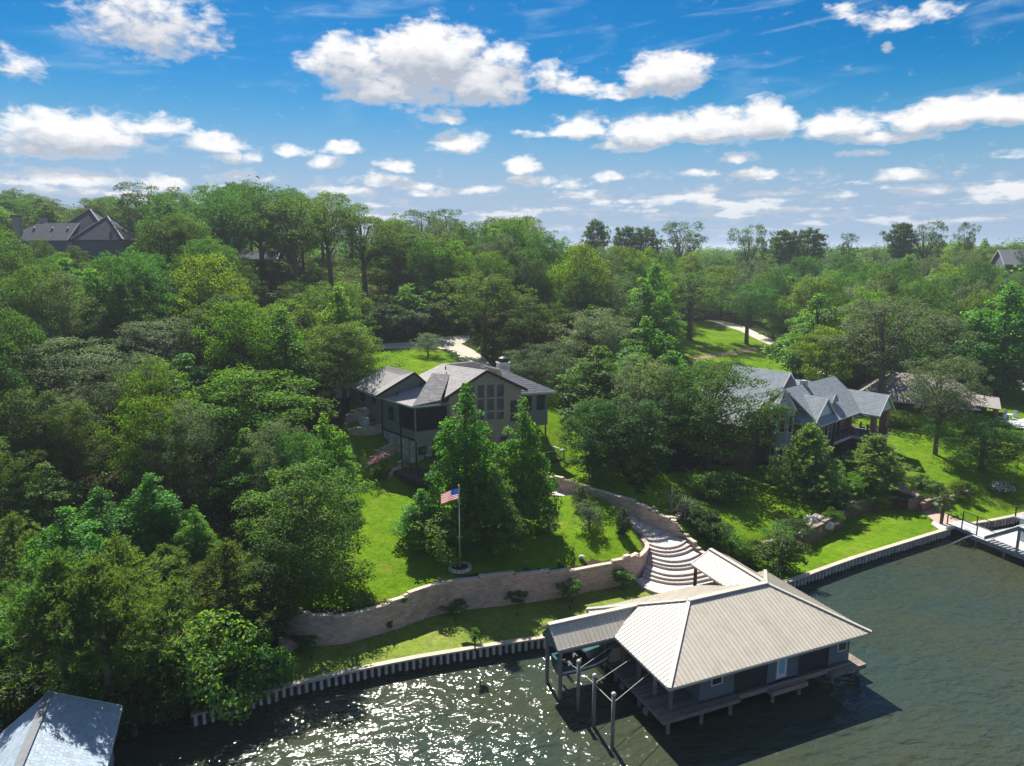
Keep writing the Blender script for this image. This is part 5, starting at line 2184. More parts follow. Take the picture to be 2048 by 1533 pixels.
def neighbour():
    root = thing('house', 'large red brick house with slate blue roofs, pale gables and a balcony', 'house', NH.p(-6, -5, G0))
    # main roof, ridge along b, reaching out over the balcony
    gable_block(root, NH, -11.4, -2.6, -13.4, -.7, G0 - 1, 9.45, 13.0, 'b', BRICK, SLATE, BRICK, walls=False)
    m = MB()
    NH.box(m, -11.3, -11.1, -13.3, -.9, G0 - 1, 9.4)
    NH.box(m, -11.1, -5.4, -1.0, -.8, G0 - 1, 9.4)
    m.build('wall', BRICK, root)
    # right wing
    gable_block(root, NH, -7.5, -.2, -2.1, 2.2, G0 - 1, 9.35, 11.4, 'a', BRICK, SLATE, GABLE_BLUE, walls=False)
    # left gable wing
    gable_block(root, NH, -9.5, -3.1, -14.1, -8.5, G0 - 1, 9.45, 12.1, 'a', BRICK, SLATE, GABLE_BLUE)
    # rear blocks
    gable_block(root, NH, -19, -11.2, -8.4, -1.5, G0 - 1, 10.2, 13.5, 'a', BRICK, SLATE, BRICK)
    gable_block(root, NH, -12.5, -7.0, -6.4, -1.6, G0 - 1, 10.4, 12.5, 'a', BRICK, SLATE, BRICK, walls=False)
    gable_block(root, NH, -23, -9, -19, -12.6, G0 - 1, 9.0, 11.6, 'a', BRICK, SLATE, BRICK)
    # dormer on the main slope
    gable_block(root, NH, -6.6, -3.9, -7.6, -6.1, 9.0, 11.1, 12.0, 'a', GABLE_BLUE, SLATE, GABLE_BLUE, ov=.2)
    fq = Frame(NH.p(-3.9, 0, 0), a_n + math.pi / 2)
    window_part(root, fq, -7.2, -6.5, 10.3, 11.1, -.003, TRIM_WHITE, GLASS, 2, 1)
    # wing: brick corner piers, back wall with doors, balcony
    for a, b, wa, wb in ((-.75, -1.75, .6, .6), (-.75, 1.7, .9, .9), (-3.9, -1.75, .6, .6)):
        m = MB()
        NH.box(m, a - wa / 2, a + wa / 2, b - wb / 2, b + wb / 2, G0 - 1, 9.2)
        m.build('brick_pier', BRICK, root)
    m = MB()
    NH.box(m, -5.6, -5.4, -8.4, 2.2, G0 - 1, 9.4)
    NH.box(m, -5.4, -.3, 1.95, 2.12, G0 - 1, 6.0)
    m.build('back_wall', BRICK, root)
    bw = Frame(NH.p(-5.4, 0, 0), a_n + math.pi / 2)
    for (s0, s1, z0, z1, nx, nz) in ((-8.0, -7.3, 6.6, 8.6, 1, 2), (-6.7, -6.0, 6.6, 8.6, 1, 2), (-4.9, -4.2, 6.0, 8.6, 1, 3), (-4.0, -3.3, 6.0, 8.6, 1, 3), (-2.9, -2.2, 6.0, 8.6, 1, 3), (-.6, .1, 6.0, 8.6, 1, 3),
                                    (-7.7, -6.9, 2.9, 5.3, 1, 2), (-5.6, -4.8, 2.9, 5.3, 1, 2), (-3.6, -2.8, 2.9, 5.3, 1, 2), (-.9, -.1, 2.9, 5.3, 1, 2)):
        window_part(root, bw, s0, s1, z0, z1, -.003, TRIM_WHITE, GLASS, nx, nz, tw=.09)
    lw = Frame(NH.p(-3.1, 0, 0), a_n + math.pi / 2)
    for s0 in (-13.6, -12.2, -10.8, -9.6):
        window_part(root, lw, s0, s0 + .75, 6.4, 8.6, -.003, TRIM_WHITE, GLASS, 1, 2, tw=.09)
        window_part(root, lw, s0, s0 + .75, 3.2, 5.3, -.003, TRIM_WHITE, GLASS, 1, 2, tw=.09)
    # balcony floor, white edge beam, posts, iron railing
    poly = [(-5.4, -8.45), (-2.9, -8.4), (-2.9, -3.1), (-.5, -3.3), (-.1, -2.3), (-.1, 2.25), (-5.4, 2.1)]
    m = MB()
    m.prism([NH.p(a, b, 0) for a, b in poly], 5.62, 5.9)
    m.build('balcony_floor', M('balcony_concrete', (.30, .31, .32), .8), root)
    edge = [(-2.85, -8.4), (-2.85, -3.1), (-.5, -3.35), (-.05, -2.3), (-.05, 2.25)]
    m = MB()
    for (a, b), (c, d) in zip(edge[:-1], edge[1:]):
        bar(m, NH.p(a, b, 5.78), NH.p(c, d, 5.78), .1, .34)
    m.build('balcony_beam', M('pale_blue_beam', (.55, .60, .62), .6), root)
    railing(root, NH, edge, 5.9, 1.0, BLACK, 1.5, wires=4)
    for a, b in ((-2.95, -8.2), (-2.95, -5.6), (-2.95, -3.2)):
        m = MB()
        m.tube([NH.p(a, b, G0 - .5), NH.p(a, b, 5.6)], .11, 8)
        m.build('balcony_post', M('dark_red_post', (.10, .035, .028), .6), root)
    for a, b in ((-2.8, -10.9), (-2.8, -8.8)):
        m = MB()
        m.tube([NH.p(a, b, G0), NH.p(a, b, 9.0)], .14, 8)
        m.build('column', MATS['dark_red_post'], root)
    # chimney stub and turret
    c = NH.p(-7.0, -9.0, 13.0)
    m = MB()
    m.box((c.x, c.y, 13.1), (.7, .7, .7), a_n)
    m.build('chimney', M('pale_chimney', (.38, .38, .36), .9), root)
    tc = NH.p(-6.5, -14.9, 0)
    m = MB()
    m.lathe((tc.x, tc.y, 0), [(1.35, G0 - 1), (1.35, 10.7)], 8)
    m.build('turret', M('blue_grey_brick', (.30, .34, .36), .8, .12, 9), root)
    m = MB()
    m.lathe((tc.x, tc.y, 0), [(1.65, 10.62), (1.7, 10.7), (.05, 13.0)], 8)
    m.build('turret_roof', SLATE, root)
    for k in range(8):
        th = 2 * math.pi * (k + .5) / 8
        if math.cos(th + 1.57) < -.1 and False:
            continue
        ap = 1.35 * math.cos(math.pi / 8)
        fo = Vector((tc.x + ap * math.cos(th), tc.y + ap * math.sin(th), 0))
        ff = Frame(fo, th + math.pi / 2)
        if math.sin(th) < .3:
            for z0, z1 in ((4.0, 6.0), (8.0, 10.1)):
                window_part(root, ff, -.30, .30, z0, z1, -.003, TRIM_WHITE, GLASS, 1, 2, tw=.07)
    # patio
    m = MB()
    m.prism([NH.p(a, b, 0) for a, b in ((-5.4, -9.5), (-.8, -9.4), (.8, -3), (.8, 2), (-5.4, 2))], G0 - .3, G0 + .14)
    m.build('patio', M('brick_patio', (.26, .155, .12), .9, .15, 6), root)
    return root


neighbour()
# balcony and patio furniture
for i, (a, b) in enumerate(((-4.2, -.4), (-3.0, .6), (-1.7, -.4))):
    t = thing('balcony_chair', ['dark balcony chair by the white doors of the brick house', 'dark balcony chair in the middle of the brick house balcony', 'dark balcony chair at the corner of the brick house balcony'][i], 'chair', NH.p(a, b, 5.9), group='chairs on the brick house balcony')
    m = MB()
    m.box(NH.p(a, b, 6.33), (.55, .55, .07), a_n)
    m.build('seat', BLACK, t)
    m = MB()
    q = NH.p(a - .26, b, 6.7)
    m.box(q, (.06, .55, .7), a_n)
    m.build('backrest', BLACK, t)
    for dx in (-.22, .22):
        for dy in (-.22, .22):
            m = MB()
            m.box(NH.p(a + dx, b + dy, 6.1), (.05, .05, .4), a_n)
            m.build('leg', BLACK, t)
q = P(1687, 940, G0 + .14)
t = thing('sun_lounger', 'turquoise sun lounger on the brick patio below the balcony', 'sun lounger', q)
TURQ = M('turquoise_fabric', (.02, .33, .48), .7)
m = MB()
f = Frame(q, math.radians(-15))
f.box(m, -1.0, .5, -.35, .35, q.z + .32, q.z + .42)
m.build('seat', TURQ, t)
m = MB()
m.slab([f.p(-1.0, -.35, q.z + .40), f.p(-1.0, .35, q.z + .40), f.p(-1.55, .35, q.z + .85), f.p(-1.55, -.35, q.z + .85)], .08)
m.build('backrest', TURQ, t)
for x in (-.9, .4):
    for y in (-.28, .28):
        m = MB()
        f.box(m, x - .03, x + .03, y - .03, y + .03, q.z, q.z + .32)
        m.build('leg', STEEL, t)
q = P(1694, 928, G0 + .14)
t = thing('hot_tub', 'square hot tub with a pale rim on the brick patio', 'hot tub', q)
f = Frame(q, a_n)
m = MB()
for x0, x1, y0, y1 in ((-1.3, 1.3, -1.3, -1.1), (-1.3, 1.3, 1.1, 1.3), (-1.3, -1.1, -1.1, 1.1), (1.1, 1.3, -1.1, 1.1)):
    f.box(m, x0, x1, y0, y1, q.z, q.z + .6)
m.build('rim', M('stone_rim', (.42, .40, .37), .8), t)
m = MB()
f.box(m, -1.1, 1.1, -1.1, 1.1, q.z, q.z + .45)
m.build('water', WATER, t)

# ------------------------------------------------------------------ brown-roofed house at the far right
BG = 3.6
a_b = math.radians(-32.5)
BF = Frame((48.8, 90.3, 0), a_b)
t = thing('house', 'low brick house with a brown-grey roof, half hidden by trees beside the terrace', 'house', BF.p(4, 26, BG))
gable_block(t, BF, -6, 10.3, 21.8, 33.5, BG - 1.5, 6.9, 10.2, 'a', M('dark_brick', (.13, .065, .05), .9, .2, 8), BROWN_SH, hip0=4.5, hip1=4.0, ov=.5)
for a in (-3, 0, 3):
    fq = Frame(BF.p(0, 21.8, 0), a_b)
    window_part(t, fq, a, a + 1.2, 4.6, 6.2, -.003, DARKTRIM, GLASS, 2, 1)
fq = Frame(BF.p(10.3, 0, 0), a_b + math.pi / 2)
for b in (22.6, 24.4, 26.2, 28.0):
    window_part(t, fq, b, b + 1.3, 4.8, 6.6, -.003, DARKTRIM, GLASS, 2, 1)
for b in (22.0, 26, 30):
    m = MB()
    BF.box(m, 12.6, 13.0, b, b + .4, BG, 6.85)
    m.build('porch_column', BRICK, t)
m = MB()
m.slab([BF.p(10.0, 21.6, 7.15), BF.p(13.3, 21.6, 6.9), BF.p(13.3, 31.5, 6.9), BF.p(10.0, 31.5, 7.15)], .15, (0, 0, 1))
m.build('porch_roof', BROWN_SH, t)
t = thing('terrace', 'raised brick terrace with a pale concrete top beside the brown-roofed house', 'terrace', BF.p(14, 26, BG))
m = MB()
BF.box(m, 10.4, 16.6, 21.2, 30.5, BG - 2, 4.5)
m.build('wall', BRICK, t)
m = MB()
BF.box(m, 10.35, 16.7, 21.1, 30.6, 4.503, 4.62)
m.build('slab', M('terrace_concrete', (.42, .44, .46), .8, .1, 2), t)
WHITE_PL = M('white_furniture', (.7, .7, .68), .5)
for i, (a, b) in enumerate(((14.0, 24.4), (15.2, 25.3), (15.4, 28.2), (14.2, 27.8))):
    t = thing('terrace_chair', ['white chair at the front edge of the raised terrace', 'white chair by the terrace corner table', 'white chair at the far end of the raised terrace', 'white chair near the brick porch column on the terrace'][i], 'chair', BF.p(a, b, 4.62), group='white chairs on the raised terrace')
    m = MB()
    m.box(BF.p(a, b, 5.07), (.5, .5, .06), a_b)
    m.build('seat', WHITE_PL, t)
    m = MB()
    m.box(BF.p(a, b + .24, 5.4), (.5, .06, .6), a_b)
    m.build('backrest', WHITE_PL, t)
    m = MB()
    for dx in (-.2, .2):
        for dy in (-.2, .2):
            m.box(BF.p(a + dx, b + dy, 4.84), (.05, .05, .42), a_b)
    m.build('leg', WHITE_PL, t)
t = thing('terrace_table', 'round white table on the raised terrace among white chairs', 'table', BF.p(14.8, 26.6, 4.62))
m = MB()
m.lathe(BF.p(14.8, 26.6, 5.32), [(.55, 0), (.55, .05)], 14)
m.build('table_top', WHITE_PL, t)
m = MB()
m.lathe(BF.p(14.8, 26.6, 4.62), [(.25, 0), (.05, .1), (.05, .7)], 8)
m.build('pedestal', WHITE_PL, t)
for i, (u, v) in enumerate(((1985, 868), (1999, 846), (2015, 853), (2026, 856), (2034, 853))):
    q = P(u, v + 8, 3.9)
    zq = gz(q.x, q.y)
    t = thing('garden_table', ['small white table below the front of the raised terrace', 'small white table close against the terrace wall', 'second small white table along the terrace wall', 'third small white table along the terrace wall', 'small white table at the right end of the terrace wall'][i], 'table', (q.x, q.y, zq), group='small white tables below the terrace')
    m = MB()
    m.box((q.x, q.y, zq + .75), (1.1, .7, .05), a_b)
    m.build('table_top', WHITE_PL, t)
    m = MB()
    for dx in (-.4, .4):
        m.box((q.x + dx, q.y, zq + .36), (.06, .06, .74), a_b)
    m.build('leg', STEEL, t)

# ------------------------------------------------------------------ house on the hill
HG = 27.2
HF = Frame((-99, 141, 0), math.radians(2))
t = thing('house', 'dark blue-roofed house with two pyramid roofs on top of the wooded hill', 'house', HF.p(10, 5, HG))
HW = M('dark_blue_wall', (.09, .10, .12), .8)
gable_block(t, HF, .5, 12, 0, 9, HG - 2, 32.0, 35.1, 'a', HW, SLATE_DARK, hip0=3.8, hip1=0.0, ov=.4)
for (a0, a1, b0, b1, zr) in ((6.6, 19.6, 2, 13, 38.0), (15.4, 24.4, -3.5, 5, 36.3)):
    m = MB()
    HF.box(m, a0, a1, b0, b1, HG - 2, 31.7)
    m.build('wall', HW, t)
    c = [(a0 - .4, b0 - .4), (a1 + .4, b0 - .4), (a1 + .4, b1 + .4), (a0 - .4, b1 + .4)]
    ap = HF.p((a0 + a1) / 2, (b0 + b1) / 2, zr)
    for i in range(4):
        p0, p1 = c[i], c[(i + 1) % 4]
        roof_face(t, [HF.p(*p0, 31.7), HF.p(*p1, 31.7), ap], SLATE_DARK, .12, row=.4, tab=.7)
    m = MB()
    for p0 in c:
        bar(m, HF.p(*p0, 31.82), ap + Vector((0, 0, .1)), .3, .08)
    m.build('hip_cap', M('blue_ridge', (.13, .145, .165), .7), t)
for a, b in ((2.2, 1.2), (4.4, 6.0)):
    q = HF.p(a, b, 0)
    m = MB()
    m.box((q.x, q.y, 34.2), (1.3, 1.1, 4.0))
    ch = m.build('chimney', M('tan_stone_chimney', (.32, .29, .25), .9, .2, 6), t)
    m = MB()
    m.box((q.x, q.y, 36.3), (1.5, 1.3, .2))
    m.build('chimney_cap', BLACK, ch)
for a in (4.5, 8, 11):
    q = HF.p(a, 2.6, 33.9)
    m = MB()
    m.lathe((q.x, q.y, 33.7), [(.16, 0), (.16, .35), (.26, .4), (.05, .5)], 8)
    m.build('roof_vent', BLACK, t)
fq = Frame(HF.p(0, 0, 0), HF.ang)
for a in (1.0, 2.6, 5.0, 8.0, 12):
    window_part(t, fq, a, a + 1.0, 29.2, 31.2, -.003, TRIM_GREY, GLASS, 1, 2)

# glimpse of a blue and timber house in the trees of the hillside
q = PY(475, 515, 128)
t = thing('house', 'timber and pale blue cabin glimpsed between tree trunks high on the wooded hillside', 'house', (q.x, q.y, q.z - 2))
f = Frame((q.x - 1.5, q.y + 3, 0), .1)
gz_ = h1(q.x, q.y)
gable_block(t, f, 0, 7, 0, 5, gz_ - 2, q.z - .1, q.z + 1.1, 'a', M('timber_wall', (.20, .13, .08), .8), SLATE_DARK, ov=.5)
window_part(t, f, 1.0, 2.4, q.z - 2.0, q.z - .5, -.003, TRIM_WHITE, M('pale_blue_glass', (.25, .45, .6), .2), 1, 1)
window_part(t, f, 4.0, 5.4, q.z - 2.0, q.z - .5, -.003, TRIM_WHITE, GLASS, 2, 1)
t = thing('house', 'grey house with dark windows showing through the trees at the far right edge', 'house', PY(2030, 520, 190))
q = PY(2012, 520, 190)
f = Frame((q.x, q.y, 0), -.25)
gz_ = h1(q.x, q.y)
gable_block(t, f, 0, 14, 0, 9, gz_ - 2, q.z - .8, q.z + 2.6, 'a', M('grey_wall', (.16, .17, .19), .8), M('grey_far_roof', (.17, .185, .21), .8), ov=.5)
for a in (1, 4, 7):
    window_part(t, f, a, a + 1.6, q.z - 3.2, q.z - 1.3, -.003, TRIM_GREY, GLASS, 2, 1)

# ------------------------------------------------------------------ neighbour's dock
DK = Frame((47.25, 68.75, 0), math.radians(-70))
DECK_GREY = M('pale_grey_plank', (.47, .47, .48), .8, .1, 3, objr=.08)
DOCK_STEEL = M('blue_grey_steel', (.24, .28, .30), .5, .08)
t = thing('dock', 'pale grey two-level dock with a footbridge, outside stair and black railings', 'dock', DK.p(4, 4, 1.1))
plank_deck(t, DK, -3.35, .0, .55, 2.95, 1.1, DECK_GREY, 'a', w=.2)
plank_deck(t, DK, .01, 13, .0, 11, 1.1, DECK_GREY, 'b' if False else 'a', w=.22, name='deck_plank')
m = MB()
DK.box(m, -3.35, 0, .47, .54, .78, 1.12)
DK.box(m, -3.35, 0, 2.96, 3.03, .78, 1.12)
DK.box(m, .01, 13, -.08, -.01, .72, 1.12)
DK.box(m, -.07, 0, -.08, .47, .72, 1.12)
DK.box(m, -.07, 0, 3.03, 11, .72, 1.12)
m.build('edge_beam', DOCK_STEEL, t)
for a, b in ((.3, .2), (3.3, .15), (6.3, .15), (9.3, .15), (12, .15), (.4, 3.0), (.4, 6.5), (4, 5), (8, 5), (12, 5)):
    m = MB()
    m.tube([DK.p(a, b, -.8), DK.p(a, b, .9)], .12, 8)
    m.build('pile', PILE_GREY, t)
railing(t, DK, [(-3.3, .62), (.2, .35)], 1.1, 1.0, BLACK, 1.5, wires=2)
railing(t, DK, [(-3.3, 2.9), (-.1, 2.9)], 1.1, 1.0, BLACK, 1.6, wires=7)
# stairs up
n = 12
for i in range(n):
    m = MB()
    a = 1.4 + 3.0 * i / n
    DK.box(m, a, a + .27, .05, 1.05, 1.12 + 2.6 * (i + 1) / n - .05, 1.12 + 2.6 * (i + 1) / n)
    m.build('stair_tread', DECK_GREY, t)
m = MB()
for b in (.0, 1.1):
    m.hexa([DK.p(1.3, b - .04, 1.12), DK.p(1.3, b + .04, 1.12), DK.p(4.45, b + .04, 3.40), DK.p(4.45, b - .04, 3.40),
            DK.p(1.3, b - .04, 1.5), DK.p(1.3, b + .04, 1.5), DK.p(4.45, b + .04, 3.78), DK.p(4.45, b - .04, 3.78)])
m.build('stair_stringer', DOCK_STEEL, t)
plank_deck(t, DK, 4.45, 13, 0, 11, 3.75, DECK_GREY, 'a', w=.22, name='upper_plank')
m = MB()
DK.box(m, 4.45, 13, -.08, -.01, 3.4, 3.77)
DK.box(m, 4.36, 4.44, -.08, 11, 3.4, 3.77)
m.build('upper_beam', DOCK_STEEL, t)
for a, b in ((4.5, .1), (7.0, .1), (10, .1), (4.5, 4)):
    m = MB()
    m.box(DK.p(a, b, 2.26), (.18, .18, 2.28), DK.ang)
    m.build('upper_post', DOCK_STEEL, t)
m = MB()
DK.box(m, 2.4, 9, 3.2, 10.8, 1.11, 3.38)
m.build('cabin', M('white_cabin', (.55, .58, .60), .6), t)
m = MB()
DK.box(m, 2.0, 4.35, 2.8, 11, 3.4, 3.52)
m.build('cabin_roof', DECK_GREY, t)
m = MB()
DK.box(m, 3.6, 4.5, 3.17, 3.195, 1.2, 3.1)
m.build('cabin_door', TRIM_WHITE, t)
railing(t, DK, [(2.1, 2.9), (2.1, 10.9)], 3.52, 1.0, BLACK, 1.5, wires=7)
railing(t, DK, [(4.5, 1.2), (4.5, 2.8)], 3.75, 1.0, BLACK, 1.5, wires=5)
# ladder into the water at the corner
m = MB()
for b in (-.75, -.2):
    m.tube([DK.p(.1, b + .1, 1.15), DK.p(-.9, b - .8, .05)], .05, 6)
for i in range(5):
    f0 = (i + .5) / 5
    p0, p1 = DK.p(.1, -.65, 1.15).lerp(DK.p(-.9, -1.55, .05), f0), DK.p(.1, -.1, 1.15).lerp(DK.p(-.9, -1.0, .05), f0)
    bar(m, p0, p1, .12, .04)
m.build('ladder', STEEL, t)

# ------------------------------------------------------------------ block walls
_unit = MB().box((0, 0, 0), (1, 1, 1))


def unit_mesh(name, mat, bev=0.0):
    m = bpy.data.meshes.new(name)
    x = .5
    # a block with a chamfered front (-y) so that joints read as grooves
    c = .07
    vs = [(-x, x, -x), (x, x, -x), (x, x, x), (-x, x, x), (-x, -x + c, -x), (x, -x + c, -x), (x, -x + c, x), (-x, -x + c, x),
          (-x + c * .5, -x, -x + c), (x - c * .5, -x, -x + c), (x - c * .5, -x, x - c), (-x + c * .5, -x, x - c)]
    fs = [(0, 3, 2, 1), (0, 1, 5, 4), (1, 2, 6, 5), (2, 3, 7, 6), (3, 0, 4, 7), (4, 5, 9, 8), (5, 6, 10, 9), (6, 7, 11, 10), (7, 4, 8, 11), (8, 9, 10, 11)]
    m.from_pydata(vs, [], fs)
    m.materials.append(mat)
    m.update()
    return m


def block_wall(name, label, line, top, base, mat, cap_mat, cat='retaining wall', bw=.45, ch=.2, depth=.30, face=1, max_parts=300, cap=True, core=True, cap_proud=.05):
    """line: fine polyline (step ~.25); top / base: height per point. face=+1: outside on the right of travel"""
    n = len(line)
    s = [0.0]
    for a, b in zip(line[:-1], line[1:]):
        s.append(s[-1] + math.hypot(b.x - a.x, b.y - a.y))
    L = s[-1]

    def at(d):
        d = min(max(d, 0), L)
        i = min(max(int(np.searchsorted(s, d)) - 1, 0), n - 2)
        f = (d - s[i]) / max(1e-6, s[i + 1] - s[i])
        p = line[i].lerp(line[i + 1], f)
        # tangent over a window the length of a block
        d0, d1 = max(0, d - bw / 2), min(L, d + bw / 2)
        i0 = min(max(int(np.searchsorted(s, d0)) - 1, 0), n - 2)
        i1 = min(max(int(np.searchsorted(s, d1)) - 1, 0), n - 2)
        q0 = line[i0].lerp(line[i0 + 1], (d0 - s[i0]) / max(1e-6, s[i0 + 1] - s[i0]))
        q1 = line[i1].lerp(line[i1 + 1], (d1 - s[i1]) / max(1e-6, s[i1 + 1] - s[i1]))
        t = (q1 - q0)
        tz = np.interp(d, s, top)
        bz = np.interp(d, s, base)
        j = min(range(max(0, i - 0), min(n, i + 2)), key=lambda k: abs(s[k] - d))
        return p, math.atan2(t.y, t.x), top[j], bz
    mid = line[n // 2]
    root = thing(name, label, cat, (mid.x, mid.y, base[n // 2]))
    me = unit_mesh('block', mat)
    mc = unit_mesh('cap_stone', cap_mat)
    todo = []
    nb = max(1, int(round(L / bw)))
    w = L / nb
    for c in range(60):
        z = c * ch
        any_ = False
        off = .5 if c % 2 else 0
        for i in range(nb + (1 if off else 0)):
            d = (i + .5 - off) * w
            if d < 0 or d > L:
                continue
            p, th, tz, bz = at(d)
            zb = min(base) + z
            if zb + ch * .6 > tz or zb + ch < bz - .25:
                continue
            any_ = True
            todo.append((p, th, zb + ch / 2, proj(p.x, p.y, zb)[2]))
        if not any_ and z > 6:
            break
    todo.sort(key=lambda t: t[3])
    rest = MB()
    r0 = wloc(root)
    for k, (p, th, z, dep) in enumerate(todo):
        jit = random.uniform(-.012, .012)
        nx, ny = math.sin(th) * face, -math.cos(th) * face
        rot = th if face > 0 else th + math.pi
        if k < max_parts:
            o = link(bpy.data.objects.new('block', me))
            o.parent = root
            o.location = (p.x - nx * (depth / 2 - jit) - r0.x, p.y - ny * (depth / 2 - jit) - r0.y, z - r0.z)
            o.rotation_euler = (0, 0, rot)
            o.scale = (w - .016, depth, ch - .014)
        else:
            ca, sa = math.cos(rot), math.sin(rot)
            vs = []
            for v in me.vertices:
                x, y, zz = v.co.x * (w - .016), v.co.y * depth, v.co.z * (ch - .014)
                vs.append((p.x - nx * (depth / 2 - jit) + x * ca - y * sa, p.y - ny * (depth / 2 - jit) + x * sa + y * ca, z + zz))
            rest.add(vs, [tuple(q.vertices) for q in me.polygons])
    if rest.v:
        rest.build('block', mat, root, kind='stuff')
    if core:
        m = MB()
        prev = None
        for i in range(0, n - 1, 2):
            j = min(i + 2, n - 1)
            a, b = line[i], line[j]
            th = math.atan2(b.y - a.y, b.x - a.x)
            nv = Vector((math.sin(th) * face, -math.cos(th) * face, 0))
            zt = min(top[i], top[j]) - .03
            zb = min(base[i], base[j]) - .4
            ins, outs = -.06, -.28
            m.prism([a + nv * ins, b + nv * ins, b + nv * outs, a + nv * outs], zb, zt)
        m.build('core', MORTAR, root)
    if cap:
        nc = max(1, int(round(L / .6)))
        wc = L / nc
        for i in range(nc):
            d = (i + .5) * wc
            p, th, tz, bz = at(d)
            nx, ny = math.sin(th) * face, -math.cos(th) * face
            o = link(bpy.data.objects.new('cap_stone', mc))
            o.parent = root
            off = depth / 2 - cap_proud / 2
            zt = min(base) + ch * round((tz - min(base)) / ch)
            o.location = (p.x - nx * off - r0.x, p.y - ny * off - r0.y, zt + .05 - r0.z)
            o.rotation_euler = (0, 0, th if face > 0 else th + math.pi)
            o.scale = (wc - .012, depth + cap_proud * 2, .10)
    return root


# -- long curving tan wall
nw = len(W1L)
w1_base = []
for p in W1L:
    if p.x > P(1284, 1147, 1.2).x - .2 and p.y > P(1284, 1147, 1.2).y:
        f = np.clip((p.y - P(1284, 1147, 1.2).y) / (P(1263, 1046, 3.95).y - P(1284, 1147, 1.2).y), 0, 1)
        w1_base.append(LOW + .1 + 2.7 * f)
    else:
        w1_base.append(LOW)
w1_base = [round((z - LOW) / .2) * .2 + LOW for z in w1_base]
block_wall('retaining_wall', 'long curving tan block wall with a stepped top, between upper and waterside lawns', W1L, W1_TOPZ, w1_base, BLOCK, BLOCK_CAP)

# -- wall along the right of the stairs
W2_BASE = [ST_R[i] for i in range(1, len(ST_R))][::-1]
W2_line0 = [Vector((p.x, p.y, 0)) for p in W2_BASE]
W2L = smooth_line(W2_line0, .25)
b2, t2_ = [], []
bx = np.array([proj(p.x, p.y, p.z)[0] for p in W2_BASE])
bzs = np.array([p.z for p in W2_BASE])
for p in W2L:
    d = [(p - Vector((q.x, q.y, 0))).length for q in W2_BASE]
    i = int(np.argmin(d))
    # height of the walk beside it
    u0 = proj(p.x, p.y, 3.5)[0]
    o = np.argsort(bx)
    zb = float(np.interp(u0, bx[o], bzs[o]))
    b2.append(zb - .1)
    vt = np.interp(proj(p.x, p.y, zb + 1.0)[0], [q[0] for q in W2_TOP_PX], [q[1] for q in W2_TOP_PX])
    t2_.append(min(zb + 1.75, max(zb + .35, PY(1200, vt, p.y).z)))
mb2 = min(b2)
t2_ = [mb2 + .2 * round((z - mb2) / .2) for z in t2_]
block_wall('retaining_wall', 'tan block wall stepping down along the right-hand side of the curved gravel stairs', W2L, t2_, b2, BLOCK, BLOCK_CAP)

# -- brown wall of the neighbour's garden
t3 = []
n3 = len(W3L)
for i, p in enumerate(W3L):
    f = i / (n3 - 1)
    t3.append(LOW + np.interp(f, [0, .1, .45, .55, .85, 1], [.6, 1.2, 1.6, 1.6, 1.2, .4]))
t3 = [LOW + .15 * round((z - LOW) / .15) for z in t3]
block_wall('retaining_wall', 'dark brown S-curved block wall between the two sunny right-hand lawns', W3L, t3, [LOW] * n3, BLOCK_BROWN, BROWN_CAP, bw=.36, ch=.15, depth=.28, face=-1)


def small_wall(label, pts_px, zs, hts, mat=None, cap=None, face=1, ch=.2, bw=.45, name='garden_wall', cat='garden wall', on_ground=True):
    ln = [P(u, v, z) for (u, v), z in zip(pts_px, zs)]
    if on_ground:
        ln = [PT(u, v) for u, v in pts_px]
        zs = [q.z for q in ln]
    fl = smooth_line([Vector((p.x, p.y, 0)) for p in ln], .25)
    n = len(fl)
    tt = np.linspace(0, 1, n)
    k = np.linspace(0, 1, len(ln))
    base = [float(np.interp(t_, k, zs)) - .15 for t_ in tt]
    mb_ = min(base)
    top = [float(np.interp(t_, k, zs)) + float(np.interp(t_, k, hts)) for t_ in tt]
    top = [mb_ + ch * round((z - mb_) / ch) for z in top]
    return block_wall(name, label, fl, top, base, mat or BLOCK, cap or BLOCK_CAP, cat, bw=bw, ch=ch, face=face)


small_wall('short stepped tan wall with pink flowers along its top', [(736, 938), (752, 925), (775, 917), (791, 908)], [7.7, 7.8, 7.9, 8.0], [.3, 1.0, 1.3, 1.3])
small_wall('low stepped block wall joining the small dark deck on the lower left of the house', [(780, 958), (795, 948), (808, 940)], [6.5, 6.6, 6.7], [.3, .7, 1.0])
small_wall('tan block wall holding the generator pad, lower of two beside the house', [(697, 868), (715, 872), (745, 870), (765, 867)], [8.9, 8.9, 8.9, 8.9], [.4, .8, .9, .9])
small_wall('curved tan block wall above the white generator, upper of two beside the house', [(694, 860), (700, 846), (718, 842), (738, 841)], [9.7, 9.7, 9.7, 9.7], [.4, 1.0, 1.3, 1.3])
small_wall('tan block wall behind the rear left corner of the grey-roofed house', [(672, 797), (690, 796), (712, 794)], [12.2, 12.2, 12.2], [1.2, 1.5, 1.6])
small_wall('reddish curved garden wall under the trees in front of the brick house', [(1620, 976), (1650, 987), (1685, 990), (1715, 975), (1736, 952)], [2.75, 2.7, 2.7, 2.7, 2.8], [.5, .6, .9, .9, .7], M('red_block', (.27, .15, .11), .9, .18, 6, objr=.15, island=.15, world=True), BROWN_CAP, ch=.15, bw=.36)
small_wall('low curved planter wall round the bushes right of the garden steps', [(1845, 1016), (1872, 1006), (1900, 1003), (1926, 997), (1938, 987)], [1.1, 1.45, 1.6, 1.7, 1.8], [.5, .5, .5, .5, .4], BLOCK_BROWN, BROWN_CAP, face=1, ch=.15, bw=.36)
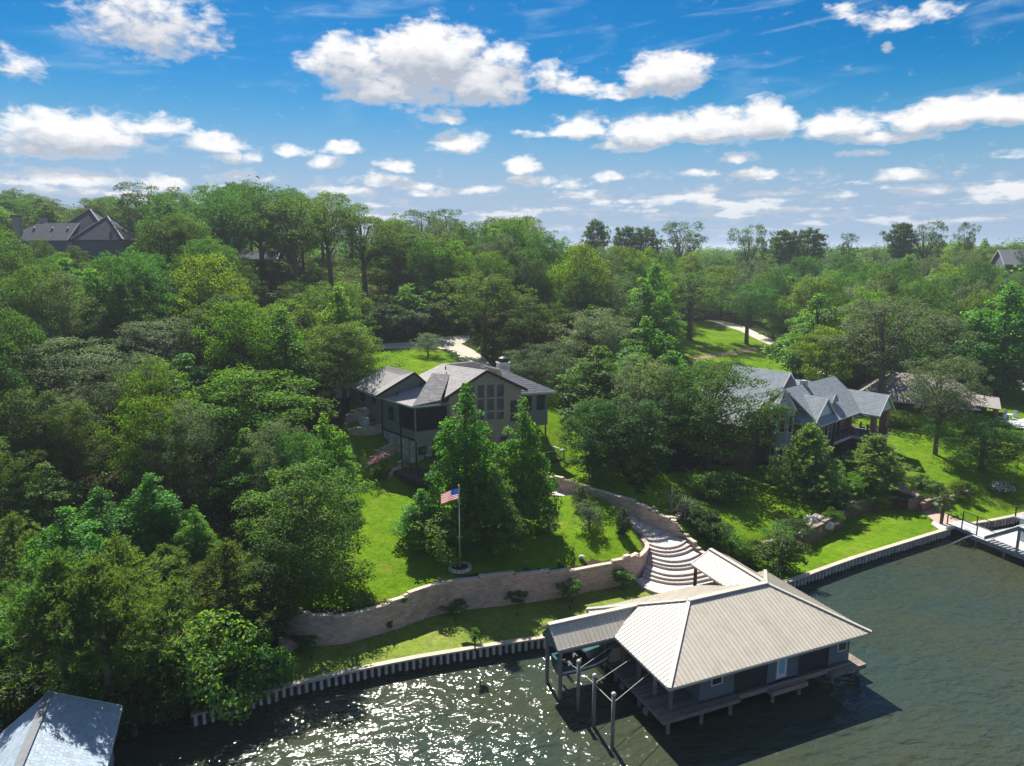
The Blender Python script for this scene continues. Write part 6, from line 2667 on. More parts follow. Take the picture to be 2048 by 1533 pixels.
small_wall('pale low curved edging on the slope beside the stepped stair wall', [(1336, 1041), (1352, 1042), (1362, 1036), (1358, 1031)], [3.7, 3.7, 3.7, 3.7], [.2, .3, .3, .2], BLOCK_CAP, BLOCK_CAP, ch=.1, bw=.35)

# ------------------------------------------------------------------ curved gravel stairs
EDGE = M('stair_edge_block', (.50, .43, .385), .9, .18, 6, .5, 25, island=.15, world=True)
Z3 = lambda x, y: (1000 + x * .24414, 900 + y * .24414)
STEPS = [  # nosing of each step, left to right, in pixels of the photograph
    [(1115, 1062), (1180, 1122), (1280, 1168), (1400, 1185), (1600, 1188), (1760, 1165)],
    [(1172, 1020), (1250, 1052), (1400, 1082), (1560, 1076), (1740, 1040)],
    [(1180, 985), (1260, 1022), (1400, 1052), (1560, 1042), (1725, 1005)],
    [(1186, 950), (1270, 988), (1400, 1018), (1560, 1006), (1705, 965)],
    [(1196, 905), (1270, 935), (1400, 965), (1540, 955), (1680, 905)],
    [(1198, 880), (1270, 912), (1400, 938), (1540, 926), (1655, 880)],
    [(1198, 850), (1270, 878), (1400, 905), (1530, 890), (1625, 848)],
    [(1196, 806), (1260, 836), (1370, 856), (1490, 836), (1568, 800)],
    [(1195, 782), (1260, 810), (1370, 826), (1480, 806), (1545, 772)],
    [(1194, 752), (1260, 776), (1360, 796), (1460, 776), (1515, 740)],
    [(1190, 722), (1250, 734), (1330, 724), (1420, 690)],
    [(1172, 688), (1230, 694), (1300, 678), (1350, 650)],
    [(1150, 660), (1190, 662), (1235, 642), (1265, 615)],
    [(1130, 640), (1155, 634), (1175, 612), (1185, 580)],
    [(1095, 612), (1108, 600), (1116, 582), (1118, 560)],
]
n_st = len(STEPS)
z0_, z1_ = 1.22, 4.08
szs = [1.22, 1.42, 1.60, 1.78, 1.98, 2.16, 2.34, 2.56, 2.74, 2.92, 3.14, 3.36, 3.58, 3.80, 4.0]
t = thing('stone_stairs', 'wide fan-shaped stairs of pale gravel treads curving up between two tan walls', 'stairs', P(1340, 1130, 1.5))
arcs = []
for l_, z in zip(STEPS, szs):
    arcs.append([Vector((q.x, q.y, z)) for q in smooth_line([P(*Z3(x, y), z) for x, y in l_], .35)])
walk_end = [Vector((p.x, p.y, p.z)) for p in (ST_L[7], ST_R[9])]


def resamp(a, m):
    s = [0]
    for p, q in zip(a[:-1], a[1:]):
        s.append(s[-1] + (q - p).length)
    out = []
    for i in range(m):
        d = s[-1] * i / (m - 1)
        j = min(max(int(np.searchsorted(s, d)) - 1, 0), len(a) - 2)
        f = (d - s[j]) / max(1e-6, s[j + 1] - s[j])
        out.append(a[j].lerp(a[j + 1], f))
    return out


for i in range(n_st):
    a = resamp(arcs[i], 16)
    z = szs[i]
    nxt = resamp(arcs[i + 1], 16) if i + 1 < n_st else [walk_end[0].lerp(walk_end[1], k / 15) for k in range(16)]
    back = [q + (q - p).normalized() * .35 if (q - p).length > .01 else q for p, q in zip(a, nxt)]
    m = MB()
    vs = [Vector((p.x, p.y, z)) for p in a] + [Vector((q.x, q.y, z)) for q in back] + [Vector((p.x, p.y, z - .5)) for p in a] + [Vector((q.x, q.y, z - .5)) for q in back]
    fs = []
    for k in range(15):
        fs += [(k, k + 1, 17 + k, 16 + k), (32 + k, 48 + k, 49 + k, 33 + k), (k, 32 + k, 33 + k, k + 1), (16 + k, 17 + k, 49 + k, 48 + k)]
    fs += [(0, 16, 48, 32), (15, 47, 63, 31)]
    m.add(vs, fs)
    st = m.build('step', GRAVEL, t)
    # dark blocks along the nosing
    e = MB()
    arc = arcs[i]
    L = sum((q - p).length for p, q in zip(arc[:-1], arc[1:]))
    nbk = max(2, int(L / .42))
    pts = resamp(arc, nbk + 1)
    for p, q in zip(pts[:-1], pts[1:]):
        c = (p + q) / 2
        th = math.atan2(q.y - p.y, q.x - p.x)
        nx, ny = math.sin(th), -math.cos(th)
        o = MB()
        o.box((c.x + nx * .03, c.y + ny * .03, z - .10), ((q - p).length - .012, .24, .215 + (.12 if i == 0 else 0)), th)
        o.build('edge_block', EDGE, st)
# walk behind, up to the house
m = MB()
Lw = resamp([walk_end[0]] + ST_L[8:], 14)
Rw = resamp([walk_end[1]] + ST_R[10:], 14)
vs, fs = [], []
for p, q in zip(Lw, Rw):
    vs += [(p.x, p.y, p.z), (q.x, q.y, q.z + .02), (p.x, p.y, p.z - .6), (q.x, q.y, q.z - .6)]
for i in range(13):
    b = i * 4
    fs += [(b, b + 1, b + 5, b + 4), (b, b + 4, b + 6, b + 2), (b + 1, b + 3, b + 7, b + 5)]
m.add(vs, fs)
o = m.build('gravel_walk', GRAVEL)
o['kind'] = 'structure'
# edging blocks on the lawn side of the walk
t = thing('path_edging', 'row of tan edging blocks along the lawn side of the gravel walk', 'edging', (Lw[6].x, Lw[6].y, Lw[6].z))
pts = resamp(Lw, 26)
for p, q in zip(pts[:-1], pts[1:]):
    c = (p + q) / 2
    o = MB()
    o.box((c.x, c.y, c.z + .02), ((q - p).length - .02, .2, .26), math.atan2(q.y - p.y, q.x - p.x))
    o.build('edge_block', BLOCK, t)

# ------------------------------------------------------------------ seawalls
VINYL = M('pale_sheet_pile', (.50, .49, .45), .6, .12, 3, objr=.12, stain=(.12, .10, .07), stain_amt=.6, stain_scale=2.0, world=True)
VINYL_D = M('algae_recess_shade', (.045, .042, .034), .6, .2, 3, world=True)  # waterline algae, and the recess shade painted in between the piles
CAPW = M('seawall_cap', (.50, .43, .33), .8, .12, 2.0, objr=.06, world=True)


def seawall(label, pts, pitch=.5):
    ln = dens([Vector((p.x, p.y, 0)) for p in pts], .25)
    s = [0.0]
    for a, b in zip(ln[:-1], ln[1:]):
        s.append(s[-1] + (b - a).length)
    L = s[-1]

    def at(d):
        i = min(max(int(np.searchsorted(s, d)) - 1, 0), len(ln) - 2)
        f = (d - s[i]) / max(1e-6, s[i + 1] - s[i])
        return ln[i].lerp(ln[i + 1], f), math.atan2(ln[i + 1].y - ln[i].y, ln[i + 1].x - ln[i].x)
    mid = at(L / 2)[0]
    root = thing('seawall', label, 'seawall', (mid.x, mid.y, 0))
    n = int(L / pitch)
    band = MB()
    for k in range(n):
        p, th = at((k + .5) * pitch)
        f = Frame((p.x, p.y, 0), th)
        m = MB()
        w0, w1 = .13, .09
        f = Frame((p.x, p.y, 0), th + random.uniform(-.04, .04))
        q = lambda a, b, z: f.p(a, b, z)
        m.hexa([q(-w1, -.16, -.6), q(w1, -.16, -.6), q(w0, .04, -.6), q(-w0, .04, -.6),
                q(-w1, -.16, LOW - .07), q(w1, -.16, LOW - .07), q(w0, .04, LOW - .07), q(-w0, .04, LOW - .07)])
        m.build('sheet_pile', VINYL, root)
        zt_ = random.uniform(.10, .24)
        band.hexa([q(-w1 - .006, -.168, -.5), q(w1 + .006, -.168, -.5), q(w0 + .006, .036, -.5), q(-w0 - .006, .036, -.5),
                   q(-w1 - .006, -.168, zt_), q(w1 + .006, -.168, zt_ + .03), q(w0 + .006, .036, zt_), q(-w0 - .006, .036, zt_)])
    band.build('algae_band', VINYL_D, root, kind='stuff')
    nb = max(1, int(L / 3.0))
    for k in range(nb):
        d0, d1 = L * k / nb, L * (k + 1) / nb
        p, th = at(d0)
        q, th2 = at(min(L - .001, d1))
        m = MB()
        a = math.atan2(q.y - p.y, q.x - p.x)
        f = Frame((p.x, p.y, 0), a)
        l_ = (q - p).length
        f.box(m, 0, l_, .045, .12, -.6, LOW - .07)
        m.build('recess_shade_board', VINYL_D, root)  # dark board added so its colour gives the recesses their shade
        m = MB()
        f.box(m, .004, l_ - .004, -.24, .22, LOW - .07, LOW + .06)
        m.build('cap_board', CAPW, root)
    return root


seawall('left seawall of pale piles under a timber cap, below the long tan wall', [SEA[3].lerp(SEA[4], .88)] + SEA[4:12])
seawall('right seawall of pale piles below the sunny lawn, running to the dock footbridge', [SEA[10].lerp(SEA[11], .82)] + SEA[11:15])
seawall('short stretch of seawall beyond the dock footbridge at the far right', SEA[15:18])

# property edging and boulder at the left end of the waterside lawn
t = thing('edging_board', 'pale edging running from the flat boulder down to the left seawall', 'edging', P(562, 1335, LOW))
pe = resamp([P(559, 1300, LOW), P(560, 1340, LOW), P(563, 1372, LOW)], 7)
for p, q in zip(pe[:-1], pe[1:]):
    c = (p + q) / 2
    m = MB()
    m.box((c.x, c.y, LOW + .06), ((q - p).length - .02, .22, .22), math.atan2(q.y - p.y, q.x - p.x))
    m.build('edge_block', CAPW, t)


def rock_mesh(seed, r, flat=.6):
    rr = random.Random(seed)
    import bmesh
    b = bmesh.new()
    bmesh.ops.create_icosphere(b, subdivisions=2, radius=1)
    ph = [rr.uniform(0, 6) for _ in range(6)]
    for v in b.verts:
        k = 1 + .16 * math.sin(3 * v.co.x + ph[0]) + .14 * math.sin(4 * v.co.y + ph[1]) + .12 * math.sin(5 * v.co.z + ph[2]) + .08 * math.sin(9 * v.co.x + 7 * v.co.y + ph[3])
        v.co = v.co * k
        v.co.z *= flat
    for v in b.verts:
        v.co *= r
    me = bpy.data.meshes.new('rock')
    b.to_mesh(me)
    b.free()
    return me


ROCK = M('tan_rock', (.36, .29, .22), .9, .2, 3, .6, 12, objr=.12)
ROCK_PALE = M('pale_rock', (.52, .47, .40), .9, .2, 3, .6, 12, objr=.12)


def rock(label, q, r, flat=.6, mat=None, seed=1, name='boulder', cat='boulder', group=None):
    me = rock_mesh(seed, r, flat)
    me.materials.append(mat or ROCK)
    o = link(bpy.data.objects.new(name, me))
    o.location = q
    o.rotation_euler = (0, 0, seed * 1.7)
    tag(o, label, cat, group)
    return o


rock('flat tan boulder leaning at the left foot of the long tan wall', P(567, 1292, LOW + .2), 1.0, .45, seed=3)
for i, (u, v, lab) in enumerate([(1622, 1046, 'largest pale rock in the planted bed above the brown wall'), (1640, 1040, 'tan rock in the bed above the brown wall, nearest the grass'), (1652, 1047, 'low pale rock at the wall edge of the bed'), (1634, 1052, 'dark brown rock between shrubs of the bed'), (1668, 1042, 'small pale rock at the right end of the bed')]):
    q = P(u, v - 7, 2.6)
    rock(lab, (q.x, q.y, gz(q.x, q.y) + .15), .9 - .1 * i, .6, ROCK_PALE if i != 3 else ROCK, seed=10 + i, name='rock', cat='rock', group='rocks in the bed above the brown wall')
q = P(1181 * 1.0, 1141, 3.8)
rock('small grey rock lying on the sunny lawn patch', P(1164, 1114, 3.75), .28, .5, ROCK_PALE, seed=21, name='rock', cat='rock')

# kerb stones along the driveway
t = thing('kerb_stones', 'row of pale kerb stones curving along the lawn edge of the driveway behind the house', 'kerb', PT(922, 724))
ks = [(893, 701), (901, 704), (908, 708), (914, 713), (919, 718), (923, 724), (926, 730), (928, 737)]
for i, (u, v) in enumerate(ks):
    q = PT(u, v)
    m = MB()
    m.box((q.x, q.y, q.z + .12), (.85, .4, .34), .3 - i * .22)
    m.build('kerb_stone', BLOCK_CAP, t)

# garden steps to the dock
t = thing('garden_steps', 'five brick garden steps with dark sides on the pink path down to the dock', 'steps', P(1845, 1010, 1.4))
sl, sr = [P(1819, 996, 2.35), P(1838, 1019, LOW)], [P(1842, 991, 2.35), P(1868, 1013, LOW)]
for i in range(6):
    f0, f1 = i / 6, (i + 1) / 6
    a, b, c, d = sl[1].lerp(sl[0], f0), sr[1].lerp(sr[0], f0), sr[1].lerp(sr[0], f1), sl[1].lerp(sl[0], f1)
    z = LOW + 1.35 * (i + 1) / 6
    m = MB()
    ex = (c - b).normalized() * .12
    m.prism([Vector((a.x, a.y, 0)), Vector((b.x, b.y, 0)), c + ex, d + ex], LOW - .3, z)
    m.build('step', M('step_brick', (.33, .22, .18), .9, .15, 5, objr=.08), t)
m = MB()
for side in (sl, sr):
    p0, p1 = side[1], side[0]
    m.tube([(p0.x, p0.y, LOW), (p0.x, p0.y, LOW + 1.0)], .025, 6)
    m.tube([(p1.x, p1.y, LOW + 1.3), (p1.x, p1.y, LOW + 2.3)], .025, 6)
    m.tube([(p0.x, p0.y, LOW + 1.0), (p1.x, p1.y, LOW + 2.3)], .025, 6)
m.build('handrail', BLACK, t)

# ------------------------------------------------------------------ flagpole
fb = P(920, 1137, 3.85)
ft = PY(917, 974, fb.y)
t = thing('flagpole', 'tall silver flagpole flying a stars and stripes flag on the upper lawn', 'flagpole', fb)
m = MB()
m.tube([fb + Vector((0, 0, -.1)), (fb.x, fb.y, ft.z)], [.075, .04], 10)
m.build('pole', M('silver_pole', (.55, .56, .57), .3, .05, metal=.6), t, smooth=True)
m = MB()
m.lathe((fb.x, fb.y, ft.z), [(.01, 0), (.07, .03), (.09, .09), (.07, .15), (.01, .18)], 10)
m.build('finial', M('gold_ball', (.55, .40, .12), .3, .05, metal=.8), t)
FW, FH = 1.45, .90
nx_, ny_ = 26, 13
zt = ft.z - .15


def flag_pt(s, z):
    x = fb.x - .06 - s * FW * .96
    y = fb.y - .10 * math.sin(s * 7.5 + z * 1.2) * s ** .6 - s * .15
    return Vector((x, y, zt - (1 - z) * FH - s * .34 + .04 * math.sin(s * 6)))


RED = leaf_mat('flag_red', (.42, .018, .025), (.62, .03, .04), .45, .01, .5, 0, 0, .1)
WHITE = leaf_mat('flag_white', (.66, .65, .64), (.8, .78, .76), .45, .01, .5, 0, 0, .1)
BLUE = leaf_mat('flag_blue', (.012, .05, .24), (.02, .09, .42), .45, .01, .5, 0, 0, .1)
fm = bpy.data.meshes.new('flag')
vs = [flag_pt(i / nx_, j / ny_) for j in range(ny_ + 1) for i in range(nx_ + 1)]
fs, mi = [], []
for j in range(ny_):
    for i in range(nx_):
        a = j * (nx_ + 1) + i
        fs.append((a, a + 1, a + nx_ + 2, a + nx_ + 1))
        mi.append(2 if (i < nx_ * .4 and j >= ny_ - 7) else (j % 2))
o0 = wloc(t)
fm.from_pydata([(v.x - o0.x, v.y - o0.y, v.z - o0.z) for v in vs], [], fs)
for q in (RED, WHITE, BLUE):
    fm.materials.append(q)
for p, k in zip(fm.polygons, mi):
    p.material_index = k
    p.use_smooth = True
fo = link(bpy.data.objects.new('flag', fm))
fo.parent = t
m = MB()
for r in range(9):
    for c in range(6 if r % 2 == 0 else 5):
        s = (.4 / 12) * (1 + 2 * c + (r % 2))
        z = 1 - (7 / 13) * (r + 1) / 10
        q = flag_pt(s, z)
        for dy in (-.012, .012):
            R_, pts = .026, []
            for k in range(10):
                rr = R_ if k % 2 == 0 else R_ * .4
                pts.append((q.x + rr * math.sin(math.pi * k / 5), q.y + dy, q.z + rr * math.cos(math.pi * k / 5)))
            m.add(pts, [tuple(range(10)) if dy > 0 else tuple(range(9, -1, -1))])
m.build('star', WHITE, fo, kind='stuff')
t = thing('planter_ring', 'ring of pale edging stones round the foot of the flagpole', 'planter', (fb.x, fb.y, fb.z))
for k in range(16):
    th = 2 * math.pi * k / 16
    m = MB()
    m.box((fb.x + .85 * math.cos(th), fb.y + .85 * math.sin(th), fb.z + .08), (.22, .31, .26), th)
    m.build('edge_stone', BLOCK_CAP, t)
m = MB()
m.lathe((fb.x, fb.y, fb.z), [(.74, -.2), (.74, .08), (.2, .13)], 16)
m.build('mulch', MULCH, t)

# ------------------------------------------------------------------ trees
LEAF = {
    'oak': leaf_mat('oak_leaf', (0.066, 0.139, 0.031), (0.151, 0.308, 0.025), 0.42, 0.008, .5, .030, .5),
    'gum': leaf_mat('sweetgum_leaf', (0.071, 0.177, 0.031), (0.246, 0.515, 0.022), 0.47, 0.012, .45, .022, .45),
    'lime': leaf_mat('lime_green_leaf', (0.088, 0.170, 0.020), (0.250, 0.420, 0.016), 0.46, 0.006, .5, .022, .4),
    'pale': leaf_mat('pale_grey_green_leaf', (0.120, 0.180, 0.092), (0.220, 0.320, 0.090), 0.40, 0.010, .45, .02, .45),
    'dark': leaf_mat('dark_evergreen_leaf', (0.050, 0.106, 0.028), (0.123, 0.235, 0.020), 0.40, 0.010, .45, .025, .5),
    'pine': leaf_mat('pine_needle', (0.092, 0.171, 0.047), (0.235, 0.370, 0.034), 0.46, 0.008, .5, .025, .5),
    'cypress': leaf_mat('feathery_leaf', (0.118, 0.212, 0.073), (0.280, 0.448, 0.056), 0.46, 0.008, .5, .02, .45),
    'palm': leaf_mat('palm_frond', (0.055, 0.085, 0.022), (0.16, 0.20, 0.03), .35, .05, .4, .02, .4),
    'dry': leaf_mat('dry_twig_leaf', (0.16, 0.135, 0.085), (0.2, 0.16, 0.08), .3, .02, .5, .02, .4),
    'flower': leaf_mat('white_blossom', (0.62, 0.58, 0.56), (0.5, 0.45, 0.42), .3, .02, .5, .01, .2),
    'pink': leaf_mat('pink_blossom', (0.55, 0.20, 0.24), (0.5, 0.2, 0.2), .3, .02, .5, .01, .3),
}


def unit(v):
    return v / np.maximum(1e-9, np.linalg.norm(v, axis=-1, keepdims=True))


def leaves_at(rng, pos, nrm, size, aspect=.62, fold=.22):
    """folded diamond leaves: two triangles each, sharing the mid rib"""
    n = len(pos)
    t = unit(np.cross(nrm, rng.normal(size=(n, 3))))
    b = np.cross(nrm, t)
    s = size * rng.uniform(.65, 1.35, (n, 1))
    a0 = pos - t * s * .5
    a1 = pos + t * s * .5
    c0 = pos + b * s * aspect * .5 + nrm * s * fold
    c1 = pos - b * s * aspect * .5 + nrm * s * fold
    V = np.stack([a0, c1, a1, c0], 1).reshape(-1, 3)
    i = np.arange(n)[:, None] * 4
    F_ = np.concatenate([i + [0, 1, 2], i + [0, 2, 3]], 1).reshape(-1, 3)
    return V, F_


def limb_mesh(segs, mat, name='trunk', n=7):
    m = MB()
    for pts, rs in segs:
        m.tube(pts, rs, n)
    me = bpy.data.meshes.new(name)
    me.from_pydata(m.v, [], m.f)
    me.materials.append(mat)
    for p in me.polygons:
        p.use_smooth = True
    me.update()
    return me


def broadleaf(seed, h, w, base, kind, clumps=150, per=130, leaf=.2, shape='round', rc=1.0, bark=None, top_pow=1.0, open_=0.0):
    """crown between z = base*h and h, width w"""
    rng = np.random.default_rng(seed)
    z0 = base * h
    H_ = h - z0
    # lobes make the outline uneven
    k = rng.uniform(0, 6.28, 8)

    def radius(t, th):
        if shape == 'round':
            r = np.sqrt(np.maximum(0, 1 - ((t - .45) / np.where(t > .45, .58, .62)) ** 2))
        elif shape == 'cone':
            r = np.interp(t, [0, .12, .3, .6, .85, 1], [.66, .98, 1.0, .68, .30, .03])
        elif shape == 'spread':
            r = np.interp(t, [0, .25, .5, .75, .92, 1], [.35, .8, 1, .92, .6, .2])
        elif shape == 'umbrella':
            r = np.interp(t, [0, .3, .6, .85, 1], [.30, .65, 1, .85, .3])
        else:
            r = np.interp(t, [0, .2, .6, .9, 1], [.75, 1, .95, .6, .2])
        lob = 1 + .20 * np.sin(3 * th + k[0] + 4 * t) + .15 * np.sin(5 * th + k[1] - 5 * t) + .10 * np.sin(2 * th + k[2] + 9 * t)
        return r * lob * w / 2
    # clump centres
    t = rng.uniform(0.02, .98, clumps * 3)
    th = rng.uniform(0, 2 * np.pi, clumps * 3)
    R = radius(t, th)
    keep = rng.uniform(0, 1, clumps * 3) < np.clip(R / (w / 2), .05, 1)
    t, th, R = t[keep][:clumps], th[keep][:clumps], R[keep][:clumps]
    rho = np.where(rng.uniform(0, 1, len(t)) < .76, rng.uniform(.70, 1.14, len(t)), rng.uniform(.2, .75, len(t)))
    rad = np.maximum(0, R - rc * .5) * rho
    C = np.c_[rad * np.cos(th), rad * np.sin(th), z0 + t * H_]
    if open_:
        drop = rng.uniform(0, 1, len(C)) > open_
        C, th, t = C[drop], th[drop], t[drop]
    rcs = rc * rng.uniform(.45, 1.15, len(C))
    if shape == 'cone':
        rcs = rcs * (1.15 - .5 * t)
    P_, N_ = [], []
    for c, r in zip(C, rcs):
        n = int(per * (r / rc) ** 2 * rng.uniform(.8, 1.2))
        d = unit(rng.normal(size=(n, 3)))
        d[:, 2] = np.where(rng.uniform(0, 1, n) < .62, np.abs(d[:, 2]), d[:, 2])
        q = c + d * r * np.array([1, 1, .66]) * (rng.uniform(.25, 1.0, (n, 1)) ** .5)
        # droop at the tips, twig-scale scatter
        q += rng.normal(scale=.09 * rc, size=(n, 3))
        out = unit(np.c_[c[:2][None].repeat(n, 0), np.full(n, .3 * w)])
        nr = unit(d * .55 + np.array([0, 0, .55]) + out * .25 + rng.normal(scale=.45, size=(n, 3)))
        P_.append(q)
        N_.append(nr)
    P_, N_ = np.concatenate(P_), np.concatenate(N_)
    P_[:, 2] = np.maximum(P_[:, 2], .1)
    V, Fc = leaves_at(rng, P_, N_, leaf)
    crown = fast_mesh('crown', V, Fc, LEAF[kind], 3)
    # trunk and limbs
    tr = max(.09, .022 * h)
    lean = rng.normal(scale=.03 * h, size=2)
    tp = [Vector((0, 0, -.4)), Vector((lean[0] * .2, lean[1] * .2, h * .25)), Vector((lean[0] * .6, lean[1] * .6, h * .55)), Vector((lean[0], lean[1], h * .88))]
    segs = [(tp, [tr * 1.25, tr, tr * .65, tr * .15])]
    idx = rng.choice(len(C), min(len(C), 26), replace=False)
    for i in idx:
        c = Vector(C[i])
        f = np.clip((c.z / h) * .62, .16, .75)
        a = Vector((lean[0] * f, lean[1] * f, h * f))
        mid = a.lerp(c, .5) + Vector((0, 0, .05 * h * rng.uniform(-.3, 1)))
        segs.append(([a, mid, c], [tr * .38 * (1 - f * .6), tr * .22, tr * .07]))
    return crown, limb_mesh(segs, bark or BARK)


def needle_tufts(rng, C, D, n_each, L, wdt, spread=.8):
    """stars of narrow needles round each tuft centre"""
    n = len(C)
    base = np.repeat(C, n_each, 0)
    dirn = unit(np.repeat(D, n_each, 0) + rng.normal(scale=spread, size=(n * n_each, 3)))
    s = L * rng.uniform(.7, 1.25, (len(base), 1))
    side = unit(np.cross(dirn, rng.normal(size=dirn.shape))) * wdt
    tip = base + dirn * s
    V = np.stack([base - side * .5, base + side * .5, tip + side * .35, tip - side * .35], 1).reshape(-1, 3)
    i = np.arange(len(base))[:, None] * 4
    F_ = np.concatenate([i + [0, 1, 2], i + [0, 2, 3]], 1).reshape(-1, 3)
    return V, F_


def pine(seed, h, w, base, layers=9, kind='pine', tufts=9, nd=9, shape='wide', bark=None, L=.34, wd=.05):
    rng = np.random.default_rng(seed)
    tr = max(.1, .02 * h)
    segs = [([Vector((0, 0, -.4)), Vector((.02 * h, 0, h * .5)), Vector((0, .01 * h, h * .98))], [tr * 1.2, tr * .75, tr * .15])]
    C, D = [], []
    for k in range(layers):
        f = (k + .5) / layers
        z = h * (base + (1 - base) * f * .97)
        if shape == 'wide':
            R = w / 2 * np.interp(f, [0, .2, .5, .8, 1], [.78, 1, .80, .42, .07])
        elif shape == 'cone':
            R = w / 2 * np.interp(f, [0, .15, 1], [.85, 1, .08])
        else:
            R = w / 2 * np.interp(f, [0, .3, .7, 1], [.45, .9, 1, .45])
        nb = int(rng.integers(5, 8))
        a0 = rng.uniform(0, 6.28)
        for b in range(nb):
            th = a0 + 6.283 * b / nb + rng.normal(scale=.25)
            r = R * rng.uniform(.65, 1.1)
            u = np.array([np.cos(th), np.sin(th), 0])
            rise = rng.uniform(.0, .22) * r if shape != 'cone' else -.05 * r
            p0 = np.array([0, 0, z - .15 * r])
            p2 = u * r + np.array([0, 0, z + rise])
            p1 = u * r * .5 + np.array([0, 0, z - .02 * r])
            segs.append(([Vector(p0), Vector(p1), Vector(p2)], [tr * .3 * (1 - f * .6), tr * .18, tr * .05]))
            nt = max(3, int(tufts * r / (w / 2) * 1.6))
            for j in range(nt):
                g_ = rng.uniform(.35, 1.04)
                q = p1 * 2 * g_ * (1 - g_) + p2 * g_ ** 2 + p0 * (1 - g_) ** 2
                off = rng.normal(scale=[.16 * r * g_ + .10] * 2 + [.10])
                q = q + off
                C.append(q)
                D.append(unit(u * .5 + np.array([0, 0, .75]) + off * .6))
                if j % 2 == 0:
                    segs.append(([Vector(p1.tolist()).lerp(Vector(p2.tolist()), max(0, g_ * 2 - 1)), Vector(q.tolist())], [tr * .06, tr * .025]))
    for j in range(8):
        C.append(np.array([rng.normal(scale=.15), rng.normal(scale=.15), h * rng.uniform(.93, 1.0)]))
        D.append(np.array([0, 0, 1.0]))
    C, D = np.array(C), np.array(D)
    # three sub-tufts per tuft
    C2 = np.repeat(C, 3, 0) + rng.normal(scale=.17, size=(len(C) * 3, 3))
    D2 = np.repeat(D, 3, 0)
    V, Fc = needle_tufts(rng, C2, D2, nd, L, wd)
    return fast_mesh('crown', V, Fc, LEAF[kind], 3), limb_mesh(segs, bark or BARK, n=5)


PROTO = {}


def add(kind, h, w, meshes):
    PROTO.setdefault(kind, []).append((h, w) + meshes)


for s in range(6):
    add('oak', 11, 9.5, broadleaf(100 + s, 11, 9.5, .22, 'oak', 260, 100, .20, 'round', .92))
for s in range(5):
    add('gum', 11, 6.2, broadleaf(120 + s, 11, 6.2, .08, 'gum', 230, 112, .24, 'cone', .85, bark=BARK))
for s in range(3):
    add('lime', 9, 8, broadleaf(140 + s, 9, 8, .18, 'lime', 170, 110, .20, 'round', .9))
for s in range(3):
    add('pale', 11, 10, broadleaf(150 + s, 11, 9.5, .15, 'pale', 240, 105, .19, 'round', .95, open_=.1))
for s in range(2):
    add('dark', 10, 7.5, broadleaf(160 + s, 10, 7.5, .12, 'dark', 190, 105, .22, 'col', .95))
for s in range(2):
    add('highoak', 13, 9, broadleaf(210 + s, 13, 9, .45, 'oak', 170, 100, .21, 'spread', .9, open_=.1))
for s in range(2):
    add('highpale', 12, 10, broadleaf(220 + s, 12, 10, .36, 'pale', 215, 105, .19, 'spread', .92, open_=.1))
add('big', 11, 9.5, broadleaf(168, 11, 9.5, .03, 'oak', 240, 105, .22, 'col', 1.0))
for s in range(2):
    add('skyline', 13, 8.5, broadleaf(170 + s, 13, 8.5, .42, 'dark', 105, 105, .23, 'umbrella', .95, open_=.15))
add('pine', 10, 10, pine(180, 10, 10.5, .10, 11, tufts=12, nd=11))
add('pine', 10, 7, pine(181, 10, 7, .12, 11, tufts=9, nd=11))
add('highpine', 12, 8, pine(187, 12, 8.5, .48, 9, tufts=12, nd=11))
add('tallpine', 16, 7, pine(182, 16, 7, .45, 9, tufts=8, nd=10, shape='top', kind='dark', L=.42, wd=.08))
add('tallpine', 16, 8, pine(183, 16, 8, .55, 7, tufts=10, nd=10, shape='top', kind='dark', L=.42, wd=.08))
add('cypress', 8, 6.5, pine(184, 8, 6.8, .10, 16, kind='cypress', tufts=11, nd=13, shape='cone', L=.26, wd=.055))
add('cypress', 7, 6.2, pine(185, 7, 6.2, .12, 14, kind='cypress', tufts=11, nd=13, shape='cone', L=.26, wd=.055))
for s in range(2):
    add('bush', 2, 2.4, broadleaf(190 + s, 2, 2.4, .02, 'gum', 48, 80, .13, 'round', .42))
add('bush_dark', 2, 2.2, broadleaf(193, 2, 2.2, .02, 'dark', 48, 80, .12, 'round', .40))
add('bush_pale', 2, 2.4, broadleaf(194, 2, 2.4, .02, 'pale', 48, 80, .11, 'round', .42))
add('bush_lime', 2, 2.2, broadleaf(195, 2, 2.2, .05, 'lime', 44, 80, .12, 'round', .42))
add('cone_dark', 2.6, 1.4, broadleaf(196, 2.6, 1.4, .02, 'dark', 44, 70, .13, 'cone', .30))
add('sapling', 2.6, 1.6, broadleaf(197, 2.6, 1.6, .40, 'gum', 30, 50, .15, 'round', .32))
add('sapling', 2.2, 2.2, broadleaf(198, 2.2, 2.2, .22, 'gum', 40, 60, .16, 'spread', .36))
add('bare', 3.2, 2.6, broadleaf(199, 3.2, 2.6, .35, 'dry', 30, 22, .07, 'spread', .45, bark=BARK_PALE))
add('dead', 5, 3.6, broadleaf(200, 5, 3.6, .30, 'dry', 40, 14, .07, 'spread', .6, bark=M('dead_wood', (.36, .33, .29), .9, .15)))

n_tree = 0
PLACED = []                                  # (x, y, top z, radius) for spacing and visibility


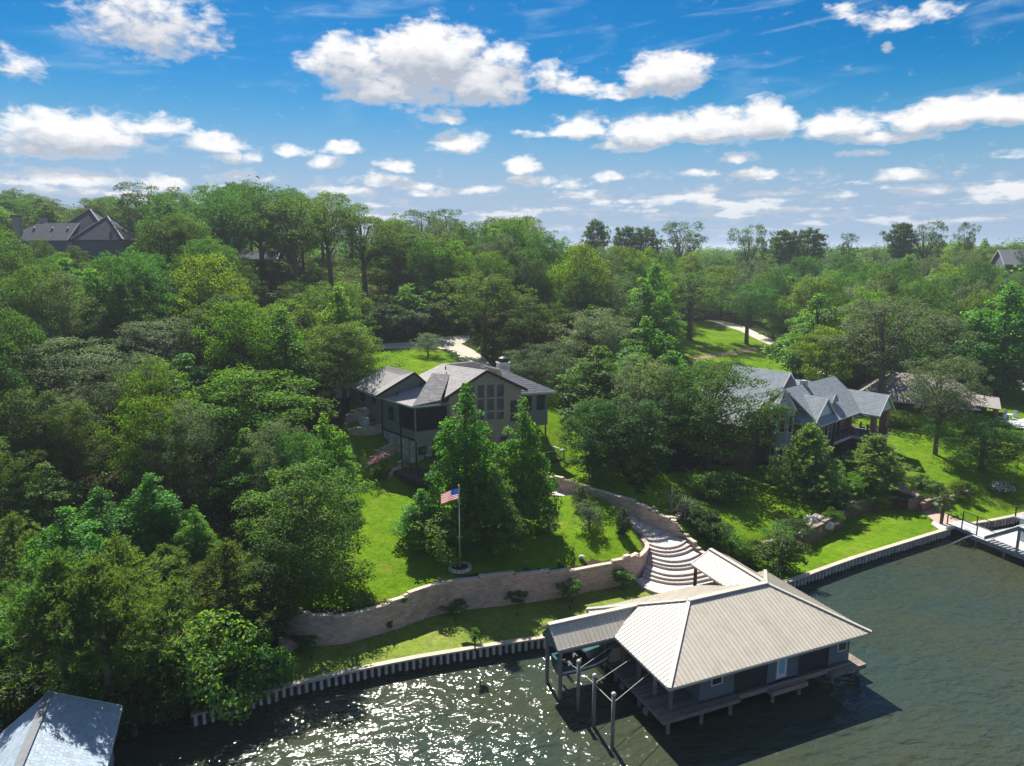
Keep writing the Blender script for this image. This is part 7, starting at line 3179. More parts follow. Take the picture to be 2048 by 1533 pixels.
def plant(kind, x, y, hgt_, wid, label, cat='tree', group=None, name='tree', var=None, zbase=None, rot=None):
    global n_tree
    pl = PROTO[kind]
    i = (var if var is not None else n_tree * 7 + int(abs(x) * 3)) % len(pl)
    h, w, cm, tm = pl[i]
    z = gz(x, y) if zbase is None else zbase
    o = thing(name, label, cat, (x, y, z - .05), rot if rot is not None else (n_tree * 2.39) % 6.283, group)
    o.scale = (wid / w, wid / w, hgt_ / h)
    for nm, me in (('trunk', tm), ('crown', cm)):
        c = link(bpy.data.objects.new(nm, me))
        c.parent = o
    n_tree += 1
    PLACED.append((x, y, z + hgt_, wid / 2))
    return o


def at_px(kind, u, vtop, y, wpx, label, cat='tree', name='tree', group=None, var=None, hmin=.6, rot=None):
    q = PY(u, vtop, y)
    z = gz(q.x, y)
    dep = proj(q.x, y, z + (q.z - z) / 2)[2]
    h = max(hmin, q.z - z)
    return plant(kind, q.x, y, h, wpx * dep / CAM_F, label, cat, group, name, var, z, rot)


# trees one can single out in the photograph
T_ = [
    ('pine', 228, 1078, 43.0, 350, 'wide spreading loblolly pine beside the blue-grey roofed boathouse', 0),
    ('pine', 450, 1085, 47.0, 215, 'pine at the water side, just left of the end of the tan wall', 1),
    ('pine', 20, 1030, 49.0, 230, 'pine cut off by the near left edge of the photo', 0),
    ('pine', 330, 1090, 51.0, 150, 'slim pine between the two large waterside pines', 1),
    ('highpine', 105, 1105, 39.5, 250, 'pine leaning over the ridge of the blue-grey roof', 0),
    ('highpine', 185, 1120, 39.0, 230, 'pine with a bare lower trunk beside the blue-grey roof corner', 0),
    ('pine', 340, 1190, 43.5, 190, 'low dense pine over the shore between two larger pines', 1),
    ('dark', 520, 1130, 47.5, 150, 'dark tree at the left end of the tan wall', 0),
    ('gum', 180, 1010, 61.0, 130, 'light green sweetgum between the leftmost and the pointed one', 1),
    ('gum', 560, 880, 66.0, 120, 'narrow bright green tree close left of the large lawn-edge tree', 1),
    ('gum', 85, 925, 58.0, 135, 'bright green sweetgum standing above the leftmost pine', 0),
    ('gum', 298, 945, 56.0, 150, 'pointed sweetgum with light leaves rising behind the wide pine', 1),
    ('gum', 388, 1010, 54.5, 85, 'narrow light green sweetgum right of the pointed one', 2),
    ('big', 605, 930, 52.5, 250, 'large dark broadleaf tree at the left edge of the upper lawn', 0),
    ('gum', 490, 855, 63.0, 140, 'sweetgum with bright tips on the slope left of the lawn tree', 1),
    ('gum', 648, 825, 65.5, 120, 'bright green tree just left of the white generator', 2),
    ('lime', 500, 745, 71.0, 270, 'rounded yellow-green tree in the middle of the left slope', 0),
    ('gum', 368, 706, 77.0, 180, 'bright green tree left of the rounded yellow-green one', 0),
    ('pale', 330, 636, 84.0, 240, 'grey-green spreading tree above the bright tree on the left slope', 0),
    ('pale', 130, 680, 74.0, 270, 'broad pale grey-green tree at the left edge', 1),
    ('lime', 560, 605, 92.0, 200, 'lime-tipped tree on the slope left of the driveway lawn', 1),
    ('oak', 682, 650, 83.0, 175, 'dark oak with a bare straight trunk beside the rear left corner of the grey-roofed house', 1),
    ('dark', 590, 760, 76.0, 160, 'dark drooping tree below the lime-tipped tree', 0),
    ('gum', 932, 763, 60.5, 142, 'tallest sweetgum in front of the tan house gable', 1),
    ('gum', 990, 925, 57.5, 120, 'lower broad sweetgum at the front of the pair before the house gable', 0),
    ('gum', 1046, 793, 62.5, 124, 'sweetgum at the right in front of the house gable', 2),
    ('gum', 842, 977, 58.5, 105, 'small pointed tree left of the flag', 1),
    ('dark', 1190, 800, 73.0, 125, 'dark tree with a thin trunk just right of the raised deck', 1),
    ('dark', 1258, 800, 74.5, 180, 'dense dark tree above the stepped stair wall', 0),
    ('oak', 1424, 731, 83.0, 248, 'huge round oak hiding the left part of the red brick house', 2),
    ('cypress', 1622, 850, 77.0, 150, 'feathery bald cypress in front of the brick house turret', 0),
    ('cypress', 1752, 872, 80.5, 150, 'feathery bald cypress beside the pink garden path', 1),
    ('highpale', 1785, 598, 110.0, 255, 'large silvery tree behind the brick house', 2),
    ('gum', 1640, 585, 128.0, 160, 'tall bright green tree behind the roofs of the brick house', 0),
    ('highpale', 1893, 710, 90.0, 150, 'light grey-green tree in front of the low brown-roofed house', 0),
    ('oak', 1975, 835, 86.0, 165, 'round dark tree on the lawn below the raised terrace', 3),
    ('gum', 2025, 565, 120.0, 190, 'tall green tree at the right edge by the pale yard', 1),
    ('highoak', 965, 548, 108.0, 165, 'tall olive tree on the right bank of the driveway', 0),
    ('highoak', 1050, 592, 104.0, 160, 'tree with a leaning pale trunk right of the driveway', 1),
    ('pale', 1075, 690, 94.0, 130, 'blue-green tree right of the house chimney', 1),
    ('gum', 1200, 690, 90.0, 190, 'bright green tree behind the dark tree right of the house', 0),
    ('gum', 1295, 632, 100.0, 170, 'bright lime tree between the house and the far lawn', 2),
    ('pale', 1185, 620, 108.0, 200, 'pale flowering tree in the woods right of the driveway', 2),
    ('gum', 1345, 700, 92.0, 150, 'green tree beside the huge round oak', 1),
    ('highoak', 1385, 545, 160.0, 150, 'tree with a thick dark trunk standing on the far sunny lawn', 2),
    ('highoak', 1500, 570, 162.0, 120, 'tree at the road edge of the far sunny lawn', 3),
    ('pale', 855, 666, 103.0, 62, 'small olive ornamental tree in the driveway lawn', 0),
    ('highoak', 440, 408, 124.0, 170, 'tall bare-stemmed oak above the grey-green spreading tree', 0),
    ('highoak', 515, 374, 126.0, 170, 'tall bare-stemmed oak just left of the hillside cabin windows', 1),
    ('highoak', 585, 398, 121.0, 160, 'tall oak with a straight dark trunk in front of the hillside cabin', 0),
    ('highoak', 655, 388, 129.0, 140, 'tall oak with a slim pale trunk right of the hillside cabin', 1),
    ('highoak', 725, 428, 128.0, 150, 'tall oak on the bank behind the left end of the driveway', 0),
    ('oak', 790, 470, 132.0, 150, 'tall oak on the bank behind the middle of the driveway', 1),
    ('oak', 860, 470, 135.0, 170, 'broad oak on the bank behind the driveway junction', 2),
    ('skyline', 345, 392, 158.0, 80, 'ragged crown on the skyline right of the open-crowned tree', 1),
    ('tallpine', 468, 366, 160.0, 60, 'pine poking above the left skyline', 0),
    ('skyline', 640, 388, 160.0, 80, 'dark crown on the left skyline right of the umbrella-topped tree', 0),
    ('skyline', 700, 410, 165.0, 70, 'last dark crown where the left skyline drops', 1),
    ('skyline', 283, 366, 150.0, 120, 'open-crowned tree on the skyline right of the hill house', 0),
    ('skyline', 575, 378, 155.0, 70, 'umbrella-topped tree on the left skyline', 1),
    ('skyline', 838, 420, 175.0, 110, 'dark round-topped tree on the skyline above the driveway', 0),
    ('skyline', 895, 420, 178.0, 80, 'second dark round-topped tree on the skyline above the driveway', 1),
    ('skyline', 1040, 432, 180.0, 120, 'broad dark tree at the right end of the hill skyline', 0),
    ('tallpine', 1193, 441, 215.0, 56, 'lone slim pine standing up against the sky near the middle', 0),
    ('tallpine', 1255, 455, 225.0, 64, 'left pine of the close pair on the skyline', 1),
    ('tallpine', 1292, 456, 222.0, 60, 'right pine of the close pair on the skyline', 0),
    ('skyline', 1365, 446, 220.0, 110, 'wide dark pine clump on the skyline above the far lawn', 1),
    ('skyline', 1505, 450, 215.0, 76, 'rounded dark tree on the skyline above the far road', 0),
    ('tallpine', 1570, 462, 225.0, 70, 'pine right of the rounded dark skyline tree', 1),
    ('tallpine', 1620, 458, 230.0, 66, 'ragged pine on the skyline above the bright green tree', 0),
    ('skyline', 1698, 468, 235.0, 40, 'small mushroom-shaped tree on the right skyline', 1),
    ('tallpine', 1805, 448, 225.0, 60, 'ragged tree on the skyline above the silvery tree', 1),
    ('skyline', 1858, 443, 228.0, 80, 'dark spreading tree on the right skyline', 0),
    ('skyline', 1936, 446, 232.0, 42, 'little umbrella tree on the skyline near the right edge', 1),
]
for (k, u, v, y, w, lab, va) in T_:
    at_px(k, u, v, y, w, lab, var=va)
n_single = len(PLACED)

# ---- woods: fill with individual trees, leaving clear what the photograph shows clear
KEEP = [
    ([(700, 745), (712, 688), (870, 668), (985, 660), (1005, 735), (1115, 775), (1130, 905), (1095, 950), (1105, 985), (1260, 1040), (1300, 1080), (1275, 1160), (575, 1290), (570, 1215), (690, 1180), (700, 960), (692, 880), (690, 790)], 126),
    ([(1335, 645), (1425, 638), (1490, 648), (1560, 690), (1615, 718), (1500, 738), (1385, 724), (1340, 690)], 178),
    ([(1480, 730), (1680, 745), (1790, 800), (1790, 900), (1700, 930), (1560, 880), (1500, 760)], 110),
    ([(1330, 980), (1400, 960), (1700, 930), (1790, 870), (2048, 840), (2048, 1030), (1560, 1170), (1330, 1060)], 100),
    ([(0, 425), (130, 450), (185, 412), (268, 470), (160, 474), (130, 480), (60, 478), (0, 492)], 154),
    ([(150, 430), (200, 425), (275, 470), (275, 492), (150, 492)], 140),
    ([(1735, 778), (1850, 800), (1990, 800), (2048, 830), (2048, 880), (1780, 850)], 128),
    ([(1950, 750), (2048, 758), (2048, 782), (1960, 772)], 150),
    ([(455, 508), (605, 508), (605, 532), (455, 532)], 128),
    ([(2010, 500), (2048, 495), (2048, 535), (2015, 535)], 190),
    ([(0, 1380), (250, 1400), (560, 1370), (560, 1533), (0, 1533)], 60),
]
SKY = [(-400, 400), (0, 398), (60, 390), (130, 412), (160, 425), (230, 400), (340, 402), (420, 388), (500, 374), (560, 384), (620, 398), (700, 418), (740, 445), (800, 452), (860, 440), (930, 448), (1000, 440), (1060, 450), (1095, 482),
       (1180, 488), (1250, 486), (1400, 490), (1480, 492), (1560, 482), (1700, 488), (1780, 480), (1900, 468), (1990, 456), (2048, 450), (2500, 450)]
ROOTS = [XY(SEA), ]
cand = []
rng = np.random.default_rng(11)
house_poly = [tuple(LH.p(a, b, 0)[:2]) for a, b in ((-2.5, -3), (LHW + 2, -3), (LHW + 2, LHD + 6), (-2.5, LHD + 6))]
nb_poly = [tuple(NH.p(a, b, 0)[:2]) for a, b in ((-24, -20), (2.5, -16), (2.5, 4), (-20, 4))]
nb2_poly = [tuple(BF.p(a, b, 0)[:2]) for a, b in ((-8, 20), (18, 20), (18, 35), (-8, 35))]
hill_poly = [tuple(HF.p(a, b, 0)[:2]) for a, b in ((-2, -5), (27, -5), (27, 15), (-2, 15))]
drive_polys = [REG_DRIVE, REG_ROAD, REG_YARD, REG_PATH2]


def free(x, y):
    c = np.array([[x, y]])
    if -30 < x < 12 and 98 < y < 121:
        return False
    if region_of(c)[0] not in (0,):
        return False
    for q in (house_poly, nb_poly, nb2_poly, hill_poly):
        if inpoly(c, q)[0]:
            return False
    return True


def clear_of_keep(x, y, zt, zb, r):
    pts = []
    for dx, f in ((0, 1.0), (0, .75), (-.5, .9), (.5, .9), (-.25, .97), (.25, .97), (-.8, .6), (.8, .6), (-.9, .4), (.9, .4), (0, .35)):
        u, v, _ = proj(x + dx * r, y, zb + (zt - zb) * f)
        pts.append((u, v))
    pts = np.array(pts)
    for poly, yy in KEEP:
        if y < yy and inpoly(pts, poly).any():
            return False
    return True


MIX = {
    'left': (['oak', 'oak', 'gum', 'pale', 'gum', 'lime', 'dark', 'gum'], 'woods on the left slope'),
    'hill': (['oak', 'oak', 'oak', 'dark', 'gum', 'lime', 'highoak'], 'woods along the hilltop'),
    'drive': (['oak', 'oak', 'dark', 'gum', 'pale', 'lime'], 'woods beyond the curving driveway'),
    'mid': (['gum', 'oak', 'gum', 'pale', 'dark', 'lime'], 'woods between the two lake houses'),
    'far': (['oak', 'oak', 'gum', 'lime', 'highoak', 'pale'], 'far woods in the middle distance'),
    'right': (['oak', 'gum', 'pale', 'oak', 'dark', 'lime'], 'woods behind the brick house'),
}
LOOK = {'highoak': 'bare-stemmed high-crowned tree', 'oak': 'round dark green tree', 'gum': 'bright green pointed tree', 'pale': 'pale grey-green tree', 'lime': 'yellow-green rounded tree', 'dark': 'very dark dense tree'}


def zone(x, y, u):
    if y > 165:
        return 'far' if u > 900 else 'hill'
    if u < 700:
        return 'left' if y < 105 else 'hill'
    if u < 1080:
        return 'drive'
    if u < 1480:
        return 'mid' if y < 140 else 'far'
    return 'right' if y < 150 else 'far'


for (y0, y1, sp, hm, wm_r) in ((42, 70, 6.0, (7.5, 10.5), (6.0, 8.0)), (70, 130, 6.6, (9.5, 14), (7.0, 9.8)), (130, 200, 8.2, (12.5, 18), (8.5, 11.5)), (200, 290, 10.5, (12, 16), (10.5, 13.5))):
    y = y0
    row = 0
    while y < y1:
        half = (y * 0.80 + 14)
        x = -half + (row % 2) * sp / 2
        while x < half:
            xx, yy = x + rng.uniform(-.36, .36) * sp, y + rng.uniform(-.36, .36) * sp
            x += sp
            u, v, d = proj(xx, yy, 8)
            if u < -140 or u > 2190 or yy < 38:
                continue
            if not inpoly([(xx, yy)], LAND)[0] or not free(xx, yy):
                continue
            if min((math.hypot(xx - p[0], yy - p[1]) - p[3] * .75 for p in PLACED), default=9) < 1.2:
                continue
            zb = h1(xx, yy)
            h = rng.uniform(*hm)
            w = rng.uniform(*wm_r)
            vs_ = np.interp(u, [s_[0] for s_ in SKY], [s_[1] for s_ in SKY]) + rng.uniform(-12, 16)
            zmax = PY(u, vs_, yy).z
            h = min(h, zmax - zb)
            if h < 4.5:
                continue
            if not clear_of_keep(xx, yy, zb + h, zb, w / 2):
                h2, w2 = h * .55, w * .6
                if h2 < 3.5 or not clear_of_keep(xx, yy, zb + h2, zb, w2 / 2):
                    continue
                h, w = h2, w2
            z_ = zone(xx, yy, u)
            kinds = MIX[z_][0]
            k = kinds[int(rng.integers(len(kinds)))]
            cand.append([yy, xx, h, w, zb, k, z_, 0])
        y += sp * .86
        row += 1
# keep those that show: front-to-back coverage on a coarse picture
G_ = 8
GW, GH_ = 2048 // G_ + 1, 1533 // G_ + 1
cover = np.zeros((GH_, GW), bool)
gxx, gyy = np.meshgrid(np.arange(GW) * G_, np.arange(GH_) * G_)
allc = [(p[1], 'p', p) for p in PLACED] + [(c[0], 'c', c) for c in cand]
allc.sort(key=lambda t: t[0])
for yy, typ, c in allc:
    if typ == 'p':
        x, y, zt, r = c
        zb = gz(x, y)
    else:
        x, y, r, zb = c[1], c[0], c[3] / 2, c[4]
        zt = zb + c[2]
    u, v, d = proj(x, y, zb + (zt - zb) * .58)
    ru, rv = r * CAM_F / d, (zt - zb) * .44 * CAM_F / d
    m_ = ((gxx - u) / ru) ** 2 + ((gyy - v) / rv) ** 2 < 1
    vis = int((m_ & ~cover).sum())
    if typ == 'c':
        c[7] = vis
    cover |= (((gxx - u) / (ru * .85)) ** 2 + ((gyy - v) / (rv * .85)) ** 2 < 1)
vis_c = [c for c in cand if c[7] >= 5]
vis_c.sort(key=lambda c: -c[7])
LIM = 285 - n_single
MARKS = [((u, v + 60), y, n) for u, v, y, n in [
    (130, 440, 145, 'the hill house with pyramid roofs'), (283, 366, 150, 'the open-crowned skyline tree'), (575, 378, 155, 'the umbrella-topped skyline tree'), (838, 420, 175, 'the two dark skyline domes'),
    (1040, 432, 180, 'the broad skyline tree'), (1193, 441, 215, 'the lone slim pine'), (1275, 455, 223, 'the close pair of pines'), (1505, 450, 215, 'the rounded skyline tree'), (1858, 443, 228, 'the spreading skyline tree'),
    (530, 505, 128, 'the hillside cabin'), (820, 650, 110, 'the curving driveway'), (560, 605, 92, 'the lime-tipped tree'), (330, 642, 84, 'the grey-green spreading tree'), (130, 690, 74, 'the broad pale edge tree'),
    (500, 745, 71, 'the rounded yellow-green tree'), (298, 955, 56, 'the pointed sweetgum'), (85, 932, 58, 'the leftmost sweetgum'), (612, 935, 52, 'the large lawn-edge tree'), (965, 548, 108, 'the tall olive driveway tree'),
    (1300, 680, 98, 'the lime tree by the far lawn'), (1258, 800, 74, 'the dense tree above the stair wall'), (1445, 727, 83, 'the huge round oak'), (1430, 650, 160, 'the far sunny lawn'), (1640, 585, 128, 'the tall tree behind the brick house'),
    (1785, 600, 112, 'the large silvery tree'), (2000, 740, 125, 'the pale yard'), (2030, 520, 190, 'the far right grey house'), (1880, 712, 92, 'the low brown-roofed house'), (682, 650, 83, 'the bare-trunked oak')]]
named = {}
for c in vis_c[:LIM]:
    yy, xx, h, w, zb, k, z_, vis = c
    u, v, d = proj(xx, yy, zb + h * .7)
    best = min(MARKS, key=lambda m_: math.hypot((m_[0][0] - u), (m_[0][1] - v) * 1.3) + 1.2 * abs(m_[1] - yy))
    du, dy_ = u - best[0][0], (yy - best[1]) * 2.2
    if abs(du) > abs(dy_):
        rel = 'right of' if du > 0 else 'left of'
    else:
        rel = 'behind' if dy_ > 0 else 'in front of'
    named.setdefault((k, rel, best[2]), []).append(c)
for (k, rel, mk), l_ in named.items():
    l_.sort(key=lambda c: c[0])
    n_ = len(l_)
    for i, c in enumerate(l_):
        yy, xx, h, w, zb, k, z_, vis = c
        lab = LOOK[k] + ' ' + rel + ' ' + mk
        if n_ == 2:
            lab = ['nearer ', 'farther '][i] + lab
        elif n_ == 3:
            lab = ['nearest ', 'middle ', 'farthest '][i] + lab
        elif n_ > 3 and i in (0, n_ - 1):
            lab = ('nearest ' if i == 0 else 'farthest ') + lab
        plant(k, xx, yy, h, w, lab, group=LOOK[k] + 's ' + rel + ' ' + mk if n_ > 1 else None, zbase=zb)
rest_c = vis_c[LIM:]
print('trees', n_single, 'fill', len(vis_c), 'beyond limit', len(rest_c))


# ---- farther woods as one mass
def mass(name, items, label, leafs=420, lsz=.75):
    by = {}
    items = [(a, b, c, d, e, 'oak' if f == 'highoak' else f) for a, b, c, d, e, f in items]
    rr = np.random.default_rng(5)
    for (x, y, z, h, w, k) in items:
        n = leafs
        d = unit(rr.normal(size=(n, 3)))
        d[:, 2] = np.where(rr.uniform(0, 1, n) < .7, np.abs(d[:, 2]), d[:, 2])
        ph = rr.uniform(0, 6, 3)
        lob = 1 + .2 * np.sin(3 * np.arctan2(d[:, 1], d[:, 0]) + ph[0]) + .15 * np.sin(5 * d[:, 2] + ph[1])
        q = np.array([x, y, z + h * .6]) + d * np.array([w / 2, w / 2, h * .42]) * (lob * rr.uniform(.6, 1.0, n))[:, None]
        nr = unit(d * .6 + [0, 0, .6] + rr.normal(scale=.4, size=(n, 3)))
        by.setdefault(k, []).append((q, nr))
    for k, l_ in by.items():
        q = np.concatenate([a for a, b in l_])
        nr = np.concatenate([b for a, b in l_])
        V, Fc = leaves_at(rr, q, nr, lsz, .8)
        o = link(bpy.data.objects.new(name, fast_mesh(name, V, Fc, LEAF[k], 3)))
        o['kind'] = 'stuff'
        o['label'] = label


it = [(c[1], c[0], c[4], c[2], c[3], c[5]) for c in rest_c]
for _ in range(900):
    y = rng.uniform(285, 620)
    x = rng.uniform(-.85 * y, .85 * y)
    zb = h1(x, y)
    u, v, d = proj(x, y, zb)
    zm = PY(u, np.interp(u, [s_[0] for s_ in SKY], [s_[1] for s_ in SKY]) + 6, y).z
    h = min(rng.uniform(11, 16), zm - zb)
    if h > 4:
        it.append((x, y, zb, h, rng.uniform(10, 15), ['oak', 'oak', 'dark', 'gum', 'lime'][int(rng.integers(5))]))
mass('far_woods', it, 'far woods beyond the last trees one can tell apart')

# ---- undergrowth on the forest floor
rr = np.random.default_rng(21)
pts = []
while len(pts) < 10500:
    y = 40 + 160 * rr.uniform() ** .85
    x = rr.uniform(-.8 * y - 8, .8 * y + 8)
    pts.append((x, y))
pts = np.array(pts)
ok = inpoly(pts, LAND) & (region_of(pts) == 0)
for q in (house_poly, nb_poly, nb2_poly, hill_poly):
    ok &= ~inpoly(pts, q)
pts = pts[ok]
zz = hgt(pts)
# keep low so that nothing clear gets hidden
for kk, sl_ in (('oak', slice(0, None, 3)), ('gum', slice(1, None, 3)), ('pale', slice(2, None, 6)), ('dark', slice(5, None, 6))):
    c = np.c_[pts[sl_], zz[sl_]]
    n_ = 26
    big = rr.uniform(.35, 1.25, (len(c), 1, 1))
    d = unit(rr.normal(size=(len(c), n_, 3)))
    d[..., 2] = np.abs(d[..., 2])
    q = c[:, None] + d * big * np.array([1.1, 1.1, .9]) * rr.uniform(.5, 1, (len(c), n_, 1))
    nr = unit(d + rr.normal(scale=.5, size=d.shape) + [0, 0, .4])
    V, Fc = leaves_at(rr, q.reshape(-1, 3), nr.reshape(-1, 3), .30, .7)
    o = link(bpy.data.objects.new('undergrowth', fast_mesh('undergrowth', V, Fc, LEAF[kk], 3)))
    o['kind'] = 'stuff'
    o['label'] = 'low leafy undergrowth on the forest floor'

# ------------------------------------------------------------------ shrubs, saplings and garden plants
SH = [
    ('sapling', 1030, 1180, 1208, 52, 'leafy sapling against the middle of the long tan wall', 'sapling', 1),
    ('sapling', 912, 1202, 1228, 52, 'bushy sapling at the foot of the tan wall left of the flagpole', 'sapling', 1),
    ('sapling', 1140, 1162, 1204, 50, 'tall leafy sapling against the tan wall, between the flag and the stairs', 'sapling', 0),
    ('sapling', 1246, 1140, 1180, 44, 'bright sapling near the foot of the curved stairs', 'sapling', 0),
    ('sapling', 778, 1240, 1262, 24, 'smallest sapling at the foot of the left half of the tan wall', 'sapling', 0),
    ('sapling', 950, 1258, 1296, 26, 'thin young tree in the sunlit strip near the seawall', 'sapling', 0),
    ('bush', 612, 1272, 1296, 60, 'low grassy clump at the left foot of the tan wall', 'bush', 0),
    ('bush_pale', 1097, 1022, 1066, 54, 'grey-green shrub in the shaded lawn right of the sweetgums', 'shrub', 0),
    ('bush_pale', 1178, 1004, 1062, 64, 'larger grey-green shrub beside the gravel walk', 'shrub', 0),
    ('cone_dark', 1162, 962, 1020, 36, 'dark cone-shaped shrub at the top of the gravel walk', 'shrub', 0),
    ('cone_dark', 1246, 1006, 1068, 38, 'dark cone-shaped shrub near the turn of the stairs', 'shrub', 0),
    ('cone_dark', 1089, 965, 1002, 28, 'small dark cone shrub at the house end of the gravel walk', 'shrub', 0),
    ('bush', 880, 1030, 1110, 120, 'loose wide shrub behind the flagpole', 'shrub', 0),
    ('bush', 722, 1188, 1212, 50, 'ragged low bush on the lawn edge above the left part of the wall', 'bush', 1),
    ('bush_lime', 760, 928, 958, 36, 'round lime bush on the lawn below the pink flowers', 'bush', 0),
    ('bush_dark', 1562, 1068, 1142, 100, 'big dark bush by the right seawall', 'bush', 0),
    ('bush_lime', 1500, 1082, 1130, 66, 'lime young tree beside the white roof end of the boathouse', 'sapling', 0),
    ('bush_dark', 1378, 1000, 1038, 64, 'dark hedge bush at the top of the slope right of the stairs', 'bush', 0),
    ('bush_dark', 1405, 1018, 1062, 76, 'dark hedge bush in the middle of the slope right of the stairs', 'bush', 0),
    ('bush_dark', 1430, 1040, 1086, 74, 'dark hedge bush low on the slope right of the stairs', 'bush', 0),
    ('bush', 1462, 1068, 1112, 70, 'green bush at the bottom of the slope by the brown wall end', 'bush', 0),
    ('bare', 1342, 972, 1020, 60, 'thin almost bare tree on the slope, higher of two', 'tree', 0),
    ('bare', 1370, 992, 1040, 64, 'thin almost bare tree on the slope, lower of two', 'tree', 0),
    ('bush_dark', 1456, 946, 1006, 92, 'clipped rounded evergreen at the left of the shaded right lawn', 'bush', 0),
    ('bush', 1415, 945, 1000, 90, 'reddish-green shrub beside the clipped evergreen', 'bush', 1),
    ('bush_dark', 1590, 1040, 1070, 70, 'dark shrub in the bed above the left part of the brown wall', 'bush', 0),
    ('bush', 1560, 1052, 1085, 64, 'green shrub at the left end of the bed above the brown wall', 'bush', 0),
    ('bush_lime', 1664, 1018, 1044, 44, 'yellowish shrub among the pale rocks', 'bush', 0),
    ('bush_dark', 1680, 998, 1024, 60, 'dark bush at the bend of the brown wall', 'bush', 0),
    ('bush', 1712, 984, 1014, 70, 'green hedge bush along the top of the brown wall, left of three', 'bush', 0),
    ('bush_lime', 1752, 982, 1012, 70, 'light hedge bush along the top of the brown wall, middle of three', 'bush', 0),
    ('bush_dark', 1796, 984, 1012, 60, 'dark hedge bush at the top of the brown wall by the steps', 'bush', 0),
    ('bush', 1860, 990, 1014, 50, 'green shrub right of the garden steps', 'bush', 0),
    ('bush_dark', 1874, 966, 998, 36, 'round grey-green bush in the low planter', 'bush', 0),
    ('bush_lime', 1920, 964, 998, 56, 'feathery tan-green bush in the low planter', 'bush', 0),
    ('bush_pale', 2003, 962, 990, 46, 'white-flowering rounded bush alone on the right lawn', 'bush', 0),
    ('bush_pale', 1790, 945, 968, 40, 'pale shrub at the top of the pink garden path', 'bush', 0),
    ('bush_dark', 1840, 952, 972, 50, 'dark low shrub in the bed right of the pink path', 'bush', 0),
    ('bush_lime', 1690, 945, 985, 80, 'bright green shrub in the curved bed before the brick house', 'bush', 0),
    ('bush', 1660, 955, 988, 70, 'green shrub behind the reddish garden wall', 'bush', 0),
    ('bush_lime', 1800, 825, 850, 80, 'yellow-green hedge in front of the low brown-roofed house', 'hedge', 0),
    ('bush', 440, 1250, 1400, 190, 'big vine-like green bush at the water edge left of the wall', 'bush', 0),
    ('bush', 520, 1290, 1380, 120, 'green bush by the left end of the seawall', 'bush', 1),
    ('bush_dark', 985, 662, 716, 76, 'dark leafy bush at the driveway bend', 'bush', 0),
    ('bush', 735, 630, 672, 90, 'green bush at the left end of the bank behind the driveway', 'bush', 0),
    ('bush_dark', 775, 612, 670, 100, 'dark bush second from the left on the driveway bank', 'bush', 0),
    ('bush_pale', 815, 622, 666, 90, 'pale bush in the middle of the driveway bank', 'bush', 0),
    ('bush_dark', 858, 608, 660, 90, 'dark bush right of the pale one on the driveway bank', 'bush', 0),
    ('bush', 900, 620, 656, 80, 'green bush at the right end of the driveway bank', 'bush', 1),
    ('bush', 490, 522, 580, 90, 'green bush below the windows of the hillside cabin', 'bush', 0),
    ('bush_dark', 545, 524, 580, 90, 'dark bush at the right corner of the hillside cabin', 'bush', 0),
    ('bush_pale', 700, 600, 660, 90, 'pale bush higher on the bank above the driveway left end', 'bush', 0),
    ('bush', 650, 590, 650, 100, 'green bush among the bare trunks above the bare-trunked oak', 'bush', 1),
    ('bush_pale', 600, 575, 640, 100, 'pale bush at the foot of the straight dark trunk', 'bush', 0),
    ('bush_dark', 752, 590, 650, 110, 'dark bush on the upper bank above the driveway', 'bush', 0),
    ('bush', 830, 575, 640, 110, 'green bush on the upper bank between two tall oaks', 'bush', 0),
    ('bush_dark', 330, 1340, 1420, 130, 'dark bush at the shore beside the blue-grey roof', 'bush', 0),
    ('bush', 215, 1330, 1432, 150, 'green bush overhanging the water right of the blue-grey roof', 'bush', 0),
    ('bush_dark', 268, 1365, 1452, 130, 'dark bush leaning over the water beside the blue-grey roof', 'bush', 0),
    ('bush_dark', 385, 1330, 1418, 120, 'dark bush hiding the left end of the seawall', 'bush', 0),
    ('bush', 130, 1300, 1392, 150, 'green bush behind the ridge of the blue-grey roof', 'bush', 1),
    ('bush_dark', 40, 1330, 1428, 150, 'dark bush left of the blue-grey roof ridge', 'bush', 0),
    ('dead', 632, 940, 1010, 70, 'grey dead branching tree showing through the large lawn tree', 'tree', 0),
]
for k, u, vt, vb, w, lab, cat, va in SH:
    # foot: where the pixel ray meets the built ground
    q = None
    for t_ in np.linspace(34, 150, 1200):
        r_ = ray(u, vb)
        x, y, z = r_[0] * t_, r_[1] * t_, CAM_H + r_[2] * t_
        if z < 6 or t_ > 80 or z < 20:
            if z <= (LOW if z < LOW + .02 else h1(x, y) if z < 25 else -1):
                q = Vector((x, y, z))
                break
    zb = gz(q.x, q.y)
    q = P(u, vb, zb) if zb < 20 else q
    top = PY(u, vt, q.y).z
    d = proj(q.x, q.y, zb)[2]
    nm = 'sapling' if cat == 'sapling' else ('tree' if cat == 'tree' else 'shrub')
    o = plant(k, q.x, q.y, max(.5, (top - zb)), w * d / CAM_F, lab, cat, None, nm, va, zb)
    if 'white-flowering' in lab:
        rf = np.random.default_rng(3)
        d_ = unit(rf.normal(size=(260, 3)))
        d_[:, 2] = np.abs(d_[:, 2])
        V, Fc = leaves_at(rf, d_ * [1.1, 1.1, .95] + [0, 0, 1.0], d_, .16, .9)
        c = link(bpy.data.objects.new('blossom', fast_mesh('blossom', V, Fc, LEAF['flower'], 3)))
        c.parent = o
        c['kind'] = 'stuff'

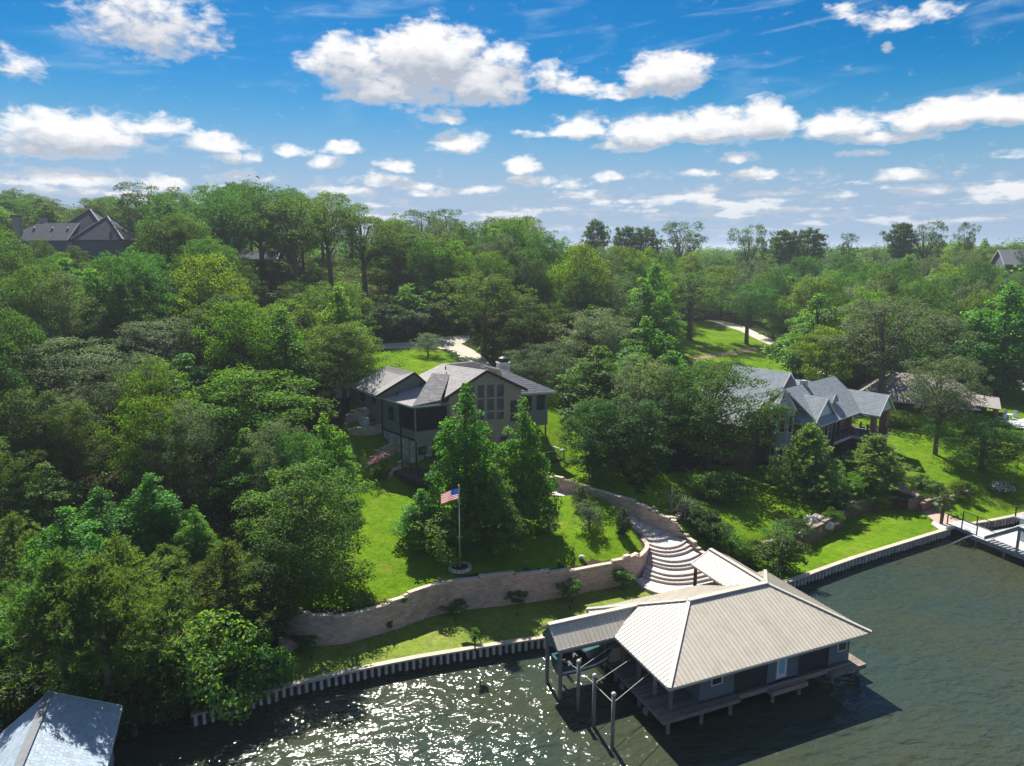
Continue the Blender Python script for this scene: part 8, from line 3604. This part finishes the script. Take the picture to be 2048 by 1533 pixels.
# pink flowers on the stepped wall
rf = np.random.default_rng(9)
line_ = [P(736, 934, 8.2), P(752, 921, 8.5), P(775, 911, 9.1)]
ps = []
for _ in range(130):
    f = rf.uniform()
    p = line_[0].lerp(line_[1], f * 2) if f < .5 else line_[1].lerp(line_[2], f * 2 - 1)
    ps.append((p.x + rf.normal(scale=.16), p.y + .25 + rf.normal(scale=.16), p.z + rf.uniform(-.05, .4)))
ps = np.array(ps)
V, Fc = leaves_at(rf, ps, unit(rf.normal(size=ps.shape) + [0, 0, .8]), .13, .9)
o = link(bpy.data.objects.new('flower_bed', fast_mesh('flower_bed', V, Fc, LEAF['pink'], 3)))
tag(o, 'bank of pink flowers spilling over the stepped wall left of the house', kind='stuff')

# palm by the dock
q = P(1882, 1048, LOW)
t = thing('palm_tree', 'small fan palm with a dark trunk standing beside the pink path near the dock', 'palm tree', q)
top = PY(1888, 1000, q.y)
m = MB()
m.tube([q + Vector((0, 0, -.2)), q.lerp(top, .5) + Vector((.03, 0, 0)), top], [.16, .2, .17], 8)
m.build('trunk', M('palm_trunk', (.10, .075, .05), .95, .3, 6), t)
rp = np.random.default_rng(4)
for i in range(34):
    th = i * 2.4
    el_ = math.radians(rp.uniform(-55, 75))
    L = rp.uniform(.7, 1.15)
    dv = Vector((math.cos(th) * math.cos(el_), math.sin(th) * math.cos(el_), math.sin(el_)))
    side = dv.cross(Vector((0, 0, 1))).normalized()
    nrm = side.cross(dv)
    c0 = top + dv * L * .55
    m = MB()
    m.tube([top, c0], .015, 4)
    for j in range(11):
        a = math.radians(-75 + 15 * j)
        dd = (dv * math.cos(a) + side * math.sin(a)).normalized()
        e_ = c0 + dd * L * .55 - Vector((0, 0, .12 * L))
        w_ = nrm.cross(dd).normalized() * .035
        m.add([c0, c0 + dd * L * .3 + w_, e_, c0 + dd * L * .3 - w_], [(0, 1, 2, 3)])
    m.build('frond', LEAF['palm'], t)

# small things on the lawns
for i, (u, v, lab) in enumerate([(622, 1321, 'small dark spot light in the shaded grass at the left end of the waterside lawn'), (788, 1290, 'small dark spot light near the sunlit strip of the waterside lawn'), (912, 1247, 'small dark spot light below the bushy sapling'), (1034, 1234, 'small dark spot light in the middle of the waterside lawn'), (1140, 1221, 'small dark spot light by the tall sapling of the waterside lawn')]):
    q = P(u, v, LOW)
    t = thing('spot_light', lab, 'garden light', q, group='spot lights along the waterside lawn')
    m = MB()
    m.tube([q + Vector((0, 0, -.05)), q + Vector((0, 0, .16))], .02, 6)
    m.build('stake', BLACK, t)
    m = MB()
    m.tube([q + Vector((0, -.08, .15)), q + Vector((0, .12, .26))], [.05, .08], 8)
    m.build('lamp_head', BLACK, t)
# thin fence on the right lawn and by the seawall
t = thing('garden_fence', 'thin black wire fence crossing the right-hand lawn below the terrace', 'fence', P(2000, 925, 3.2))
pts = [(1960, 905), (1975, 915), (1995, 926), (2015, 930), (2035, 938), (2060, 948), (2100, 962)]
qs = []
for u, v in pts:
    q = PT(u, v)
    qs.append(q)
    m = MB()
    m.box((q.x, q.y, q.z + .6), (.06, .06, 1.3))
    m.build('fence_post', BLACK, t)
m = MB()
for a, b in zip(qs[:-1], qs[1:]):
    for k in range(5):
        v_ = Vector((0, 0, .15 + .26 * k))
        bar(m, a + v_, b + v_, .012, .012)
m.build('wire', BLACK, t, kind='stuff')
t = thing('garden_fence', 'short blue-grey fence panel beside the big dark bush at the right seawall', 'fence', P(1545, 1150, LOW))
a, b, c = P(1536, 1136, LOW), P(1553, 1150, LOW), P(1553, 1158, LOW)
m = MB()
for p in (a, b, c):
    m = MB()
    m.box((p.x, p.y, LOW + .6), (.06, .06, 1.2))
    m.build('fence_post', STEEL, t)
m = MB()
for p, q in ((a, b), (b, c)):
    for k in range(6):
        v_ = Vector((0, 0, .15 + .2 * k))
        bar(m, p + v_, q + v_, .015, .015)
m.build('wire', STEEL, t, kind='stuff')

# ------------------------------------------------------------------ air: one closed box round everything
hm = bpy.data.materials.new('haze_air')
hm.use_nodes = True
k = NG(hm.node_tree)
k.n.clear()
pv = k.new('ShaderNodeVolumePrincipled')
pv.inputs['Color'].default_value = (0.80, 0.88, 1.0, 1)
pv.inputs['Density'].default_value = 0.00028
pv.inputs['Anisotropy'].default_value = 0.35
om = k.new('ShaderNodeOutputMaterial')
k.l.new(pv.outputs[0], om.inputs['Volume'])
m = MB()
m.box((0, 1500, 21.5), (9000, 6200, 49.0))
o = m.build('haze', hm)
o['kind'] = 'stuff'
o.display_type = 'WIRE'
